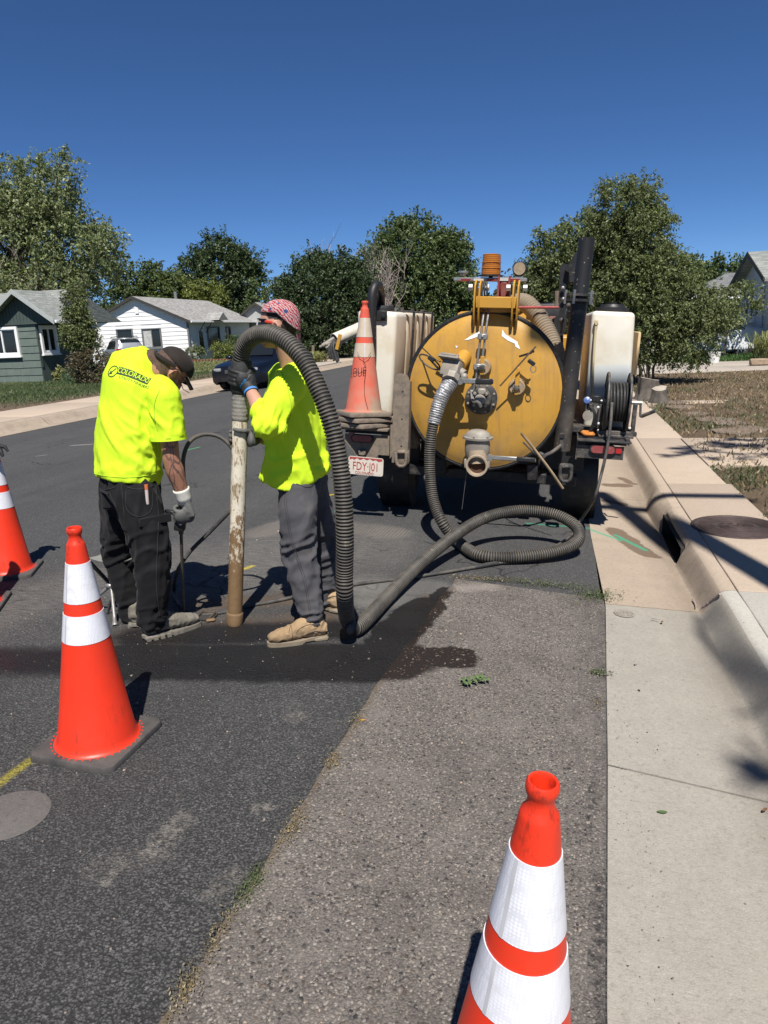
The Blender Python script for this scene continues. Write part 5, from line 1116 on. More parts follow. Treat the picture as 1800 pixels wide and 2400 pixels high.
# bent tie bar and chain, lower right
q = MB(); q.tube(spline([(-0.274,5.52,0.839), (-0.214,5.44,0.784), (-0.15,5.4,0.709), (-0.046,5.36,0.576), (0.044,5.34,0.447)], 20)[0], [(.014, .006)]*20, 8); tb = part(q, 'tie_bar', mat('worn_yellow_bar', (.30, .22, .13), .65, 0, .5, 3))
q = MB(); q.tube(spline([(-0.256,5.44,0.784), (-0.185,5.42,0.717), (-0.144,5.41,0.683)], 8)[0], .007, 6); q.box((-0.117,5.44,0.678), (.06, .04, .05), M=Rm(0, R(30), 0).to_3x3(), bev=.008); q.tube(spline([(-0.1,5.45,0.676), (-0.033,5.5,0.703), (0.025,5.55,0.741)], 8)[0], .014, 8); part(q, 'tie_chain', M_steel, tb)
q = MB(); q.box((0.031,5.57,0.773), (.04, .012, .12), M=T3, bev=.004); q.tube([(0.03,5.56,0.817), (0.03,5.55,0.815)], .02, 8); part(q, 'tie_bracket', M_steel, tb)
# left mast plate with lashing ring
q = MB(); M = Matrix.Translation(Vector((-1.232,5.6,0.95))) @ T3.to_4x4() @ Matrix(((1, 0, 0, 0), (0, 0, -1, 0), (0, 1, 0, 0), (0, 0, 0, 1)))
q.prism([(-.065, -.36), (.065, -.36), (.065, .30), (.045, .345), (.01, .36), (-.03, .36), (-.065, .34)], -.006, .006, M); q.prism([(.058, -.36), (.066, -.36), (.066, .30), (.058, .30)], -.09, -.006, M); mp = part(q, 'mast_plate', M_mudsteel)
for z in (.32, .10, -.12): q = MB(); q.lathe([(.001, .007), (.007, .007), (.007, .0075)], M @ Matrix.Translation((.01, z-.1, 0)), 10); part(q, 'bolt_hole', M_blk, mp)
def lash(px, m, nm='lashing_ring'):
    c = Vector(px); q = MB(); q.box(c+Vector((0, .03, .0)), (.11, .04, .13), M=T3, bev=.02, seg=2); q.box(c+Vector((0, 0, .045)), (.07, .05, .03), bev=.01)
    q.tube([c+Vector((sx*.043, -.03, sz)) for sx, sz in ((-1, .045), (-1, -.02), (-.8, -.05), (-.4, -.066), (.4, -.066), (.8, -.05), (1, -.02), (1, .045))], .013, 8, True); return part(q, nm, m)
lash((-1.231,5.58,0.64), M_mudsteel); lash((0.064,5.62,0.518), M_steel)
# tail boxes
def lamp_oval(px, par, rx=.085, rz=.026, m=None):
    M = Matrix.Translation(Vector(px)) @ T3.to_4x4() @ Matrix.Rotation(R(90), 4, 'X')
    st = [(rx-rz+rz*math.cos(a), rz*math.sin(a)) for a in np.linspace(-math.pi/2, math.pi/2, 9)]+[(-(rx-rz)+rz*math.cos(a), rz*math.sin(a)) for a in np.linspace(math.pi/2, 3*math.pi/2, 9)]
    q = MB(); q.prism([(x*1.13, y*1.3) for x, y in st], -.012, .010, M); b_ = part(q, 'lamp_bezel', M_blk, par)
    q = MB(); q.prism(st, .010, .017, M); part(q, 'tail_lamp', m or mat('dusty_red_lens', (.24, .07, .06), .45, 0, .2, 20, 0, 80, .35, (.30, .22, .17)), par)
q = MB(); q.box((-1.578,5.78,0.869), (.46, .34, .02), M=T3, bev=.003); tl = part(q, 'tail_box', M_mudsteel)
bl = Matrix.Translation(Vector((-1.528,5.66,0.754))) @ T3.to_4x4() @ Matrix(((1, 0, 0, 0), (0, 0, -1, 0), (0, 1, 0, 0), (0, 0, 0, 1)))
q = MB(); q.prism([(-.20, .06), (.18, .06), (.18, -.10), (.09, -.10), (.05, -.15), (-.08, -.15), (-.13, -.08), (-.20, .0)], -.01, .01, bl); part(q, 'tail_face', M_mudsteel, tl)
q = MB(); q.prism([(-.21, .14), (.19, .14), (.19, .065), (-.21, .065)], -.055, -.03, bl); part(q, 'box_recess', M_blk, tl)
q = MB(); q.prism([(.18, .15), (.27, .15), (.27, -.03), (.18, -.13)], -.01, .01, bl @ Matrix.Translation((0, 0, -.03)) ); part(q, 'gusset', M_mudsteel, tl)
lamp_oval((-1.573,5.64,0.788), tl); q = MB(); q.box((-1.665,5.645,0.807), (.05, .012, .07), M=T3, bev=.004); part(q, 'reflector', mat('dusty_red_lens', (.24, .07, .06)), tl)
q = MB(); q.box((-1.576,5.63,0.673), (.06, .05, .05), M=T3, bev=.008); part(q, 'plate_lamp', M_mudsteel, tl)
# number plate
pc = Vector((-1.545,5.6,0.562)); MPl = Matrix.Translation(pc) @ Rm(R(90), 0, 0) @ Matrix.Rotation(-.085, 4, 'Z')
M_pred = mat('plate_red', (.34, .05, .045), .6, 0, .2, 30)
q = MB(); pr = .018; pw, ph = .15, .076
st = []
for cx, cy, a0 in ((pw-pr, ph-pr, 0), (-pw+pr, ph-pr, 90), (-pw+pr, -ph+pr, 180), (pw-pr, -ph+pr, 270)): st += [(cx+pr*math.cos(R(a0+t)), cy+pr*math.sin(R(a0+t))) for t in (0, 30, 60, 90)]
q.prism(st, -.002, .002, MPl); npl = part(q, 'number_plate', mat('plate_cream', (.58, .53, .46), .6, 0, .12, 20, 0, 80, .2, (.40, .30, .2), 20), tl)
ridge = [(-.14, .045), (-.115, .055), (-.10, .046), (-.075, .062), (-.05, .048), (-.02, .063), (.01, .05), (.035, .064), (.06, .05), (.085, .058), (.11, .044), (.14, .054), (.14, .07), (-.14, .07)]
q = MB(); q.prism(ridge, .0025, .003, MPl); part(q, 'plate_band', M_pred, npl, 0)
put_text('lettering', 'FDY·J01', .098, MPl @ Matrix.Translation((0, -.006, .003)), M_pred, npl, .0012, .70); put_text('lettering', 'COLORADO', .03, MPl @ Matrix.Translation((-.01, -.06, .003)), M_pred, npl, .0012, .95)
q = MB(); q.box((0.344,5.76,0.757), (.40, .30, .014), M=T3, bev=.003); tr_ = part(q, 'tail_box', M_steel)
br_ = Matrix.Translation(Vector((0.327,5.66,0.693))) @ T3.to_4x4() @ Matrix(((1, 0, 0, 0), (0, 0, -1, 0), (0, 1, 0, 0), (0, 0, 0, 1)))
q = MB(); q.prism([(-.18, .025), (.165, .025), (.165, -.075), (-.18, -.075)], -.01, .01, br_); part(q, 'tail_face', M_steel, tr_)
q = MB(); q.prism([(-.175, .085), (.185, .085), (.185, .03), (-.175, .03)], -.06, -.03, br_); part(q, 'box_recess', M_blk, tr_)
q = MB(); q.prism([(-.188, .09), (-.178, .09), (-.178, -.09), (-.188, -.09)], -.2, .01, br_); q.prism([(.17, .09), (.20, .09), (.20, .035), (.185, .05)], -.1, .02, br_); part(q, 'gusset', M_steel, tr_)
lamp_oval((0.336,5.64,0.693), tr_, .088, .028, mat('clean_red_lens', (.24, .05, .05), .35, 0, .2, 20, 0, 80, .15, (.35, .28, .25), 30)); q = MB(); q.box((0.452,5.645,0.685), (.05, .012, .055), M=T3, bev=.004); part(q, 'reflector', M_redlens, tr_)
# stack pipe with clamp flange
pA, pB = Vector((0.03,5.72,0.676)), Vector((0.178,5.72,2.24)); Mp = along(pA, pB); Lp = (pB-pA).length; fz = Lp*.735
q = MB(); q.lathe([(.066, 0), (.064, .3), (.061, fz), (.058, fz+.02), (.058, Lp), (.053, Lp), (.053, Lp-.2)], Mp, 28, False); sp_ = part(q, 'stack_pipe', M_splash)
q = MB(); q.lathe([(.066, fz-.03), (.098, fz-.03), (.098, fz-.012), (.066, fz-.012)], Mp, 28, False); q.lathe([(.062, fz+.008), (.098, fz+.008), (.098, fz+.026), (.062, fz+.026)], Mp, 28, False); part(q, 'flange', M_steel, sp_)
for k in range(5): a = 2*math.pi*k/5+.2; q = MB(); q.lathe([(.001, fz-.05), (.010, fz-.05), (.010, fz+.05), (.001, fz+.05)], Mp @ Matrix.Translation((.104*math.cos(a), .104*math.sin(a), 0)), 8); part(q, 'clamp_bolt', M_galv, sp_)
# boom post and arm
q = MB(); Mq = Matrix(((1, 0, 0, 0), (0, 0, 1, 0), (0, 1, 0, 0), (0, 0, 0, 1)))
poly = [(-0.014,6.3,1.174), (0.032,6.3,1.173), (0.026,6.3,1.637), (0.051,6.3,1.857), (0.071,6.3,2.095), (0.012,6.3,2.12), (-0.013,6.3,2.079), (-0.013,6.3,1.713), (-0.069,6.3,1.678), (-0.029,6.3,1.564)]
q.prism([(p[0], p[2]) for p in poly], 6.27, 6.33, Mq); bp_ = part(q, 'boom_post', M_blk)
q = MB(); a, b = Vector((0.057,6.25,2.035)), Vector((0.209,6.25,2.273)); q.box((a+b)/2, (.075, .075, (b-a).length), M=(b-a).to_track_quat('Z', 'Y').to_matrix(), bev=.006); q.box((0.108,6.2,1.994), (.1, .08, .09), M=T3, bev=.01); part(q, 'boom_arm', M_blk, bp_)
for z in ((1219, 625), (1222, 640)): pass
for p_ in ((0.016,6.24,1.922), (0.021,6.24,1.835)): q = MB(); q.ell(p_, (.016, .012, .016)); part(q, 'bolt', M_galv, bp_)
q = MB(); q.cyl((-0.437,6,1.786), (-0.018,6.15,1.77), .011); hd_ = MB(); hd_.tube([(-0.032,6.15,1.777), (-0.031,6.15,1.899)], [.014, .018], 8); part(hd_, 'rod_handle', M_wood); part(q, 'control_rod', mat('red_rod', (.33, .06, .06), .45, 0, .2, 8, 0, 80, .2))
for p_ in ((0.062,6.1,1.779), (0.07,6.05,1.707), (0.068,6.05,1.636), (0.01,6.1,1.667)):
    q = MB(); q.ell(p_, (.022, .022, .022)); q.tube([p_, Vector(p_)+Vector((.0, .02, -.1))], .01, 6); part(q, 'control_valve', M_steel, bp_)
# corrugated vent hose over the tank's shoulder
def ribbed(pts, r, pitch, depth, seg=18, sub=5, twist=0):
    P, L = spline(pts, 2); n = max(8, int(L/pitch*sub)); P, L = spline(pts, n)
    s = np.linspace(0, L, n); rad = r-depth*.5+depth*.5*np.cos(2*math.pi*s/pitch)
    return [tuple(p) for p in P], list(rad)
M_vent = mat('vent_hose', (.20, .165, .12), .8, 0, .2, 6, .3, 60, .5, (.27, .21, .145), 5)
pts, rad = ribbed([(-0.417,6.5,1.764), (-0.38,6.4,1.822), (-0.286,6.3,1.819), (-0.18,6.2,1.712), (-0.086,6.1,1.551), (-0.013,6,1.369), (0.042,5.95,1.151), (0.057,5.95,0.947)], .075, .024, .012)
q = MB(); q.tube(pts, rad, 20); part(q, 'vent_hose', M_vent, None, 180)
q = MB(); q.tube(spline([(-0.529,6.7,1.659), (-0.48,6.6,1.784), (-0.398,6.45,1.801), (-0.354,6.36,1.804)], 10)[0], .08, 20); part(q, 'vent_elbow', M_yellow)
# white water tanks
rt0 = Vector((0.241,6,1.73)); rt1 = Vector((0.565,6,1.702)); rb0 = Vector((0.2,6,0.808)); rb1 = Vector((0.546,6,0.786))
def slab_tank(corners, y0, y1, name, m, bev=.035, ribs=0):
    q = MB(); b = bmesh.new(); vs = []
    for y in (y0, y1):
        for c in corners: vs.append(b.verts.new((c[0], y, c[2])))
    for f in ((0, 1, 2, 3), (7, 6, 5, 4), (0, 4, 5, 1), (1, 5, 6, 2), (2, 6, 7, 3), (3, 7, 4, 0)): b.faces.new([vs[k] for k in f])
    bmesh.ops.recalc_face_normals(b, faces=b.faces[:]); bmesh.ops.bevel(b, geom=b.edges[:], offset=bev, segments=4, profile=.5, affect='EDGES'); q._merge(b)
    return part(q, name, m)
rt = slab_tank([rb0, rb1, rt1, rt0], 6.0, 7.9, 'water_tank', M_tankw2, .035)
lc = Vector((0.408,6.12,1.735)); q = MB(); q.lathe([(.001, -.02), (.13, -.02), (.13, .008), (.10, .012), (.085, .034), (.03, .038), (.03, .052), (.001, .052)], Matrix.Translation(lc+Vector((0, .12, .005))) @ T3.to_4x4(), 28); part(q, 'tank_lid', M_blk, rt)
q = MB(); q.tube(spline([(0.271,5.97,1.61), (0.263,5.96,1.416), (0.26,5.96,1.164), (0.262,5.97,0.979)], 14)[0], .009, 8); q.box((0.274,5.975,1.638), (.03, .03, .045), bev=.006); part(q, 'sight_tube', mat('yellowed_tube', (.50, .42, .25), .4, 0, .1), rt)
q = MB(); q.box((0.638,6.7,1.368), (.02, .5, .36), M=T3, bev=.008); part(q, 'tank_strap', mat('tan_board', (.50, .36, .20), .7), rt)
lt0 = Vector((-1.708,6.15,1.833)); lt1 = Vector((-1.357,6.15,1.794)); lb0 = Vector((-1.752,6.15,0.907)); lb1 = Vector((-1.441,6.15,0.903))
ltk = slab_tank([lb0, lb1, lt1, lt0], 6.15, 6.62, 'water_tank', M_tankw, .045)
for k in range(3):
    y0 = 6.66+k*.50; b = MB(); o = slab_tank([lb0+Vector((0, 0, 0)), lb1, lt1, lt0], y0, y0+.46, 'tank_segment', M_tankside, .04)
    q = MB(); q.box((lt1.x+.012, y0-.02, (lt1.z+lb1.z)/2), (.02, .022, lt1.z-lb1.z+.02), M=Matrix.Rotation(math.atan2(lt1.x-lb1.x, lt1.z-lb1.z), 3, 'Y')); part(q, 'tank_strap', M_blk, o)
    q = MB(); q.box((lt1.x-.1, y0-.02, lt1.z+.012), (.3, .03, .02)); q.cyl((lt1.x-.06, y0-.02, lt1.z), (lt1.x-.06, y0-.02, lt1.z+.05), .018); part(q, 'strap_bolt', M_steel, o)
lc = Vector((-1.528,6.32,1.827)); q = MB(); q.lathe([(.001, -.03), (.11, -.03), (.11, .012), (.09, .03), (.001, .036)], Matrix.Translation(lc) @ T3.to_4x4(), 28); part(q, 'tank_lid', M_blk, ltk)
q = MB(); q.box((-1.488,6.13,1.769), (.10, .015, .085), M=T3, bev=.006); q.lathe([(.001, 0), (.018, 0), (.018, .012), (.001, .014)], Matrix.Translation(Vector((-1.469,6.12,1.764))) @ Matrix.Rotation(R(90), 4, 'X'), 16); part(q, 'tank_bracket', M_blk, ltk)
q = MB(); q.tube(spline([(-1.588,6.06,1.356), (-1.566,6.06,1.55), (-1.552,6.06,1.854), (-1.539,6.08,1.974), (-1.52,6.14,2.021), (-1.533,6.3,1.975), (-1.558,6.4,1.862)], 34)[0], .040, 18); part(q, 'overflow_pipe', M_splash, ltk)
# hose reel
rc = Vector((0.433,5.8,1.038)); RX = T3.to_4x4()
MR = Matrix.Translation(rc) @ RX @ Matrix.Rotation(R(90), 4, 'Y')
hr = MB(); hr.box(rc+Vector((0, 0, -.255)), (.26, .22, .02), M=T3, bev=.004)
for s in (-.12, .135): hr.box(rc+Vector((s, 0, -.14)), (.03, .05, .25), M=T3, bev=.004)
hr.box(rc+Vector((0.01, -.06, -.235)), (.29, .035, .035), M=T3, bev=.004); reel = part(hr, 'reel_frame', M_steel)
for s in (-.075, .085):
    q = MB(); q.lathe([(.03, s-.003), (.215, s-.003), (.222, s-.009), (.226, s-.004), (.226, s+.004), (.222, s+.009), (.215, s+.003), (.03, s+.003)], MR, 48, True)
    part(q, 'reel_flange', M_steel, reel)
q = MB(); hel = []
for layer, rr, nn in ((0, .10, 8), (1, .122, 7), (2, .142, 6)):
    for k in np.linspace(0, nn, nn*20+1):
        s = -.062+.135*((k/nn) if layer % 2 == 0 else 1-k/nn); a = 2*math.pi*k; hel.append(MR @ Vector((rr*math.cos(a), rr*math.sin(a), s+.004*math.sin(7*k))))
q.tube(hel, .0105, 7); part(q, 'coiled_hose', M_rubber, reel)
q = MB(); q.cyl(MR @ Vector((0, 0, -.21)), MR @ Vector((0, 0, .19)), .014); part(q, 'axle', M_galv, reel)
q = MB(); ca = MR @ Vector((0, 0, .18)); q.tube([ca, ca+Vector((.0, -.02, -.10)), ca+Vector((.01, -.02, -.105))], .009, 8); q.tube([ca+Vector((.01, -.02, -.10)), ca+Vector((.10, -.06, -.055))], .014, 10); part(q, 'crank', M_steel, reel)
for p_ in ((0.297,5.74,1.004), (0.535,5.74,0.841), (0.305,5.74,0.879), (0.537,5.74,0.787), (0.306,5.74,0.825)): q = MB(); q.ell(p_, (.011, .008, .011)); part(q, 'bolt', mat('white_nut', (.6, .59, .55), .5), reel)
q = MB(); g0 = Vector((0.218,5.7,0.946)); q.lathe([(.001, -.02), (.036, -.02), (.038, .0), (.036, .012), (.001, .013)], Matrix.Translation(g0) @ Matrix.Rotation(R(90), 4, 'X'), 24); q.tube([g0+Vector((0, .02, 0)), g0+Vector((.03, .04, .06))], .014, 8); part(q, 'pressure_gauge', M_cast, reel)
q = MB(); q.lathe([(.001, 0), (.024, 0), (.026, .025), (.001, .03)], Matrix.Translation(Vector((0.212,5.71,1.059))) @ Matrix.Rotation(R(70), 4, 'X'), 16); part(q, 'valve_knob', mat('blue_knob', (.05, .10, .28), .4), reel)
q = MB(); q.box((0.238,5.74,1.012), (.05, .05, .05), bev=.008); q.tube(spline([(0.238,5.72,1.015), (0.273,5.7,0.956), (0.253,5.72,0.846), (0.211,5.74,0.771)], 14)[0], .013, 8); q.box((0.281,5.74,1.069), (.07, .02, .05), M=T3, bev=.006); part(q, 'manifold', M_blk, reel)
q = MB(); q.box((0.226,5.72,0.807), (.10, .08, .03), M=Rm(.2, .1, .4).to_3x3(), bev=.012); part(q, 'orange_glove', mat('orange_cloth', (.45, .16, .03), .9, 0, .4, 30, .6, 40), tr_)
# chassis
q = MB(); q.box((-.57, 5.95, .43), (1.45, .10, .09), M=T3, bev=.01); part(q, 'rear_crossbar', M_blk)
for x in (-.95, -.2): q = MB(); q.box((x, 7.6, .50-.065*(x+.57)), (.09, 3.6, .14), bev=.01); part(q, 'frame_rail', M_blk)
q = MB(); q.cyl((-1.5, 6.45, .42), (.34, 6.45, .35), .05); part(q, 'axle', M_blk)
for x in (-1.42, .19):
    gzv = gz(x); M = Matrix.Translation((x, 6.45, gzv+.355)) @ Matrix.Rotation(R(90)+.04, 4, 'Y'); pr = [(.20, -.11), (.30, -.12), (.345, -.105)]
    for k in range(5): u = -.085+k*.042; pr += [(.355, u-.014), (.355, u+.014), (.343, u+.018), (.343, u+.022)]
    pr += [(.345, .105), (.30, .12), (.20, .11)]; q = MB(); q.lathe(pr, M, 40, False); w_ = part(q, 'wheel', M_tyre)
    q = MB(); q.lathe([(.20, -.10), (.205, -.06), (.12, -.04), (.001, -.04)], M, 28, False); q.lathe([(.20, .10), (.205, .06), (.12, .04), (.001, .04)], M, 28, False); part(q, 'rim', M_galv, w_)
    q = MB(); q.lathe([(.40, -.14), (.41, -.14), (.41, .14), (.40, .14)], M @ Matrix.Rotation(R(-170), 4, 'Z'), 20, True, R(160)); part(q, 'fender', M_blk)
q = MB(); q.box((-1.35, 6.05, .62), (.34, .02, .34), M=T3); part(q, 'mud_flap', M_blk)
q = MB(); q.box((.05, 6.05, .60), (.34, .02, .3), M=T3); part(q, 'mud_flap', M_blk)
q = MB(); q.box((-1.28, 7.2, .86), (.5, 2.1, .06), M=T3, bev=.006); part(q, 'side_deck', M_mudsteel)
q = MB(); q.box((.33, 7.0, .80), (.45, 2.2, .05), M=T3, bev=.006); part(q, 'side_deck', M_steel)
q = MB(); q.box((-1.0, 6.1, .80), (.5, .08, .2), M=T3, bev=.006); q.box((-1.0, 6.3, .66), (.36, .3, .3), M=T3, bev=.01); part(q, 'under_frame', M_blk)
q = MB(); q.box((.0, 6.1, .72), (.34, .08, .25), M=T3, bev=.006); part(q, 'under_frame', M_blk)
q = MB(); q.box((-.6, 9.35, 1.35), (1.2, 1.4, .95), bev=.06, seg=2); part(q, 'engine_cover', M_yellow)
q = MB(); q.box(Vector((0.05,8.9,1.258)), (.35, .5, .5), bev=.03); q.box(Vector((0.035,8.4,1.127)), (.16, .3, .28), bev=.02); part(q, 'pump_cover', M_yellow)
q = MB(); q.box(Vector((-0.148,8.2,1.689)), (.42, .3, .34), bev=.04, seg=2); tb_ = part(q, 'tool_box', M_blk); lamp_oval((-0.097,8.03,1.686), tb_, .075, .035)
q = MB(); q.cyl((-1.035,6,0.302), Vector((-1.035,6,0.302))+Vector((0, .02, 0)), .001); q.lathe([(.19, -.01), (.21, -.01), (.21, .01), (.19, .01)], Matrix.Translation(Vector((-1.094,5.9,0.208))) @ Matrix.Rotation(R(75), 4, 'Y'), 30, False, R(150)); q.box((-1.079,5.85,0.416), (.05, .04, .05), bev=.01); part(q, 'hose_hoop', M_galv)
q = MB(); q.box((-1.227,6,0.759), (.14, .1, .22), M=T3, bev=.02); q.cyl((-1.246,5.95,0.866), (-1.159,5.95,0.686), .03); part(q, 'hose_rack', M_mudsteel)
# white tube with hose ends carried on the near-left side
PT0, PT1 = Vector((-1.796,6.75,1.694)), Vector((-2.023,6.45,1.581))
t = thing('pvc_tube', 'white plastic tube with grey hose couplings jutting left from the trailer', 'pipe', PT1)
q = MB(); Mt = along(PT0, PT1); L = (PT1-PT0).length; q.lathe([(.058, 0), (.058, L), (.052, L), (.052, L-.1)], Mt, 24, False); part(q, 'tube', mat('pvc_aged', (.60, .56, .47), .45, 0, .1, 5, 0, 80, .3, (.4, .33, .22)), t)
for k, (du, dv_) in enumerate(((-.03, -.02), (.03, -.01), (0, .03))):
    a = PT1+Vector((du, 0, dv_)); q = MB(); q.tube([a+Vector((.06, .03, .02)), a+Vector((-.05-.03*k, -.02, -.02-.03*k))], .020, 10); q.tube([a+Vector((-.05-.03*k, -.02, -.02-.03*k)), a+Vector((-.075-.03*k, -.02, -.03-.03*k))], .014, 10); part(q, 'coupling', M_cast, t)
q = MB()
for k in range(3): q.tube(spline([PT1+Vector((.0, 0, 0)), PT1+Vector((-.04+.02*k, -.04, -.08)), PT1+Vector((-.02+.03*k, -.05, -.17-.02*k)), PT1+Vector((.03, -.03, -.08)), PT1+Vector((.02, 0, .02))], 16)[0], .013, 7)
part(q, 'strap_loops', M_rubber, t)
q = MB(); q.box(PT1+Vector((.055, -.05, -.02)), (.03, .012, .14), M=Rm(0, .3, 0).to_3x3()); part(q, 'tie_tag', M_yellow, t)

# ================================================================== TRAFFIC CONES
def orange_mat(name, base, dust):
    n = NT(name); c = n.mix(n.ramp(n.noise(5, 5, .6), [(.3, 0), (.7, 1)]), tuple(x*.9 for x in base), base)
    sm = n.noise(1, 5, .7, n.mapping((26, 26, 4)))
    c = n.mix(n.math('MULTIPLY', n.ramp(sm, [(.56, 0), (.66, 1)]), n.ramp(n.noise(3.5, 3), [(.42, 0), (.6, .5)])), c, (.16, .025, .014))
    c = n.mix(n.math('MULTIPLY', n.ramp(n.noise(6, 7, .75), [(.48, 0), (.72, 1)]), .35), c, (.42, .05, .03))
    zc_ = n.t.nodes.new('ShaderNodeMapRange'); n.lk(n.xyz(2), zc_.inputs[0]); zc_.inputs[1].default_value = .74; zc_.inputs[2].default_value = .78
    c = n.mix(n.math('MULTIPLY', zc_.outputs[0], n.ramp(n.noise(1, 6, .75, n.mapping((60, 60, 22))), [(.53, 0), (.66, .6)])), c, (.12, .02, .012))
    if dust:
        z = n.t.nodes.new('ShaderNodeMapRange'); n.lk(n.xyz(2), z.inputs[0]); z.inputs[1].default_value = .62; z.inputs[2].default_value = .05
        x = n.t.nodes.new('ShaderNodeMapRange'); n.lk(n.xyz(0), x.inputs[0]); x.inputs[1].default_value = -.10; x.inputs[2].default_value = .14
        k = n.math('MULTIPLY', n.math('ADD', n.math('MULTIPLY', z.outputs[0], .9), n.math('MULTIPLY', x.outputs[0], .55)), n.ramp(n.noise(5, 6, .65), [(.25, .15), (.65, 1)]), True)
        c = n.mix(k, c, (.33, .23, .16))
    return n.set(c, .42 if not dust else .75, 0, n.bump(n.noise(14, 4), .12, .01), .45)
M_orange = orange_mat('cone_orange', (.74, .036, .010), False); M_orange_d = orange_mat('cone_orange_dusty', (.66, .06, .028), True)
def reflect_mat(name, a, dust):
    n = NT(name); v = n.mapping((1, 1, 1)); hx = n.voro(150, 'Distance', v, rnd=.12)
    c = n.mix(n.math('MULTIPLY', n.ramp(hx, [(.36, 0), (.52, 1)]), n.ramp(n.noise(8, 4, .6), [(.35, .15), (.65, 1)])), a, tuple(x*.8 for x in a))
    c = n.mix(n.math('MULTIPLY', n.ramp(n.noise(1, 6, .7, n.mapping((9, 9, 30))), [(.55, 0), (.72, 1)]), .35), c, (.42, .40, .38))
    c = n.mix(n.ramp(n.noise(1, 4, .7, n.mapping((40, 40, 6))), [(.68, 0), (.75, .5)]), c, (.2, .19, .18))
    if dust: c = n.mix(n.ramp(n.noise(7, 6, .7), [(.3, .35), (.7, .95)]), c, (.46, .36, .25))
    return n.set(c, .32, 0, None, .6)
M_refl = reflect_mat('reflective_white', (.74, .75, .80), False); M_refl_d = reflect_mat('reflective_dusty', (.66, .60, .50), True)
M_base = mat('cone_base_rubber', (.045, .043, .042), .85, 0, .25, 7, .5, 60, .5, (.115, .10, .09), 11); M_base_d = mat('cone_base_muddy', (.07, .062, .055), .9, 0, .2, 7, .5, 50, .85, (.25, .20, .155), 12)
def cone_r(z): return .147+(.0325-.147)*(z-.03)/(.822-.03)
CONES = {}
def cone(label, loc, rz=0, tilt=(0, 0), dusty=False, base_only=False):
    key = dusty
    if key in CONES: t = copy_tree(CONES[key]); t['label'] = label
    else:
        t = thing('traffic_cone', label, 'traffic cone', (0, 0, 0), 'orange traffic cones with white bands')
        mo, mr_, mb = (M_orange_d, M_refl_d, M_base_d) if dusty else (M_orange, M_refl, M_base)
        q = MB(); q.lathe([(.160, .0345), (.154, .038), (.149, .046), (cone_r(.06), .06), (cone_r(.13), .13), (cone_r(.13)-.001, .132), (cone_r(.46), .46), (cone_r(.61), .61), (cone_r(.80), .80), (cone_r(.822), .822), (.0305, .830), (.0245, .838), (.0220, .848), (.0220, .857), (.0240, .863), (.0262, .868), (.0272, .875), (.0265, .883), (.0240, .887), (.0205, .886), (.0185, .880), (.018, .82), (.04, .6), (.13, .035)], None, 48, False); q.build('cone_body', mo, t, 50)
        for z0, z1 in ((.46, .566), (.612, .758)):
            q = MB(); q.lathe([(cone_r(z0)-.001, z0), (cone_r(z0)+.0016, z0), (cone_r(z1)+.0016, z1), (cone_r(z1)-.001, z1)], None, 64, False); b = q.build('reflective_band', mr_, t, 50)
            a = R(250); q = MB(); M = Matrix.Rotation(a, 4, 'Z')
            q.quad(M @ Vector((cone_r(z0)+.0026, -.004, z0)), M @ Vector((cone_r(z0)+.0026, .004, z0)), M @ Vector((cone_r(z1)+.0026, .004, z1)), M @ Vector((cone_r(z1)+.0026, -.004, z1))); q.build('band_seam', mat('band_seam', (.5, .5, .52), .4), b, 0)
        h, c = .184, .024
        q = MB(); poly = [(h, -h+c), (h, h-c), (h-c, h), (-h+c, h), (-h, h-c), (-h, -h+c), (-h+c, -h), (h-c, -h)]
        b = bmesh.new(); A = [b.verts.new((x, y, 0)) for x, y in poly]; B = [b.verts.new((x*.985, y*.985, .034)) for x, y in poly]; b.faces.new(A[::-1]); b.faces.new(B)
        for k in range(8): b.faces.new([A[k], A[(k+1) % 8], B[(k+1) % 8], B[k]])
        bmesh.ops.bevel(b, geom=b.edges[:], offset=.007, segments=2, profile=.5, affect='EDGES'); q._merge(b); bs = q.build('base', mb, t, 40)
        q = MB()
        for k in range(40): a = 2*math.pi*k/40; q.box((.168*math.cos(a), .168*math.sin(a), .0345), (.006, .006, .003), rz=a)
        q.build('vent_dots', mo, bs, 0, kind='stuff')
        CONES[key] = t
    t.location = loc; t.rotation_euler = (tilt[0], tilt[1], rz); t.scale = (1.03, 1.03, 1.03); return t
cone('nearest orange cone, cut off by the bottom edge, beside the gutter', (-.085, 1.06, .022), R(-20), (0, .085))
cone('whole orange cone standing on the fresh asphalt in front of the bending worker', tuple(Vector((-1.79,2.209,0.076))-Vector((0, 0, .005))), R(-1.5), (0, .045))
c2 = cone('orange cone half cut off by the left edge with a black glove on top', tuple(Vector((-3.695,3.936,0.123))-Vector((0, 0, .005))), R(25), (0, .035))
cone('orange cone of which only a base corner shows at the left edge', tuple(Vector((-3.442,3.332,0.118))-Vector((0, 0, .005))), R(28), (0, .03))
cz = Vector((-1.576,5.72,1))
for k, l in enumerate(('dusty orange cone on top of the stack on the trailer tail', 'dusty cone second in the stack on the trailer tail, only its base showing', 'lowest dusty cone of the stack on the trailer tail, only its base showing')):
    cone(l, (cz.x, cz.y, cz.z-.03-.047*k), R(38+9*k), (0, .065), True)
mk_ = mat('marker_black', (.02, .018, .018), .6)
cc = CONES[True]
q = MB()   # scrawl in black marker on the dusty cone: LOUE
Mt = Matrix.Translation(cz) @ T3.to_4x4()
def on_cone(v, off=.002): a = math.atan2(v.y, v.x); return Vector((cone_r(v.z)*math.cos(a), cone_r(v.z)*math.sin(a), v.z))+Vector((math.cos(a), math.sin(a), 0))*off
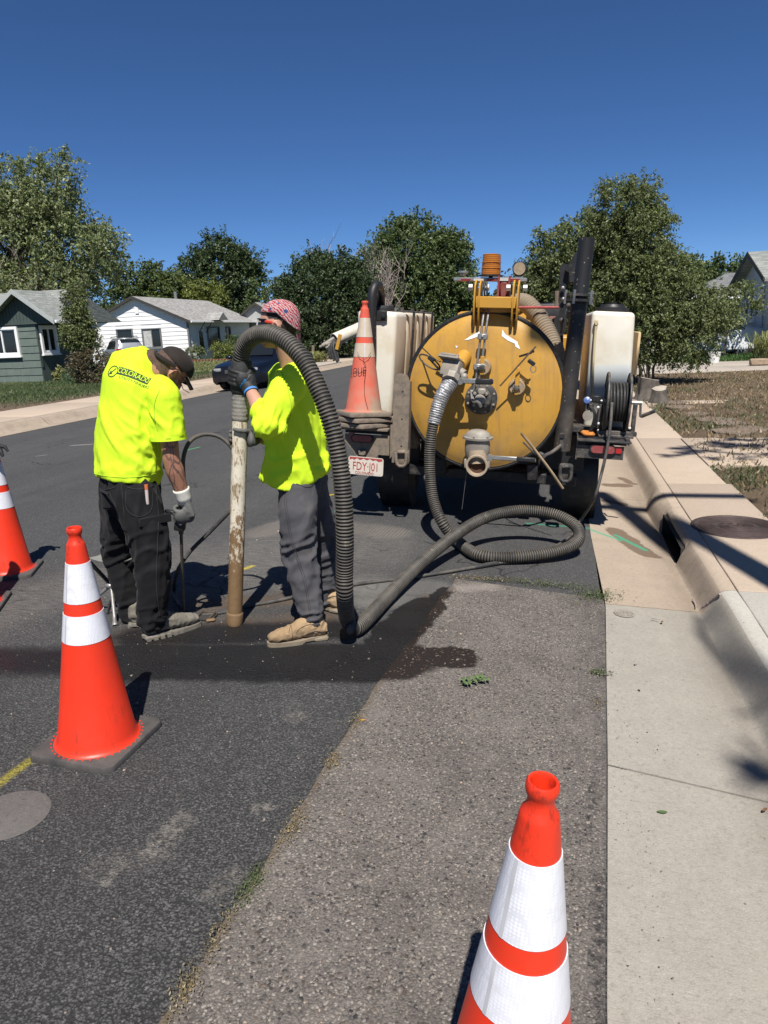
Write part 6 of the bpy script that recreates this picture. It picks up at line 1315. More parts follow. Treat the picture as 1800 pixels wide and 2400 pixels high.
me = text_mesh('LOUE', .066, 0); bm = bmesh.new(); bm.from_mesh(me); bmesh.ops.triangulate(bm, faces=bm.faces[:]); bmesh.ops.subdivide_edges(bm, edges=[e for e in bm.edges if e.calc_length() > .01], cuts=2)
for v in bm.verts:
    z = .345+v.co.y+.1*v.co.x; a = R(-106)+v.co.x*.85/cone_r(z); v.co = Mt @ (on_cone(Vector((math.cos(a), math.sin(a), z)), .0015)*1.03-Vector((0, 0, .03)))
bm.to_mesh(me); bm.free(); me.materials.clear(); me.materials.append(mk_); o = bpy.data.objects.new('lettering', me); C.objects.link(o)
o.parent = cc; o.matrix_parent_inverse = (Matrix.Translation(cc.location) @ cc.rotation_euler.to_matrix().to_4x4()).inverted()
cr = [Vector((.02, -.12, .46)), Vector((.035, -.118, .42)), Vector((.05, -.115, .40)), Vector((.045, -.12, .33)), Vector((.04, -.13, .25)), Vector((.05, -.135, .15)), Vector((.08, -.14, .06)), Vector((.14, -.16, .02))]
def on_cone(v, off=.002): a = math.atan2(v.y, v.x); return Vector((cone_r(v.z)*math.cos(a), cone_r(v.z)*math.sin(a), v.z))+Vector((math.cos(a), math.sin(a), 0))*off
q = MB(); q.tube([Mt @ (on_cone(v)-Vector((0, 0, .03))) for v in [p for p in np.array(spline([tuple(c) for c in cr[:-1]], 20)[0])] for v in [Vector(v)]], .0018, 5)
q.tube([Mt @ (on_cone(Vector(v))-Vector((0, 0, .03))) for v in ((-.05, -.1, .50), (-.02, -.11, .47), (.035, -.11, .445), (.06, -.08, .465), (.085, -.06, .50))], .0018, 5)
o = q.build('tie_wire', M_blk); o.parent = cc; o.matrix_parent_inverse = (Matrix.Translation(cc.location) @ cc.rotation_euler.to_matrix().to_4x4()).inverted()
g = Vector((-3.695,3.936,0.123))+Vector((.03, 0, .885)); q = MB(); q.ell(g, (.06, .05, .035)); q.ell(g+Vector((.045, -.01, -.02)), (.03, .03, .04)); q.tube([g+Vector((.04, 0, .0)), g+Vector((.085, -.01, -.03)), g+Vector((.10, -.015, -.065))], [.02, .016, .009], 8); q.tube([g+Vector((.02, -.03, 0)), g+Vector((.06, -.05, -.05)), g+Vector((.065, -.055, -.08))], [.018, .014, .008], 8); q.tube([g+Vector((.05, .02, 0)), g+Vector((.09, .03, -.01)), g+Vector((.105, .03, -.04))], [.017, .013, .008], 8)
o = q.build('work_glove', mat('glove_black', (.012, .012, .013), .7, 0, .2, 20, .4, 60), None, 60, origin=g); tag(o, 'black glove draped over the top of the leftmost cone', 'glove')

# ================================================================== SUCTION HOSE AND PIPE
def hose_mat():
    n = NT('suction_hose'); a = n.t.nodes.new('ShaderNodeAttribute'); a.attribute_name = 'rib'
    c = n.mix(n.ramp(n.noise(5, 5, .6), [(.35, 0), (.7, 1)]), (.012, .012, .0115), (.024, .023, .021))
    k = n.math('MULTIPLY', n.ramp(a.outputs['Fac'], [(.35, 0), (.9, 1)]), n.ramp(n.noise(7, 6, .7), [(.30, .1), (.66, 1)]))
    c = n.mix(n.math('MULTIPLY', k, .9), c, (.17, .148, .118))
    c = n.mix(n.ramp(n.noise(16, 5, .7), [(.62, 0), (.74, .75)]), c, (.24, .205, .145))
    return n.set(c, .6, 0, n.bump(n.noise(90, 4), .25, .003), .4)
M_hose = hose_mat()
PB = Vector((-1.754,3.417,0.079)); PTOP = Vector((-1.601,3.45,1.389))
hp = [(-1.602,3.45,1.361), (-1.597,3.45,1.451), (-1.584,3.44,1.537), (-1.528,3.4,1.615), (-1.425,3.33,1.655), (-1.289,3.24,1.64), (-1.156,3.16,1.548), (-1.052,3.1,1.382), (-0.988,3.07,1.196), (-0.96,3.06,0.984), (-0.964,3.07,0.737), (-0.989,3.11,0.538), (-1.008,3.15,0.379), (-1.085,3.409,0.155), (-1.044,3.387,0.108), (-1.011,3.531,0.1), (-0.97,3.901,0.102), (-0.875,4.374,0.14), (-0.695,4.86,0.21), (-0.511,5.164,0.26), (-0.263,5.314,0.28), (-0.006,5.324,0.25), (0.149,5.227,0.18), (0.144,5.081,0.11), (-0.032,4.93,0.075), (-0.316,4.814,0.068), (-0.543,4.82,0.082), (-0.735,5.135,0.092), (-0.837,5.12,0.228), (-0.92,5.22,0.393), (-0.95,5.28,0.616), (-0.937,5.3,0.844), (-0.895,5.33,1.033), (-0.844,5.36,1.168), (-0.789,5.4,1.253)]
HR = .0435
def big_hose():
    P, L = spline(hp, 3000); pitch = .0168; n = int(L/pitch*6); P, L = spline(hp, n); s = np.linspace(0, L, n)
    prof = .5+.5*np.cos(2*math.pi*s/pitch); rad = HR-.0075+.0075*prof**.7
    t = thing('suction_hose', 'thick black ribbed suction hose looping from the pipe to the trailer', 'hose', tuple(P[0]))
    k0 = int(n*(.955))                                    # the tail is wrapped in silver tape
    q = MB(); q.tube([tuple(p) for p in P[:k0+8]], list(rad[:k0+8]), 22); o = q.build('hose_body', M_hose, t, 180)
    at = o.data.attributes.new('rib', 'FLOAT', 'POINT'); at.data.foreach_set('value', np.repeat(prof[:k0+8], 22).astype('f'))
    q = MB(); m = 60; idx = np.linspace(k0, n-1, m).astype(int); rr = [HR+.004+.012*i/m+.0025*math.sin(i*2.1)+.002*random.random() for i in range(m)]
    q.tube([tuple(P[i]) for i in idx], rr, 20)
    for v in q.bm.verts: v.co += Vector((noise.noise(v.co*40), noise.noise(v.co*40+Vector((5, 5, 5))), noise.noise(v.co*40+Vector((9, 1, 2)))))*.004
    n_ = NT('silver_tape'); n_.set(n_.ramp(n_.noise(30, 4), [(.3, (.20, .20, .20)), (.7, (.42, .42, .43))]), .38, .45, n_.bump(n_.noise(60, 5, .7), .6, .01)); q.build('duct_tape', n_.m, t, 50)
    return t, P
hose_thing, HP = big_hose()
t = thing('suction_pipe', 'mud-streaked white plastic suction pipe held upright between the workers', 'pipe', PB)
n = NT('muddy_pvc'); L = (PTOP-PB).length
zc = n.t.nodes.new('ShaderNodeMapRange'); n.lk(n.xyz(2), zc.inputs[0]); zc.inputs[1].default_value = .80; zc.inputs[2].default_value = .10
c = n.mix(n.ramp(n.noise(4, 4), [(.3, 0), (.7, 1)]), (.56, .50, .38), (.68, .63, .52))
stk = n.noise(1, 6, .72, n.mapping((34, 34, 9))); c = n.mix(n.ramp(stk, [(.50, 0), (.57, .9)]), c, (.19, .125, .065))
c = n.mix(n.ramp(n.math('ADD', n.math('MULTIPLY', zc.outputs[0], 1.15), n.math('MULTIPLY', n.math('SUBTRACT', n.noise(1, 8, .8, n.mapping((20, 20, 11))), .5), 3.2)), [(.42, 0), (.56, 1)]), c, n.mix(n.noise(30, 4), (.15, .088, .04), (.22, .14, .072)))
fl = n.voro(55, 'Distance'); fc = n.voro(55, 'Color'); c = n.mix(n.math('MULTIPLY', n.ramp(fl, [(.15, .9), (.3, 0)]), n.ramp(n.xyz(0, fc), [(.9, 0), (.93, 1)])), c, (.12, .08, .045))
M_mpvc = n.set(c, .6, 0, n.bump(n.noise(50, 5, .7), .35, .006), .4)
Mp = along(PB, PTOP)
q = MB(); q.lathe([(.040, .05), (.041, .06)]+[(.041, z) for z in np.linspace(.08, L*.96, 14)]+[(.040, L-.02), (.035, L-.02)], Mp, 32, False); q.build('tube', M_mpvc, t, 60)
q = MB(); q.lathe([(.036, -.002), (.044, -.002), (.047, .012), (.047, .062), (.044, .070), (.040, .072)], Mp, 32, False)
for v in q.bm.verts: v.co += v.co.normalized()*.0015*noise.noise(v.co*60)
q.build('end_collar', mat('mud_brown', (.17, .105, .052), .7, 0, .25, 12, .5, 60), t, 60)
q = MB(); q.lathe([(.039, -.003), (.036, -.003), (.034, .2)], Mp, 24, False); q.build('bore', mat('inlet_dark', (.03, .028, .025), .95), t, 60)
q = MB(); q.lathe([(.041, L-.17), (.044, L-.165)]+[(.0445+.0012*math.sin(k*1.9)+.001*random.random(), L-.16+k*.006) for k in range(26)]+[(.042, L)], Mp, 32, False); q.build('tape_wrap', mat('grey_tape', (.20, .19, .17), .6, 0, .35, 30, .6, 60, .3, (.25, .21, .16), 20), t, 60)
q = MB(); q.lathe([(.046, L-.03), (.054, L-.02), (.054, L+.13), (.050, L+.14)], Mp, 32, False); q.build('cuff', M_rubber, t, 60)

# ---- water lance and its thin hose
LB = Vector((-2.081,3.436,0.088)); LT = Vector((-1.928,3.26,0.681)); ld = (LT-LB).normalized()
t = thing('water_lance', 'steel water lance gripped by the bending worker', 'lance', LB)
q = MB(); q.cyl(LB, LT, .0085, .0085, 12); q.cyl(LT-ld*.035, LT, .014, .014, 8); q.build('rod', mat('lance_steel', (.13, .115, .095), .5, .5, .3, 20), t)
LH = LT+ld*.045; q = MB(); q.box(LH, (.055, .05, .11), M=Rm(0, R(14), R(10)).to_3x3(), bev=.012, seg=2); q.box(LH+Vector((-.045, .0, .045)), (.08, .022, .022), M=Rm(0, R(10), 0).to_3x3(), bev=.006); q.build('valve_body', M_blk, t)
q = MB(); a, b = Vector((-1.917,3.22,0.715)), Vector((-1.856,3.22,0.784)); q.box((a+b)/2, (.010, .035, (b-a).length), M=(b-a).to_track_quat('Z', 'Y').to_matrix(), bev=.002); q.build('trigger', mat('white_lever', (.75, .75, .74), .4, 0, .04), t)
wp = [LH+Vector((.01, .04, .03)), (-1.962,3.4,0.875), (-1.983,3.46,1.017), (-1.95,3.5,1.107), (-1.865,3.52,1.139), (-1.776,3.54,1.11), (-1.708,3.55,1.014), (-1.698,3.56,0.882), (-1.744,3.56,0.749), (-1.886,3.54,0.603), (-2.025,3.5,0.473), (-2.114,3.48,0.351), (-2.31,3.741,0.13), (-2.166,3.566,0.1), (-2.025,3.487,0.09), (-1.908,3.518,0.09), (-1.78,3.655,0.085), (-1.635,3.772,0.085), (-1.516,3.895,0.08), (-1.403,4.012,0.075), (-1.244,4.147,0.07), (-1.031,4.289,0.06), (-0.809,4.43,0.055), (-0.584,4.61,0.045), (-0.407,4.755,0.04), (-0.223,4.884,0.035), (-0.001,5.266,0.02), (0.141,5.674,0.015), (0.203,5.912,0.06), (0.275,5.46,0.344), (0.327,5.5,0.543), (0.362,5.52,0.734), (0.381,5.56,0.902), (0.39,5.62,1.051)]
pts, L_ = spline(wp, 420); q = MB(); q.tube([tuple(p) for p in pts], .0115, 10); o = q.build('water_hose', mat('thin_hose', (.035, .035, .035), .6, 0, .25, 9, .2, 60, .4, (.19, .165, .135), 8), None, 180, origin=tuple(pts[0])); tag(o, 'thin grey water hose running from the lance to the trailer reel', 'hose')
q = MB(); k = 268; q.tube([tuple(p) for p in pts[int(420*.60):int(420*.63)]], .017, 10); o2 = q.build('splice_sleeve', M_rubber, o, 180)

# ---- folding tripod stool behind the bending worker
SC = Vector((-2.518,3.42,0.275)); t = thing('folding_stool', 'folding tripod stool with grey canvas seat behind the bending worker', 'stool', (SC.x, SC.y, gz(SC.x)))
feet = [Vector((-2.404,3.249,0.097)), Vector((-2.733,3.405,0.11)), Vector((-2.471,3.596,0.101))]; tops = [SC+(SC-f)*k for f, k in zip(feet, (.75, .8, .8))]
tops = [Vector((-2.574,3.62,0.476)), Vector((-2.227,3.25,0.493)), Vector((-2.561,3.3,0.469))]
for f, tp_ in zip(feet, tops):
    q = MB(); d = (tp_-f).normalized(); q.cyl(f+d*.01, SC, .0105, .0105, 12); q.lathe([(.001, 0), (.018, 0), (.018, .012), (.012, .03), (.0105, .06)], along(f, SC), 14); lg = q.build('leg', M_galv, t)
    q = MB(); q.cyl(SC, tp_, .0115, .0115, 12); q.build('upper_leg', M_blk, lg)
q = MB(); q.ell(SC, (.035, .035, .022)); q.tube([SC+Vector((.05, 0, .03)), SC+Vector((.01, -.03, -.08)), SC+Vector((-.05, -.03, -.22))], [(.004, .015)]*3, 8); q.build('joint', M_galv, t)
q = MB(); A_, B_, C_ = tops; rows = []
for i in range(9):
    r = []
    for j in range(9):
        u, v = i/8, j/8; p = A_*(1-u)+(B_*(1-v)+C_*v)*u; sag = 4*u*(1-u)*.03+u*u*4*v*(1-v)*.03; r.append(p+Vector((0, 0, .012-sag)))
    rows.append(r)
q.grid([[tuple(p) for p in r] for r in rows]); q.grid([[tuple(p-Vector((0, 0, .004))) for p in r] for r in rows]); q.build('canvas_seat', mat('grey_canvas', (.22, .22, .20), .9, 0, .2, 12, .5, 90, .3, (.3, .26, .2)), t, 60)
# ---- small open access box by the worker's boot
bx_ = Vector((-1.951,3.462,0.088)); M_vbox = mat('muddy_iron', (.06, .042, .028), .85, 0, .4, 20, .6, 60)
t = thing('valve_box', 'small mud-caked access box in the asphalt by the worker boot', 'valve box', bx_)
for dx, dy, sx, sy in ((-.05, 0, .012, .10), (.05, 0, .012, .10), (0, .05, .112, .012)): q = MB(); q.box(bx_+Vector((dx*.8, dy*.8, .002)), (sx*.9, sy*.8, .035), bev=.003); q.build('rim', M_vbox, t)
q = MB(); q.box(bx_+Vector((.01, -.01, .004)), (.09, .085, .006)); q.build('pit', mat('inlet_dark', (.03, .028, .025)), t)
q = MB(); q.box(bx_+Vector((.05, -.045, .004)), (.05, .03, .010), rz=.5, bev=.004); q.build('lid_flap', mat('mud_brown', (.17, .105, .052)), t)

# ---- covers, marks
cv = Vector((-1.816,1.745,0.076)); q = MB(); q.lathe([(.001, .006), (.125, .006), (.135, .003), (.14, -.004)], Matrix.Translation(cv) @ Matrix.Rotation(.04, 4, 'Y'), 48); o = q.build('access_cover', simple_concrete('smooth_mortar', (.105, .097, .092), (.135, .125, .117), .4), None, 40, origin=cv); tag(o, 'round grey mortar patch in the asphalt at the left edge', 'cover')
mc = Vector((1.31, 5.58, CTOP+.0065)); t = thing('manhole_cover', 'round ribbed iron manhole cover in the right pavement', 'manhole cover', mc)
n = NT('rusty_iron'); cI = n.mix(n.ramp(n.noise(12, 6, .7), [(.3, 0), (.7, 1)]), (.055, .038, .034), (.105, .075, .066)); M_iron = n.set(cI, .65, .4, n.bump(n.noise(90, 4), .4, .003))
pr = [(.001, .0)]
for k in range(4, 27):
    if 5 <= k <= 11 or 15 <= k <= 24: pr += [(k*.0108, .0), (k*.0108+.002, .005), (k*.0108+.0062, .005), (k*.0108+.0082, .0)]
pr += [(.285, .0), (.288, .004), (.298, .004), (.3, -.004)]
q = MB(); q.lathe(pr, Matrix.Translation(mc), 72); q.build('lid', M_iron, t, 30)
q = MB(); q.lathe([(.303, -.003), (.303, .003), (.315, .003), (.318, -.004)], Matrix.Translation(mc), 72, False); q.build('frame', M_iron, t, 30)
for s in (-1, 1): q = MB(); q.box(mc+Vector((s*.14, .0, .001)), (.03, .05, .004)); q.build('pick_hole', mat('inlet_dark', (.03, .028, .025)), t)
for k in range(4): q = MB(); q.box(mc+Vector((-.09+.06*k, .045, .002)), (.03, .05, .006), bev=.002); q.build('raised_pad', M_iron, t)
sm = Vector((0.397,4.089,-0.014)); q = MB(); q.lathe([(.045, .001), (.050, .004), (.056, .004), (.060, .001)], Matrix.Translation(sm) @ Rm(0, .06, 0), 10, False); q.lathe([(.001, .002), (.044, .002)], Matrix.Translation(sm) @ Rm(0, .06, 0), 10, False)
for k in range(3): q.box(sm+Vector((-.02+.02*k, .0, .003)), (.006, .06, .003))
o = q.build('contractor_stamp', mat('stamp_concrete', (.24, .215, .18), .9, 0, .2, 20, .4, 60), None, 30, origin=sm); tag(o, 'round contractor stamp pressed into the gutter concrete', 'stamp')
# ---- sticks, leaves, weeds, loose stones
def stick(label, pts, r, tw=(), m=None):
    q = MB(); P, L = spline(pts, 14); q.tube([tuple(p+np.array([noise.noise((k*.9, 1, 2)), noise.noise((k*.9, 4, 2)), 0])*r*.5) for k, p in enumerate(P)], [r*(1-.5*k/13) for k in range(14)], 7)
    for a, b in tw: q.tube([a, b], [r*.4, r*.2], 5)
    o = q.build('fallen_branch', m or M_twig, None, 60, origin=pts[0]); return tag(o, label, 'stick')
stick('broken grey branch lying against the curb face', [(0.865,4.261,-0.02), (0.894,4.198,0.05), (0.917,4.136,0.115)], .014, (((0.888,4.227,0.03), (0.847,4.259,-0.02)), ((0.868,4.241,0), (0.906,4.238,-0.02))))
stick('small pale twig in the gutter near the curb', [(0.826,4.409,-0.03), (0.827,4.333,-0.03), (0.819,4.272,-0.03)], .006)
stick('tiny twig lying across the pale gutter panel', [(0.543,4.03,-0.01), (0.583,4.009,-0.01)], .004)
stick('short twig at the joint of old asphalt and gutter', [(0.228,3.261,0), (0.267,3.277,0)], .004)
def leaf_obj(label, c, L_, w_, az, m, cup=.2):
    rows = []
    for i in range(7):
        f = i/6; ww = w_*math.sin(math.pi*min(1, f*.95+.03))**.8; rows.append([(L_*(f-.5), s*ww*.5, .006+cup*L_*(.15*abs(s)+.25*(f-.5)**2)) for s in (-1, -.5, 0, .5, 1)])
    q = MB(); M = Matrix.Translation(Vector(c)) @ Matrix.Rotation(az, 4, 'Z'); q.grid([[tuple(M @ Vector(p)) for p in r] for r in rows]); o = q.build('fallen_leaf', m, None, 60, origin=c); return tag(o, label, 'leaf')
M_leafg = mat('fresh_leaf', (.085, .135, .045), .5, 0, .2, 20); M_leafb = mat('brown_leaf', (.16, .08, .035), .7, 0, .3, 30)
leaf_obj('single green leaf lying on the near gutter panel', (0.378,2.286,-0.018), .036, .016, .1, M_leafg)
leaf_obj('brown leaf at the right edge of the gutter panel', (0.727,2.379,-0.03), .03, .012, .9, M_leafb)
leaf_obj('small yellow-green leaf in the shaded gutter', (0.908,3.672,-0.035), .025, .018, .4, M_leafg); leaf_obj('small orange leaf at the asphalt edge', (-0.783,2.591,0.045), .03, .012, .2, mat('orange_leaf', (.45, .22, .04), .7)); leaf_obj('curled tan leaf on the gutter panel', (0.594,3.994,-0.02), .03, .014, 1.2, M_leafb)
sg = Vector((-0.363,3.016,0.03)); t = thing('leafy_sprig', 'green leafy sprig dropped on the old asphalt', 'sprig', sg)
q = MB(); q.tube([sg+Vector((-.06, -.03, .006)), sg+Vector((0, .0, .012)), sg+Vector((.05, .04, .01))], .0016, 5); q.build('stem', M_leafg, t)
for k in range(11):
    f = k/10; b = sg+Vector((-.05+.1*f, -.025+.065*f, .012)); az = (1.7 if k % 2 else -.6)+.3*math.sin(k*2.3); rows = []
    for i in range(6):
        g_ = i/5; ww = .02*math.sin(math.pi*min(1, g_*.95+.03)); rows.append([b+Matrix.Rotation(az, 3, 'Z') @ Vector((.04*g_, s*ww*.5, .012*math.sin(g_*3)+.004*abs(s))) for s in (-1, 0, 1)])
    q = MB(); q.grid([[tuple(p) for p in r] for r in rows]); q.build('leaflet', M_leafg, t, 60)
def weed(label, base, r, n, h, m, seed, leaf=.02):
    rng = np.random.default_rng(seed); pos = np.stack([rng.normal(size=n)*r[0]*.5, rng.normal(size=n)*r[1]*.5, np.abs(rng.normal(size=n))*h*.5+.004], 1)
    V, F = leaf_quads(pos, unit(rng.normal(size=(n, 3))*np.array([1, 1, .4])), leaf, 0, rng, .4, .4); V[:, 2] = np.maximum(V[:, 2], .002)
    o = np_mesh('weed', V, F, m); o.location = base; return tag(o, label, 'weed', 'weeds growing in the pavement joints', 'stuff')
M_weed = leaf_mat('weed_green', (.085, .11, .045), .4, .2); M_weedd = leaf_mat('weed_dry', (.21, .17, .095), .4, .15)
weed('largest green weed clump at the corner of old asphalt and gutter', (0.249,4.295,0), (.15, .08), 620, .035, M_weed, 1, .014)
weed('green weeds along the far edge of the old asphalt, middle', (0.033,4.433,0.005), (.22, .04), 420, .025, M_weed, 2, .012)
weed('dry yellow weeds along the far edge of the old asphalt, left end', (-0.473,4.455,0.025), (.34, .03), 380, .022, M_weedd, 3, .012)
weed('sparse weeds along the far edge of the old asphalt, between clumps', (-0.202,4.449,0.02), (.26, .03), 300, .02, M_weed, 4, .012)
weed('small weed in the gutter joint halfway up the old asphalt', (0.22,3.269,0), (.06, .03), 160, .025, M_weed, 5, .012)
for i, (p, r_, nn, m, l) in enumerate((((-0.804,2.573,0.045), (.03, .08), 120, M_weedd, 'dry tuft at the top of the diagonal asphalt seam'), ((-0.816,2.268,0.05), (.035, .07), 170, M_weedd, 'mossy dry tuft in the upper diagonal seam'), ((-0.836,1.894,0.05), (.035, .11), 240, M_weedd, 'dry grass tuft midway down the diagonal seam'), ((-0.867,1.634,0.05), (.035, .10), 360, M_weed, 'green mossy clump in the diagonal asphalt seam'), ((-0.881,1.433,0.055), (.03, .10), 160, M_weedd, 'thin straw in the lower diagonal seam'), ((-0.887,1.266,0.055), (.035, .08), 240, M_weedd, 'straw tuft low in the diagonal seam near the bottom edge'), ((0.193,2.981,0), (.03, .05), 70, M_weedd, 'bits of dry weed in the gutter joint'))): weed(l, p, r_, int(nn*1.5), .016, m, 20+i, .009)
rng = np.random.default_rng(77)
def pebbles(name, label, n, xr, yr, zf, size, m, seed, bias=None):
    rng = np.random.default_rng(seed); x = rng.uniform(*xr, n); y = rng.uniform(*yr, n)
    if bias is not None: k = bias(x, y, rng); x, y = x[k], y[k]; n = len(x)
    s = size*rng.lognormal(0, .45, n); base = np.array([(1, 0, 0), (-.5, .87, 0), (-.5, -.87, 0), (.6, .5, .6), (-.7, .1, .6), (.1, -.7, .6)]); V = []
    for i in range(n):
        a = rng.uniform(0, 6.28); c, s_ = math.cos(a), math.sin(a); B = base*rng.uniform(.7, 1.2, (6, 1)); B = np.stack([B[:, 0]*c-B[:, 1]*s_, B[:, 0]*s_+B[:, 1]*c, B[:, 2]], 1)*s[i]; V.append(B+np.array([x[i], y[i], zf(x[i])]))
    V = np.concatenate(V); T = np.array([(0, 1, 3), (1, 4, 3), (1, 2, 4), (2, 5, 4), (2, 0, 5), (0, 3, 5), (3, 4, 5)]); F = (np.arange(n)[:, None, None]*6+T[None]).reshape(-1, 3)
    o = np_mesh(name, V, F, m); return tag(o, label, 'gravel', None, 'stuff')
M_peb = leaf_mat('pebble', (.16, .135, .115), .7, 0)
pebbles('loose_gravel', 'loose grit and small stones over the worn asphalt strip', 2600, (-.9, .27), (.9, 4.3), lambda x: gz(x)+.010, .0034, M_peb, 5, lambda x, y, r: (x > np.interp(y, [p[1] for p in EDGE], [p[0] for p in EDGE])+.02) & (x < np.array([seam_x(b) for b in y])-.02))
pebbles('loose_grit', 'loose sand and grit along the gutter and asphalt joint', 420, (.12, .34), (1.0, 4.4), lambda x: -.008, .0018, M_peb, 6)
pebbles('asphalt_crumbs', 'scattered crumbs over the fresh asphalt', 1300, (-3.2, -.9), (1.0, 5.5), lambda x: gz(x)+.001, .0026, M_peb, 8)
q = MB()   # crumbs of black asphalt on the gutter panel
tag(pebbles('tar_crumbs', 'dark crumbs scattered on the near gutter panel', 22, (.30, .42), (2.6, 3.5), lambda x: -.016, .0028, mat('tar', (.02, .02, .02), .8), 9), 'dark crumbs scattered on the near gutter panel', 'gravel', None, 'stuff')

# ---- what stands beside the photographer and throws the long shadows across the curb
t = thing('utility_pole', 'tall wooden utility pole beside the photographer, outside the picture', 'pole', (2.34, .8, .1))
q = MB(); q.tube([(2.34, .8, 0), (2.34, .8, 4), (2.34, .8, 10.3)], [.135, .12, .10], 14); q.build('post', M_bark, t); q = MB(); q.box((2.34, .7, 9.6), (2.2, .1, .12)); q.build('crossarm', M_bark, t)
t = thing('street_tree', 'street tree behind the photographer, outside the picture', 'tree', (3.9, -2.4, .1)); rng = np.random.default_rng(3)
def up(g, z): k = z/math.tan(SUN_EL); return np.array([g[0]+.285*k, g[1]-.958*k, z])
q = MB(); bare_limbs(q, (3.9, -2.4, 0), (3.5, -1.9, 4.2), .16, rng, .05, 6, 10, .7)
lm = [(3.5, -1.9, 4.2), up((1.6, 1.2), 8.0), up((1.15, 2.2), 8.6), up((.97, 2.9), 9.0), up((.86, 3.5), 9.2), up((.80, 3.9), 9.4), up((.84, 4.15), 9.5)]
P, L = spline([tuple(p) for p in lm], 30); q.tube([tuple(p) for p in P], [.11*(1-.75*k/29) for k in range(30)], 8)
for k in range(8): a = P[4+2*k]; bare_limbs(q, a, a+np.array([.5, -.2, .3])+rng.normal(size=3)*.2, .02, rng)
q.build('trunk', M_bark, t, 60)
lob = [(up((2.0, 8.9), 9.5), (.9, .4, .4)), (up((2.7, 9.5), 9.6), (.9, .5, .5)), (up((1.02, 2.5), 9.0), (.16, .5, .2)), (up((1.5, 2.2), 9.2), (.4, .8, .4)), (up((.80, 3.98), 9.4), (.10, .10, .10))]
V, F, _ = crown([(tuple(c), r_) for c, r_ in lob], 90, 26, .16, .13, .2, np.random.default_rng(9)); np_mesh('crown', V-np.array((3.9, -2.4, .1)), F, G_mid, t)

# ================================================================== THE TWO WORKERS
def solid(name, q, voxel, m, parent, smooth=6, disp=None, factor=.5):
    """fuse overlapping closed shapes into one continuous surface"""
    bmesh.ops.recalc_face_normals(q.bm, faces=q.bm.faces[:])
    me = bpy.data.meshes.new(name); q.bm.to_mesh(me); q.bm.free()
    o = bpy.data.objects.new(name, me); C.objects.link(o)
    md = o.modifiers.new('r', 'REMESH'); md.mode = 'VOXEL'; md.voxel_size = voxel; md.adaptivity = 0
    sm = o.modifiers.new('s', 'SMOOTH'); sm.iterations = smooth; sm.factor = factor
    bpy.context.view_layer.update()
    me2 = bpy.data.meshes.new_from_object(o.evaluated_get(bpy.context.evaluated_depsgraph_get()))
    bpy.data.objects.remove(o); bpy.data.meshes.remove(me)
    if disp:
        nrm = [v.normal.copy() for v in me2.vertices]
        for v, n_ in zip(me2.vertices, nrm): v.co += n_*disp(v.co, n_)
    wb = world_loc(parent); bv = None
    if wb.length:
        for v in me2.vertices: v.co -= wb
    me2.materials.clear(); me2.materials.append(m); me2.polygons.foreach_set('use_smooth', [True]*len(me2.polygons)); me2.update()
    me2.name = name; o = bpy.data.objects.new(name, me2); C.objects.link(o); o.parent = parent
    return o
def crop_hair(o, c, L, m, nape):
    """close-cropped hair: the skull's own surface above the hairline"""
    o.data.materials.append(m); wb = world_loc(o); c0 = L(0, 0, 0); ex, ey, ez = L(1, 0, 0)-c0, L(0, 1, 0)-c0, L(0, 0, 1)-c0
    for f in o.data.polygons:
        v = f.center+wb-c0; x, y, z = v.dot(ex), v.dot(ey), v.dot(ez)
        if v.length < .17 and y < .055 and z > nape+max(0, y+.02)*1.6+.012*noise.noise(v*45) and not (abs(x) > .070 and -.045 < y < .03 and z < .035): f.material_index = 1
def seam(obj, pts, r, m, name, off=.0012):
    """stitched seam pressed onto a garment; pts are sight points near its surface"""
    bpy.context.view_layer.update(); bv = BVHTree.FromObject(obj, bpy.context.evaluated_depsgraph_get()); wb = world_loc(obj); c0 = Vector((0, 0, 1.65)); P, _ = spline(pts, 26); o_ = []
    for p_ in P:
        d = (Vector(p_)-c0).normalized(); h = bv.ray_cast(c0-wb, d)
        if h[0] is not None: o_.append(h[0]+wb+h[1]*off)
    if len(o_) > 3:
        q = MB(); q.tube(o_, r, 5); q.build(name, m, obj, 60)
def limb(q, pts, rad, seg=14, up=None):
    pts = [Vector(p) for p in pts]; q.tube(pts, rad, seg, True, up)
    for p, r in zip(pts, rad):
        if not hasattr(r, '__len__'): q.ell(p, (r, r, r), None, 12, 8)
def ridge(p): return 1-min(1, abs(noise.noise(p))*2.6)
def fold(co, d, fa, fc, seed):
    """ridged noise stretched along direction d"""
    d = Vector(d).normalized(); a = co.dot(d); r_ = co-d*a
    return ridge(r_*fc+d*(a*fa)+Vector((seed, seed*1.7, seed*.3)))
def sst(a, b, x): t = max(0, min(1, (x-a)/(b-a))); return t*t*(3-2*t)
def cloth(name, col, var=.12, weave=900, rough=.85, dirt=0, dcol=(.3, .24, .17), fine=.25):
    n = NT(name); c = n.mix(n.ramp(n.noise(5, 5, .6), [(.3, 0), (.7, 1)]), tuple(x*(1-var) for x in col), tuple(x*(1+var) for x in col))
    if dirt: c = n.mix(n.math('MULTIPLY', n.ramp(n.noise(7, 7, .7), [(.5, 0), (.75, 1)]), dirt), c, dcol)
    h = n.math('ADD', n.math('MULTIPLY', n.noise(22, 4, .6), 1), n.math('MULTIPLY', n.noise(260, 2), .35))
    return n.set(c, rough, 0, n.bump(h, fine, .006), .25, **{'Sheen Weight': .04})
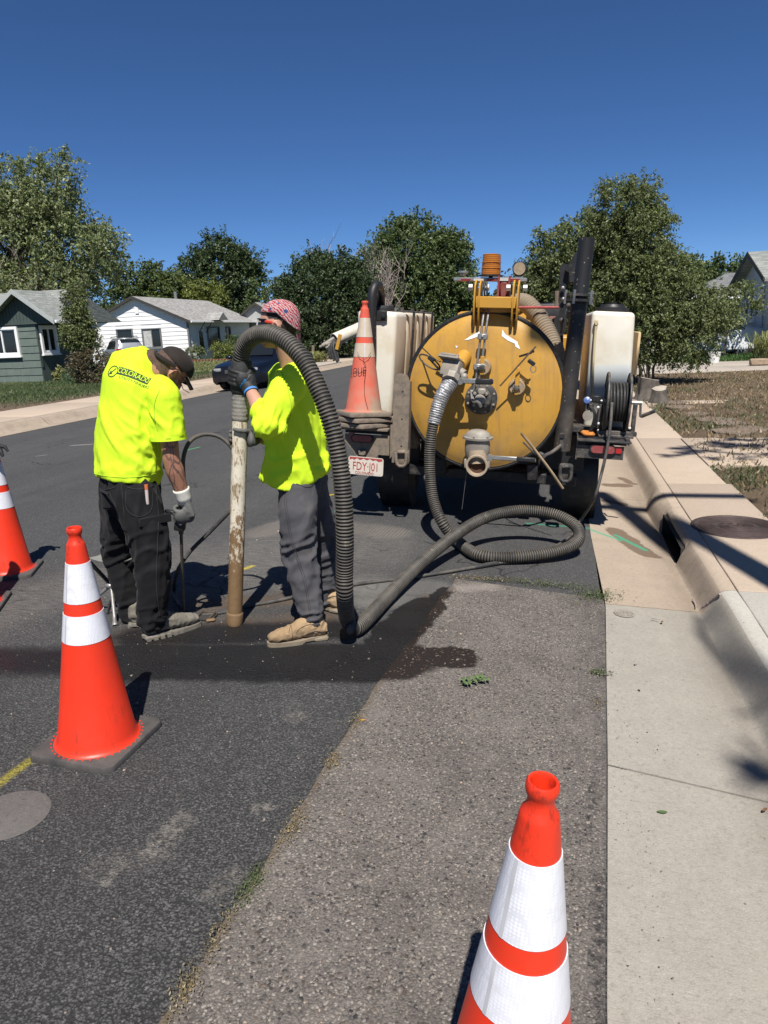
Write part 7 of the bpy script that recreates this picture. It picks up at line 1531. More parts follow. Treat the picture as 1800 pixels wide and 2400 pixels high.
n = NT('neon_jersey'); cN = n.mix(n.ramp(n.noise(3, 4), [(.3, 0), (.7, 1)]), (.55, .80, .022), (.61, .84, .03)); M_neon = n.set(cN, .75, 0, n.bump(n.math('ADD', n.noise(16, 4, .6), n.math('MULTIPLY', n.noise(420, 2), .3)), .22, .005), .25)
M_pant_d = cloth('charcoal_trousers', (.0075, .0075, .0085), .25, dirt=.15, dcol=(.03, .028, .026)); M_pant_g = cloth('grey_trousers', (.062, .061, .067), .12, dirt=.25, dcol=(.16, .14, .12))
def skin_mat(name, col, tattoo=None):
    n = NT(name); c = n.mix(n.ramp(n.noise(9, 5, .6), [(.3, 0), (.7, 1)]), tuple(x*.86 for x in col), tuple(x*1.1 for x in col))
    c = n.mix(n.math('MULTIPLY', n.ramp(n.noise(160, 3), [(.45, 0), (.7, 1)]), .12), c, (.20, .06, .04))
    if tattoo: # dark branching tattoo on the forearm
        w = n.warp(n.co, 9, .05); b = n.voro(26, 'Distance', n.mapping((1, 1, .45), vec=w), 'DISTANCE_TO_EDGE'); lo, hi = tattoo
        z = n.t.nodes.new('ShaderNodeMapRange'); n.lk(n.xyz(2), z.inputs[0]); z.inputs[1].default_value = lo; z.inputs[2].default_value = hi; z.inputs[3].default_value = 1; z.inputs[4].default_value = .0
        gate = n.math('LESS_THAN', n.xyz(2), hi)
        c = n.mix(n.math('MULTIPLY', n.math('MULTIPLY', n.ramp(b, [(.03, 1), (.07, 0)]), gate), n.ramp(n.noise(6, 3), [(.35, .15), (.6, .75)])), c, (.045, .04, .042))
    return n.set(c, .5, 0, n.bump(n.noise(120, 4), .15, .002), .4, **{'Subsurface Weight': .08, 'Subsurface Radius': (.01, .004, .002)})
M_skin1 = skin_mat('skin_tanned', (.38, .19, .125), (0, .02)); M_skin2 = skin_mat('skin_light', (.46, .25, .18))
M_boot_t = cloth('tan_suede', (.30, .205, .115), .25, dirt=.5, dcol=(.42, .33, .22), rough=.9); M_boot_g = cloth('dusty_leather', (.17, .155, .125), .3, dirt=.6, dcol=(.30, .27, .22), rough=.9); M_sole = mat('sole_rubber', (.20, .165, .115), .85, 0, .2, 12, .3, 60, .4, (.30, .24, .17)); M_sole_g = mat('sole_grey', (.12, .115, .10), .85, 0, .2, 12, .3, 60, .5, (.26, .23, .18))
M_glove = mat('nitrile_black', (.014, .014, .015), .6, 0, .2, 20, .5, 120); M_gloveg = mat('glove_grey', (.09, .09, .085), .75, 0, .3, 12, .4, 90); M_cuff = mat('glove_white_knit', (.62, .60, .53), .9, 0, .12, 20, .5, 200)

def head(q, c, up, fw, k=1.0, skull_only=False):
    c = Vector(c); up = Vector(up).normalized(); fw = Vector(fw); fw = (fw-up*fw.dot(up)).normalized(); sd = fw.cross(up)
    M = Matrix((sd, fw, up)).transposed().to_4x4(); L = lambda x, y, z: c+(sd*x+fw*y+up*z)*k
    q.ell(L(0, -.008, .028), (.076*k, .097*k, .092*k), M, 24, 16); q.ell(L(0, .028, -.035), (.064*k, .072*k, .075*k), M, 20, 12); q.ell(L(0, .045, -.078), (.045*k, .045*k, .033*k), M, 16, 10)
    if not skull_only:
        q.ell(L(0, .092, -.022), (.013*k, .018*k, .024*k), M, 12, 8); q.ell(L(0, .100, -.033), (.018*k, .014*k, .012*k), M, 12, 8); q.ell(L(0, .076, .018), (.056*k, .022*k, .012*k), M, 14, 8); q.ell(L(0, .086, -.062), (.026*k, .012*k, .007*k), M, 12, 8); q.ell(L(0, .084, -.072), (.022*k, .011*k, .007*k), M, 12, 8)
        for s in (-1, 1): q.ell(L(s*.05, .052, -.02), (.02*k, .02*k, .02*k), M, 10, 8)
    for s in (-1, 1):
        E = L(s*.077, -.012, -.012); q.tube([E+(fw*.024*k*math.cos(a)*.75+up*.034*k*math.sin(a)+sd*s*(.004+.008*(1-math.cos(a)))*k) for a in np.linspace(R(-100), R(200), 14)], .0065*k, 8, True); q.ell(E+sd*s*.001, (.009*k, .018*k, .027*k), M, 10, 8)
    return L, M
def grip(q, A, ax, r, e0, turn, wrist, n=4, span=200, sp=.0215, fr=.0105, thumb=True, skew=0):
    """closed hand round a bar: A point on its axis, e0 side the palm lies on, turn = +1/-1 way the fingers go round"""
    ax = Vector(ax).normalized(); e0 = Vector(e0); e0 = (e0-ax*e0.dot(ax)).normalized(); e1 = ax.cross(e0)*turn; A = Vector(A); wrist = Vector(wrist)
    lens = (.90, 1.0, .97, .80)
    for i in range(n):
        o = A+ax*((i-1.5)*sp); pts = []; rr = []
        for j, t in enumerate(np.linspace(-10, span*lens[i], 9)): a = R(t); pts.append(o+(e0*math.cos(a)+e1*math.sin(a))*(r+fr*.95)+ax*(skew*t/200)); rr.append(fr*(1.12-.04*j+(.08 if j in (3, 6) else 0)))
        q.tube(pts, rr, 10, True); q.ell(pts[-1], (rr[-1],)*3, None, 10, 8); q.ell(pts[0], (rr[0]*1.1,)*3, None, 10, 8)
    pc_ = A+e0*(r+.014); M = Matrix((ax, e1, e0)).transposed().to_4x4()
    q.ell(pc_-e1*.008, (sp*2.0, .042, .018), M, 18, 12); q.ell(pc_-e1*.04-e0*.002, (sp*1.8, .03, .02), M, 14, 10)
    k = pc_-e1*.05
    q.tube([k, (k+wrist)/2+e0*.004, wrist], [(.034, .022), (.032, .024), (.031, .026)], 14, True, ax)
    if thumb:
        b = pc_-e1*.035+ax*sp*1.5; pts = [b]
        for t in (-35, -70, -105, -130): a = R(t); pts.append(A+ax*(sp*1.9+.012*(t/-130))+(e0*math.cos(a)+e1*math.sin(a))*(r+.012))
        q.tube(pts, [.016, .0145, .013, .012, .0105], 10, True); q.ell(pts[-1], (.0105,)*3, None, 10, 8)
    return k
def boot(heel, toe, ht, m, ms, parent, ankle, k=1.0, lug=False, name='boot'):
    heel = Vector(heel); toe = Vector(toe); d = (toe-heel); L = d.length; d.normalize(); sd = Vector((0, 0, 1)).cross(d).normalized()*-1; z = Vector((0, 0, 1))
    q = MB(); w = .047*k
    P = lambda f, u, v: heel+d*(L*f)+sd*u+z*v
    q.tube([P(.0, 0, .055), P(.12, 0, .065), P(.28, 0, .085), P(.42, 0, .078), P(.58, 0, .064), P(.74, 0, .056), P(.88, 0, .050), P(.97, 0, .044), P(1.0, 0, .040)], [(.03, .03), (.045, .040), (.062, .042), (.055, .042), (.042, .044), (.036, .047), (.031, .044), (.022, .032), (.012, .018)], 20, True, z)
    ak = Vector(ankle); q.tube([P(.16, 0, .06), P(.17, 0, .10), (P(.18, 0, .12)+ak)/2, ak], [(.05, .043), (.048, .042), (.047, .043), (.047, .045)], 18, True, d)
    b = solid(name, q, .0055, m, parent, 8, lambda co, n_: .004*(fold(co, sd, 6, 30, 3)-.5)+.002*noise.noise(co*50))
    st = []
    for a in np.linspace(0, 2*math.pi, 40)[:-1]:
        f = .5+.53*math.cos(a); ww = (w*1.02 if f > .45 else w*.86)*(abs(math.sin(a))**.75)*(1 if math.sin(a) > 0 else -1); st.append((f, ww))
    q = MB(); lo = [q.bm.verts.new(P(f, u, .0 if f > .42 else .012)) for f, u in st]; hi = [q.bm.verts.new(P(f, u*1.02, .024 if f > .35 else .028)) for f, u in st]; q._face(lo[::-1]); q._face(hi)
    for i in range(len(st)): j = (i+1) % len(st); q._face([lo[i], lo[j], hi[j], hi[i]])
    so = q.build('sole', ms, b, 50)
    if lug:
        q = MB()
        for i in range(9):
            for s in (-1, 1): q.box(P(.04+.115*i, s*w*.98*math.sin(math.pi*min(.95, .18+.1*i))**.5, .010), (.022, .014, .02), M=Matrix((d, sd, z)).transposed())
        q.build('lugs', ms, b, 30)
    if not lug:
        gp_ = [P(.20, 0, .07), P(.19, 0, .10), P(.18, 0, .13)]; M_gore = mat('boot_gore', (.10, .07, .045), .9, 0, .2, 60)
        for s_ in (-1, 1): seam(b, [P(.06, s_*.05, .055), P(.22, s_*.05, .07), P(.40, s_*.05, .058), P(.50, s_*.05, .03)], .0016, M_gore, 'stitch_line')
        seam(b, [P(.62, -.05, .04), P(.60, 0, .10), P(.62, .05, .04)], .0016, M_gore, 'toe_stitch')
    q = MB(); q.box(P(.12, 0, .0125), (L*.26, w*1.7, .026), M=Matrix((d, sd, z)).transposed(), bev=.008); q.build('heel_block', ms, b, 40)
    return b

# ---------------------------------------------------------------- worker in the patterned cap (faces the pipe)
p = thing('person', 'worker in yellow jersey, grey trousers and flag-patterned cap hugging the pipe', 'person', (-1.30, 3.5, .06), 'road workers in yellow jerseys')
HC = Vector((-1.393,3.5,1.69)); HU = Vector((.10, 0, 1)); HF = Vector((-1, -.10, -.12))
NB = Vector((-1.344,3.54,1.485)); SHN = Vector((-1.284,3.37,1.435)); SHF = Vector((-1.478,3.74,1.427)); HIP = Vector((-1.372,3.56,0.944))
ELN = Vector((-1.39,3.24,1.237)); WRN = Vector((-1.505,3.345,1.387)); ELF = Vector((-1.561,3.7,1.131)); WRF = Vector((-1.595,3.56,1.101))
pd = (PTOP-PB).normalized(); AUP = PTOP+pd*.045; ALO = PB+pd*((PTOP-PB).length*.80)
HN = Vector((-1.339,3.46,0.894)); KN = Vector((-1.326,3.4,0.49)); AN = Vector((-1.261,3.34,0.147)); HFa = Vector((-1.33,3.64,0.882)); KF = Vector((-1.3,3.7,0.463)); AF = Vector((-1.308,3.74,0.141))
q = MB(); L_, M_ = head(q, HC, HU, HF, 1.0)
limb(q, [HC+Vector((.03, 0, -.07)), NB], [.056, .062]); limb(q, [NB+(HIP-NB)*.22, (NB+HIP)/2, HIP+Vector((0, 0, .03))], [.085, .09, .08]); limb(q, [NB+Vector((0, 0, .02)), NB+(HIP-NB)*.3], [.055, .07]); limb(q, [NB+Vector((0, 0, -.06)), SHN], [.05, .045]); limb(q, [NB+Vector((0, 0, -.05)), SHF], [.05, .045])
limb(q, [SHN, ELN, ELN+(WRN-ELN)*.35, WRN], [.046, .044, .043, .029]); limb(q, [SHF, ELF, ELF+(WRF-ELF)*.35, WRF], [.046, .042, .041, .028])
limb(q, [HIP+Vector((0, 0, -.03)), HN+Vector((0, .03, -.08)), KN, AN], [.075, .065, .05, .036]); limb(q, [HIP+Vector((0, 0, -.03)), HFa+Vector((0, -.03, -.08)), KF, AF], [.075, .065, .05, .036]); bodyR = solid('body', q, .0062, M_skin2, p, 3)
# jersey
q = MB(); up_ = Vector((-1, .05, 0))
sp = [NB+Vector((.0, 0, -.005)), NB+Vector((.01, .0, -.07)), NB+(HIP-NB)*.33, NB+(HIP-NB)*.62, NB+(HIP-NB)*.86, HIP+Vector((-.012, 0, .0)), HIP+Vector((-.03, .0, -.08))]
q.tube(sp, [(.062, .066), (.108, .15), (.146, .172), (.156, .174), (.165, .182), (.167, .190), (.160, .190)], 28, True, up_)
q.ell(NB+Vector((-.005, -.02, -.05)), (.085, .13, .055)); limb(q, [SHN+Vector((.01, .02, -.0)), SHN+(ELN-SHN)*.5+Vector((.0, 0, .0)), ELN+Vector((.012, .0, -.012)), ELN+(WRN-ELN)*.32], [.082, .079, .080, .060], 18); limb(q, [SHF, (SHF+ELF)/2, ELF, ELF+(WRF-ELF)*.30], [.08, .076, .074, .06], 18)
q.ell(ELN+Vector((.03, .02, -.03)), (.075, .07, .06)); q.ell(HIP+Vector((.13, 0, .055)), (.055, .11, .05)); q.ell(HIP+Vector((.135, 0, .01)), (.05, .11, .035))
def jersey_r(co, n_):
    z = co.z; low = sst(1.22, .95, z); d = .016*(fold(co, (.45, 0, -1), 1.3, 10, 2)-.45)*sst(1.55, 1.38, z)
    d += .017*low*(fold(co, (1, .2, .30), 1.0, 12, 5)-.4); d += .003*(fold(co, (.6, .1, -1), 2, 22, 8)-.5); hm = sst(HEM_R, HEM_R+.05, z); d *= .25+.75*hm
    el = (co-ELN).length; d += .016*sst(.17, .05, el)*(fold(co, (.5, .4, .9), 3, 22, 3)-.45); return d
HEM_R = HIP.z-.08
jr = solid('jersey', q, .0085, M_neon, p, 7, jersey_r)
# trousers
q = MB(); q.tube([HIP+Vector((.01, 0, .06)), HIP+Vector((.015, 0, -.03)), HIP+Vector((.02, 0, -.12))], [(.105, .130), (.118, .142), (.125, .150)], 26, True, up_); q.ell(HIP+Vector((.09, .0, -.07)), (.075, .13, .09))
KN2 = KN+Vector((.0, 0, .0)); limb(q, [HN+Vector((.0, .03, -.04)), HN+(KN-HN)*.4, KN, KN+(AN-KN)*.5+Vector((.006, 0, 0)), AN+Vector((0, 0, .07)), AN+Vector((.0, 0, .045))], [.100, .106, .086, .078, .070, .066], 20); limb(q, [HFa+Vector((0, -.02, -.04)), HFa+(KF-HFa)*.5, KF, KF+(AF-KF)*.5, AF+Vector((0, 0, .03)), AF+Vector((0, 0, .0))], [.100, .098, .08, .074, .068, .065], 20)
def tr_r(co, n_):
    z = co.z; kz = math.exp(-((z-KN.z)/.13)**2); an = sst(.36, .14, z); hp_ = sst(.78, .98, z)
    kz = math.exp(-((z-KN.z)/.17)**2); d = .024*kz*(fold(co, (1, .3, .32), 1.8, 17, 1)-.4)+.018*an*(fold(co, (1, .2, .2), 3, 25, 4)-.4)+.018*hp_*(fold(co, (.8, .2, .45), 1.8, 15, 6)-.4)+.010*(fold(co, (.25, .1, 1), 1.6, 12, 9)-.45); return d
trR = solid('trousers', q, .0085, M_pant_g, p, 5, tr_r)
M_seam = mat('seam_grey', (.035, .034, .037), .9); seam(trR, [(-1.349,3.3,0.904), (-1.345,3.3,0.759), (-1.323,3.3,0.586), (-1.278,3.3,0.41), (-1.257,3.3,0.23)], .0022, M_seam, 'side_seam'); seam(trR, [(-1.339,3.3,0.904), (-1.335,3.3,0.759), (-1.313,3.3,0.586), (-1.267,3.3,0.411), (-1.247,3.3,0.231)], .0016, M_seam, 'side_stitch')
seam(trR, [(-1.278,3.3,0.917), (-1.217,3.3,0.901), (-1.154,3.3,0.93)], .0022, M_seam, 'pocket_edge')
q = MB(); sd_ = Vector((0, -1, 0)); pts = [HN+Vector((-.01, -.112, .05)), HN+(KN-HN)*.5+Vector((.0, -.107, 0)), KN+Vector((.0, -.088, 0)), KN+(AN-KN)*.5+Vector((.006, -.080, 0)), AN+Vector((0, -.071, .05))]; 
boot(Vector((-1.192,3.364,0.052)), Vector((-1.455,3.193,0.065)), .1, M_boot_t, M_sole, p, AN+Vector((.008, 0, .035)))
boot(Vector((-1.21,3.703,0.062)), Vector((-1.477,3.784,0.062)), .1, M_boot_t, M_sole, p, AF+Vector((.008, 0, .015)))
# gloves
q = MB(); k1 = grip(q, AUP, pd, .052, (.50, -.86, 0), -1, WRN, skew=.035); q.ell(WRN+(k1-WRN)*.2, (.036, .036, .036)); gl = solid('glove', q, .0042, M_glove, p, 3)
q = MB(); q.tube([WRN+(ELN-WRN)*.10, WRN-(ELN-WRN)*.06], [.037, .0375], 20, False); q.build('cuff', mat('cuff_blue', (.06, .20, .52), .7), gl, 60)
q = MB(); q.tube([WRN+(ELN-WRN)*.04, WRN-(ELN-WRN)*.12], [.0385, .0385], 20, False); q.build('cuff_band', M_glove, gl, 60)
q = MB(); k2 = grip(q, ALO, pd, .0415, (.85, .52, 0), 1, WRF); gl2 = solid('glove', q, .0046, M_gloveg, p, 3)
# flag-patterned cap worn backwards
n = NT('flag_cloth'); w = n.warp(n.co, 22, .045); stp = n.wave(30, 3.2, 2, 'DIAGONAL', w, 2.5)
cF = n.mix(n.ramp(stp, [(.45, 0), (.55, 1)]), (.30, .02, .03), (.40, .30, .30)); bl = n.voro(24, 'Distance'); bc_ = n.voro(24, 'Color')
cF = n.mix(n.math('MULTIPLY', n.ramp(bl, [(.26, 1), (.32, 0)]), n.ramp(n.xyz(0, bc_), [(.50, 0), (.54, 1)])), cF, (.03, .05, .15)); M_flag = n.set(cF, .85, 0, n.bump(n.noise(60, 4), .3, .004), .2)
def capdome(q, L, M, k, scale=1.045, cut=-.0, tilt=0):
    """open dome over the skull; cut = height of the front rim, tilt lowers it towards the back"""
    rows = []
    for i in range(13):
        el = R(90)*(1-i/12); r = []
        for j in range(41):
            a = 2*math.pi*j/40; y = math.cos(el)*math.cos(a); x = math.cos(el)*math.sin(a); z = math.sin(el)
            zz = .045+z*.082*scale-(1-z)**2*(tilt*max(0, -math.cos(a))*math.cos(el)+cut)
            r.append(tuple(L(x*.083*scale, -.010+y*.104*scale, zz)))
        rows.append(r)
    q.grid(rows)
q = MB(); capdome(q, lambda x, y, z: L_(x*.97, (y+.01)*.95-.016, .012+z*.93), M_, 1, 1.04, -.012, .085)
for v in q.bm.verts: v.co += Vector((noise.noise(v.co*30), noise.noise(v.co*30+Vector((3, 0, 0))), noise.noise(v.co*30+Vector((0, 7, 0)))))*.003
cp = q.build('cap', M_flag, p, 70)
q = MB(); q.tube([L_(.085*math.sin(a), -.016+.103*math.cos(a), .066-.085*max(0, -math.cos(a))) for a in np.linspace(0, 2*math.pi, 41)[:-1]], [(.0028, .002)]*40, 6, closed=True); q.build('cap_binding', mat('binding_dark', (.02, .018, .022), .8), cp, 60)
q = MB(); q.grid([[tuple(L_(x*.05*(1-.5*f), -.108-.012*f-.0*f, -.03-.085*f+.004*math.sin(6*f+x))) for x in np.linspace(-1, 1, 7)] for f in np.linspace(0, 1, 8)]); q.build('cap_tail', M_flag, cp, 60)
crop_hair(bodyR, HC, L_, mat('hair_dark', (.03, .02, .015), .8, 0, .3, 90, .5, 300), -.045)
# wraparound sunglasses
q = MB(); q.grid([[tuple(L_(x*.072, .100-.060*abs(x)**2.4-.004*v, .012+.017*v)) for x in np.linspace(-1, 1, 17)] for v in (-1, -.5, 0, .5, 1)]); gs = q.build('sunglasses', NT('smoked_lens').set((.01, .01, .012), .12, 0, None, .6), p, 60)
for s in (-1, 1):
    q = MB(); q.tube([L_(s*.072, .045, .022), L_(s*.080, .018, .020), L_(s*.083, -.015, .014)], [(.006, .003)]*3, 8); q.build('temple_arm', mat('red_temple', (.55, .05, .03), .4), gs)
q = MB(); q.tube([L_(x*.073, .102-.061*abs(x)**2.4, .031) for x in np.linspace(-1, 1, 17)], .0035, 6); q.build('frame', M_black, gs, 60)
q = MB(); q.tube([L_(-.072*0-.0, 0, 0), L_(0, .001, 0)], .0001, 3); q.bm.free()
# printed mark on the glove
def wrap_on(obj, me, Cc, u, n_, m, name, off=.0015, sx=1):
    """press a flat mesh onto obj along -n_"""
    wb = world_loc(obj); bv = BVHTree.FromObject(obj, bpy.context.evaluated_depsgraph_get()); u = Vector(u).normalized(); n_ = Vector(n_).normalized(); v = n_.cross(u).normalized(); u = v.cross(n_)
    bm = bmesh.new(); bm.from_mesh(me); bmesh.ops.triangulate(bm, faces=bm.faces[:]); bmesh.ops.subdivide_edges(bm, edges=[e for e in bm.edges if e.calc_length() > .008], cuts=2, use_grid_fill=False)
    for w in bm.verts:
        P0 = Vector(Cc)+u*(w.co.x*sx)+v*w.co.y+n_*.12; h = bv.ray_cast(P0-wb, -n_); 
        w.co = (h[0]+h[1]*off) if h[0] is not None else (Vector(Cc)-wb+u*(w.co.x*sx)+v*w.co.y)
    bm.to_mesh(me); bm.free(); me.materials.clear(); me.materials.append(m); o = bpy.data.objects.new(name, me); C.objects.link(o); o.parent = obj; return o
bpy.context.view_layer.update()
gc = AUP+Vector((.045, -.075, -.02)); M_gblue = mat('glove_print', (.03, .28, .62), .6, 0, .05)
wrap_on(gl, text_mesh('GRIP', .026, 0), gc, (.45, .1, .55), (.45, -.9, 0), M_gblue, 'lettering', .002, .95)

M_nseam = mat('neon_seam', (.36, .56, .015), .8); seam(jr, [(-1.316,3.3,1.48), (-1.266,3.25,1.395), (-1.26,3.25,1.284), (-1.307,3.25,1.183)], .0022, M_nseam, 'sleeve_seam')
# ---------------------------------------------------------------- bending worker with the lance
p = thing('person', 'bending worker in yellow shirt with back print, charcoal trousers and dark cap', 'person', (-2.1, 3.2, .09), 'road workers in yellow jerseys')
FD = Vector((.62, .78, 0)).normalized(); SR = Vector((FD.y, -FD.x, 0))            # facing, and his right hand side
HIP = Vector((-2.176,3.22,0.962)); NB = Vector((-2.056,3.32,1.546)); HC = Vector((-1.955,3.37,1.493)); HU = Vector((.62, .42, .62)); HF = Vector((.28, .60, -.75))
SHR = Vector((-1.901,3.2,1.372)); SHL = NB+(-SR)*.185+Vector((-.05, 0, -.10)); ELR = Vector((-1.898,3.19,1.066)); WRR = Vector((-1.877,3.235,0.854))
HR_ = HIP+SR*.085+Vector((.0, 0, -.06)); HL = HIP-SR*.085+Vector((0, 0, -.06)); KR = Vector((-2.053,3.16,0.542)); KL = Vector((-2.369,3.33,0.502)); AR = Vector((-2.092,3.16,0.192)); AL = Vector((-2.333,3.34,0.153))
ELL = SHL+Vector((.03, .13, -.25)); WRL = ELL+Vector((.09, .0, -.17))
M_skin1 = skin_mat('skin_tattooed', (.36, .175, .115), (-.3, ELR.z-.09+.10))
q = MB(); L_, M_ = head(q, HC, HU, HF, 1.0); limb(q, [HC-HU.normalized()*.05-HF.normalized()*.035, NB+Vector((.03, 0, -.0)), NB+Vector((0, 0, -.02))], [.058, .058, .058])
limb(q, [NB+(HIP-NB)*.25, (NB+HIP)/2, HIP+Vector((0, 0, .03))], [.085, .09, .08]); limb(q, [NB+Vector((0, 0, -.02)), NB+(HIP-NB)*.3], [.05, .07]); limb(q, [NB+Vector((0, 0, -.09)), SHR+Vector((-.03, .02, -.03))], [.05, .045]); limb(q, [NB+Vector((0, 0, -.07)), SHL], [.05, .045])
limb(q, [SHR+Vector((-.03, .02, -.02)), SHR+(ELR-SHR)*.5, ELR, ELR+(WRR-ELR)*.3, ELR+(WRR-ELR)*.7, WRR], [.052, .048, .043, .047, .037, .029]); limb(q, [SHL, ELL, WRL], [.05, .043, .03]); limb(q, [HIP+Vector((0, 0, -.02)), HR_, KR, AR], [.08, .07, .05, .036]); limb(q, [HIP+Vector((0, 0, -.02)), HL, KL, AL], [.08, .07, .05, .036])
bd = solid('body', q, .0062, M_skin1, p, 3)
q = MB(); D_ = HIP-NB
ctl = [(NB+Vector((.0, 0, .012)), .066, .072), (NB+D_*.05+Vector((-.035, -.01, .015)), .150, .125), (NB+D_*.16-Vector((.04, .01, 0)), .200, .150), (NB+D_*.34-Vector((.04, 0, 0)), .208, .150), (NB+D_*.55-Vector((.035, 0, 0)), .205, .160), (NB+D_*.78-Vector((.02, 0, 0)), .198, .160), (NB+D_*.94, .196, .158), (HIP+Vector((0, 0, -.012)), .192, .155)]
q.tube([c for c, a, b in ctl], [(a, b) for c, a, b in ctl], 30, True, SR)
q.tube([NB+Vector((-.03, 0, -.05)), NB+Vector((.01, 0, -.005)), NB+(HC-NB)*.38+Vector((0, 0, -.015))], [.10, .088, .066], 22); limb(q, [SHR+Vector((-.04, .03, .025)), SHR+Vector((0, 0, .0)), SHR+(ELR-SHR)*.3], [.085, .082, .080], 20); q.tube([SHR+(ELR-SHR)*.28, SHR+(ELR-SHR)*.5, SHR+(ELR-SHR)*.68], [.080, .082, .088], 20); limb(q, [SHL, (SHL+ELL)/2, SHL+(ELL-SHL)*.7], [.085, .078, .076], 18)
def jersey_l(co, n_):
    z = co.z; low = sst(1.12, .92, z); d = .011*(fold(co, (.6, -.2, -.8), 1.1, 8, 12)-.45)*sst(1.45, 1.25, z)+.018*low*sst(HIP.z-.02, HIP.z+.04, z)*(fold(co, (.95, -.3, .12), .9, 12, 15)-.42)
    d += .018*math.exp(-((co-(SHR+Vector((-.08, 0, -.20)))).length/.17)**2)*(fold(co, (.7, -.2, -.7), 2, 22, 17)-.3); return d+.003*(fold(co, (.3, 0, 1), 4, 20, 19)-.5)
jl = solid('shirt', q, .0088, M_neon, p, 7, jersey_l)
q = MB(); hz = SHR+(ELR-SHR)*.66; dd = (ELR-SHR).normalized(); q.tube([hz-dd*.012, hz+dd*.010], [.0885, .0895], 24, False); 
for v in q.bm.verts: v.co += (v.co-hz)*.02*noise.noise(v.co*20)
q.build('sleeve_hem', M_neon, jl, 60)
# trousers
q = MB(); q.tube([HIP+Vector((0, 0, .05)), HIP+Vector((0, 0, -.05)), HIP+Vector((.0, 0, -.14))], [(.172, .125), (.182, .142), (.178, .140)], 28, True, SR)
limb(q, [HR_, HR_+(KR-HR_)*.5+SR*.01, KR, KR+(AR-KR)*.5, AR+Vector((-.01, 0, .06)), AR+Vector((-.015, 0, .012))], [.122, .112, .094, .086, .080, .078], 20); limb(q, [HL, HL+(KL-HL)*.5, KL, KL+(AL-KL)*.5, AL+Vector((0, 0, .04)), AL+Vector((.0, 0, -.0))], [.122, .108, .092, .085, .078, .076], 20)
pk = HR_+(KR-HR_)*.62+SR*.095+FD*.02; q.box(pk-SR*.012, (.15, .035, .18), M=Matrix((FD, SR, Vector((0, 0, 1)))).transposed(), bev=.02, seg=2)
def tr_l(co, n_):
    z = co.z; an = sst(.40, .14, z); kz = math.exp(-((z-.55)/.16)**2); hp_ = sst(.62, .86, z)
    return .020*an*(fold(co, (1, .2, .2), 2.6, 22, 31)-.4)+.016*kz*(fold(co, (.9, .3, .35), 2.2, 16, 33)-.4)+.018*hp_*(fold(co, (.35, .1, -.9), 1.5, 12, 35)-.42)+.008*(fold(co, (.2, .1, 1), 2.2, 13, 37)-.45)
tl_ = solid('trousers', q, .0088, M_pant_d, p, 6, tr_l)
M_seamd = mat('seam_black', (.02, .02, .022), .9)
for pts_ in ([(-2.138,3.1,0.964), (-2.143,3.1,0.855), (-2.149,3.1,0.745)], [(-1.948,3.1,0.942), (-1.951,3.1,0.798), (-1.979,3.1,0.626), (-2.012,3.1,0.424), (-2.017,3.1,0.243)], [(-2.115,3.1,0.935), (-2.044,3.1,0.924), (-1.958,3.1,0.942)], [(-2.118,3.1,0.916), (-2.127,3.1,0.819), (-2.064,3.1,0.781), (-1.99,3.1,0.817), (-1.964,3.1,0.918)], [(-2.295,3.1,0.933), (-2.243,3.1,0.919), (-2.174,3.1,0.934)]): seam(tl_, pts_, .0022, M_seamd, 'seam')
seam(jl, [(-1.861,3.1,1.416), (-1.895,3.1,1.355), (-1.908,3.1,1.276), (-1.9,3.1,1.22)], .0024, mat('neon_seam', (.36, .56, .015), .8), 'sleeve_seam')
seam(jl, [(-2.302,3.1,1.005), (-2.192,3.1,0.987), (-2.061,3.1,0.986), (-1.928,3.1,1.008)], .0018, mat('neon_seam', (.36, .56, .015), .8), 'hem_stitch')
q = MB(); q.box(pk+SR*.006+Vector((0, 0, .082)), (.168, .012, .045), M=Matrix((FD, SR, Vector((0, 0, 1)))).transposed(), bev=.004); q.build('pocket_flap', M_pant_d, tl_, 40)
bpk = HIP+SR*.07-FD*.148+Vector((0, 0, -.10)); q = MB(); Mb = Matrix((SR, FD, Vector((0, 0, 1)))).transposed(); q.box(bpk+Vector((0, 0, .055)), (.13, .008, .016), M=Mb, bev=.003); q.build('back_pocket', M_pant_d, tl_, 40)
q = MB(); mk0 = HR_+SR*.115+FD*.015+Vector((0, 0, -.055)); q.cyl(mk0, mk0+Vector((.005, 0, .075)), .009); q.build('marker_pen', mat('pen_white', (.5, .42, .40), .6), tl_); q = MB(); q.cyl(mk0+Vector((.005, 0, .075)), mk0+Vector((.006, 0, .10)), .0095); q.build('pen_cap', mat('pen_orange', (.5, .14, .05), .5), tl_)
q = MB(); q.box(HIP-SR*.165-FD*.06+Vector((0, 0, -.07)), (.045, .035, .07), M=Mb, bev=.008); q.build('belt_radio', M_black, tl_)
boot(Vector((-2.139,3.117,0.09)), Vector((-1.946,3.363,0.082)), .1, M_boot_g, M_sole_g, p, AR+Vector((0, 0, .02)), 1.08, True)
boot(Vector((-2.271,3.239,0.096)), Vector((-2.326,3.488,0.099)), .1, M_boot_g, M_sole_g, p, AL+Vector((0, 0, .01)), 1.0, True)
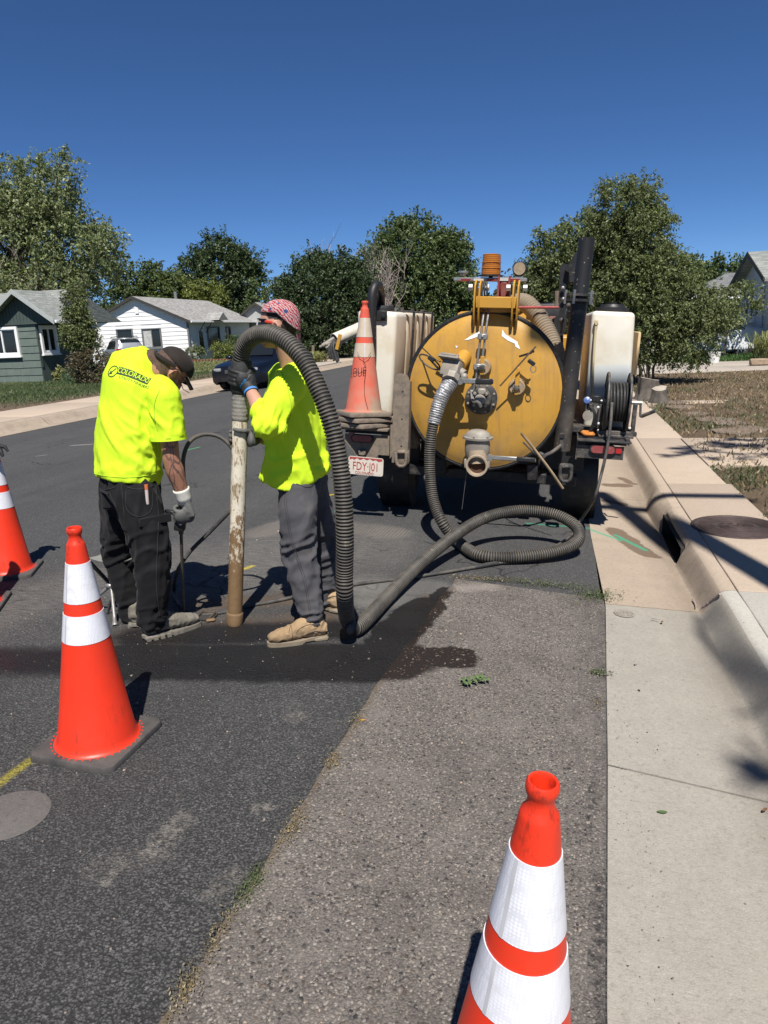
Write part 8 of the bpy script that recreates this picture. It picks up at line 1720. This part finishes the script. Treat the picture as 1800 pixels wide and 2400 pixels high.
# gloves
q = MB(); kk = grip(q, LH+ld*.045, ld, .020, (.55, -.80, .15), -1, WRR, span=230, sp=.021, fr=.011); q.ell(WRR, (.036, .036, .036)); gl = solid('glove', q, .0045, M_gloveg, p, 3)
q = MB(); ca = WRR+(ELR-WRR).normalized()*.035; q.tube([WRR-(ELR-WRR).normalized()*.03, WRR, ca, ca+(ELR-WRR).normalized()*.012], [.037, .038, .041, .043], 22, False); cf = q.build('cuff', M_cuff, gl, 60)
md = cf.modifiers.new('t', 'SOLIDIFY'); md.thickness = .006
q = MB(); q.ell(WRL+Vector((.01, .0, -.06)), (.035, .03, .05)); 
for i in range(4): q.tube([WRL+Vector((.0+.018*i-.02, .01, -.09)), WRL+Vector((.005+.018*i-.02, .025, -.13)), WRL+Vector((.0+.018*i-.02, .01, -.155))], [.011, .010, .008], 8)
q.tube([WRL+Vector((-.03, .0, -.05)), WRL+Vector((-.05, .02, -.09))], [.013, .010], 8); q.tube([WRL, WRL+Vector((.01, 0, -.05))], [.03, .03], 10); solid('glove', q, .0045, M_gloveg, p, 3)
# dark cap with visor pointing down, cropped hair
M_cap = cloth('dark_cap', (.020, .016, .014), .4, dirt=.3, dcol=(.06, .045, .035))
q = MB(); capdome(q, lambda x, y, z: L_(x*.97, y*.97+.012, z-.002), M_, 1, 1.03, -.004, .0); cp = q.build('cap', M_cap, p, 70)
q = MB(); rows = []
for f in np.linspace(0, 1, 7): rows.append([tuple(L_(x*.078*(1-.12*f), .085+.075*f-.035*x*x, .045-.022*f-.02*x*x)) for x in np.linspace(-1, 1, 13)])
q.grid(rows); vz = q.build('visor', M_cap, cp, 60); md = vz.modifiers.new('t', 'SOLIDIFY'); md.thickness = .004
q = MB(); q.tube([L_(.088*math.sin(a), -.012+.106*math.cos(a), .040-.03*max(0, -math.cos(a))) for a in np.linspace(R(100), R(260), 22)], [(.010, .003)]*22, 6); q.build('cap_strap', M_cap, cp, 60)
crop_hair(bd, HC, L_, mat('hair_cropped', (.085, .05, .036), .85, 0, .35, 90, .5, 300), -.04)
# glasses cord hanging from the face
q = MB(); q.tube([L_(.07, .05, .0), L_(.075, .09, -.02), L_(.07, .13, -.01)], .002, 5); q.build('glasses_cord', M_black, cp, 60)
# the print across his shoulders
bpy.context.view_layer.update()
bv = BVHTree.FromObject(jl, bpy.context.evaluated_depsgraph_get()); wb = world_loc(jl); co_ = Vector((0, 0, 1.65))
def shirt_hit(a):
    d = (Vector(a)-co_).normalized(); h = bv.ray_cast(co_-wb, d); return (h[0]+wb, h[1]) if h[0] is not None else (Vector(a), -d)
h0, _n = shirt_hit((-2.142,3.2,1.516)); h1, _n = shirt_hit((-1.974,3.2,1.455)); hc, hn = shirt_hit((-2.058,3.2,1.484)); uL = (h1-h0); bw = uL.length; uL.normalize()
M_print = mat('shirt_print', (.035, .055, .02), .8, 0, .1); nn_ = (hn+Vector((0, -.5, .2))).normalized()
def flat(poly):
    me = bpy.data.meshes.new('print'); bm = bmesh.new(); bm.faces.new([bm.verts.new((x, y, 0)) for x, y in poly]); bmesh.ops.triangulate(bm, faces=bm.faces[:]); 
    for _ in range(4): bmesh.ops.subdivide_edges(bm, edges=[e for e in bm.edges if e.calc_length() > .012], cuts=1); 
    bm.to_mesh(me); bm.free(); return me
bh = bw*.235
wrap_on(jl, flat([(-bw*.5, -bh*.5), (bw*.48, -bh*.5), (bw*.52, bh*.5), (-bw*.5, bh*.5)]), hc, uL, nn_, M_print, 'print_banner', .0018)
wrap_on(jl, text_mesh('COLORADO', bh*.98, 0), hc, uL, nn_, M_neon, 'lettering', .0034, bw*.96/(bh*.98*5.5))
vL = nn_.cross(uL).normalized()
wrap_on(jl, text_mesh('UTILITY FINDERS', bh*.46, 0), hc-vL*bh*.82+uL*bw*.10, uL, nn_, M_print, 'lettering', .0018, 1.15)
ring = [(math.cos(a), math.sin(a)) for a in np.linspace(0, 2*math.pi, 29)[:-1]]; rr_ = bh*.78; cE = hc-uL*(bw*.5+rr_*.85)-vL*bh*.25
me = bpy.data.meshes.new('print'); bm = bmesh.new(); A = [bm.verts.new((x*rr_, y*rr_, 0)) for x, y in ring]; B = [bm.verts.new((x*rr_*.84, y*rr_*.84, 0)) for x, y in ring]
for k in range(28): bm.faces.new([A[k], A[(k+1) % 28], B[(k+1) % 28], B[k]])
def bar(a, b, w):
    a, b = Vector((*a, 0)), Vector((*b, 0)); d = (b-a).normalized(); s = Vector((-d.y, d.x, 0))*w; bm.faces.new([bm.verts.new(a-s), bm.verts.new(b-s), bm.verts.new(b+s), bm.verts.new(a+s)])
bar((rr_*.45, rr_*.55), (-rr_*.35, -rr_*.35), rr_*.08); bm.faces.new([bm.verts.new((-rr_*.6, -rr_*.6, 0)), bm.verts.new((rr_*.12, -rr_*.42, 0)), bm.verts.new((-rr_*.42, rr_*.12, 0))])
bm.to_mesh(me); bm.free(); wrap_on(jl, me, cE, uL, nn_, M_print, 'print_emblem', .0018)
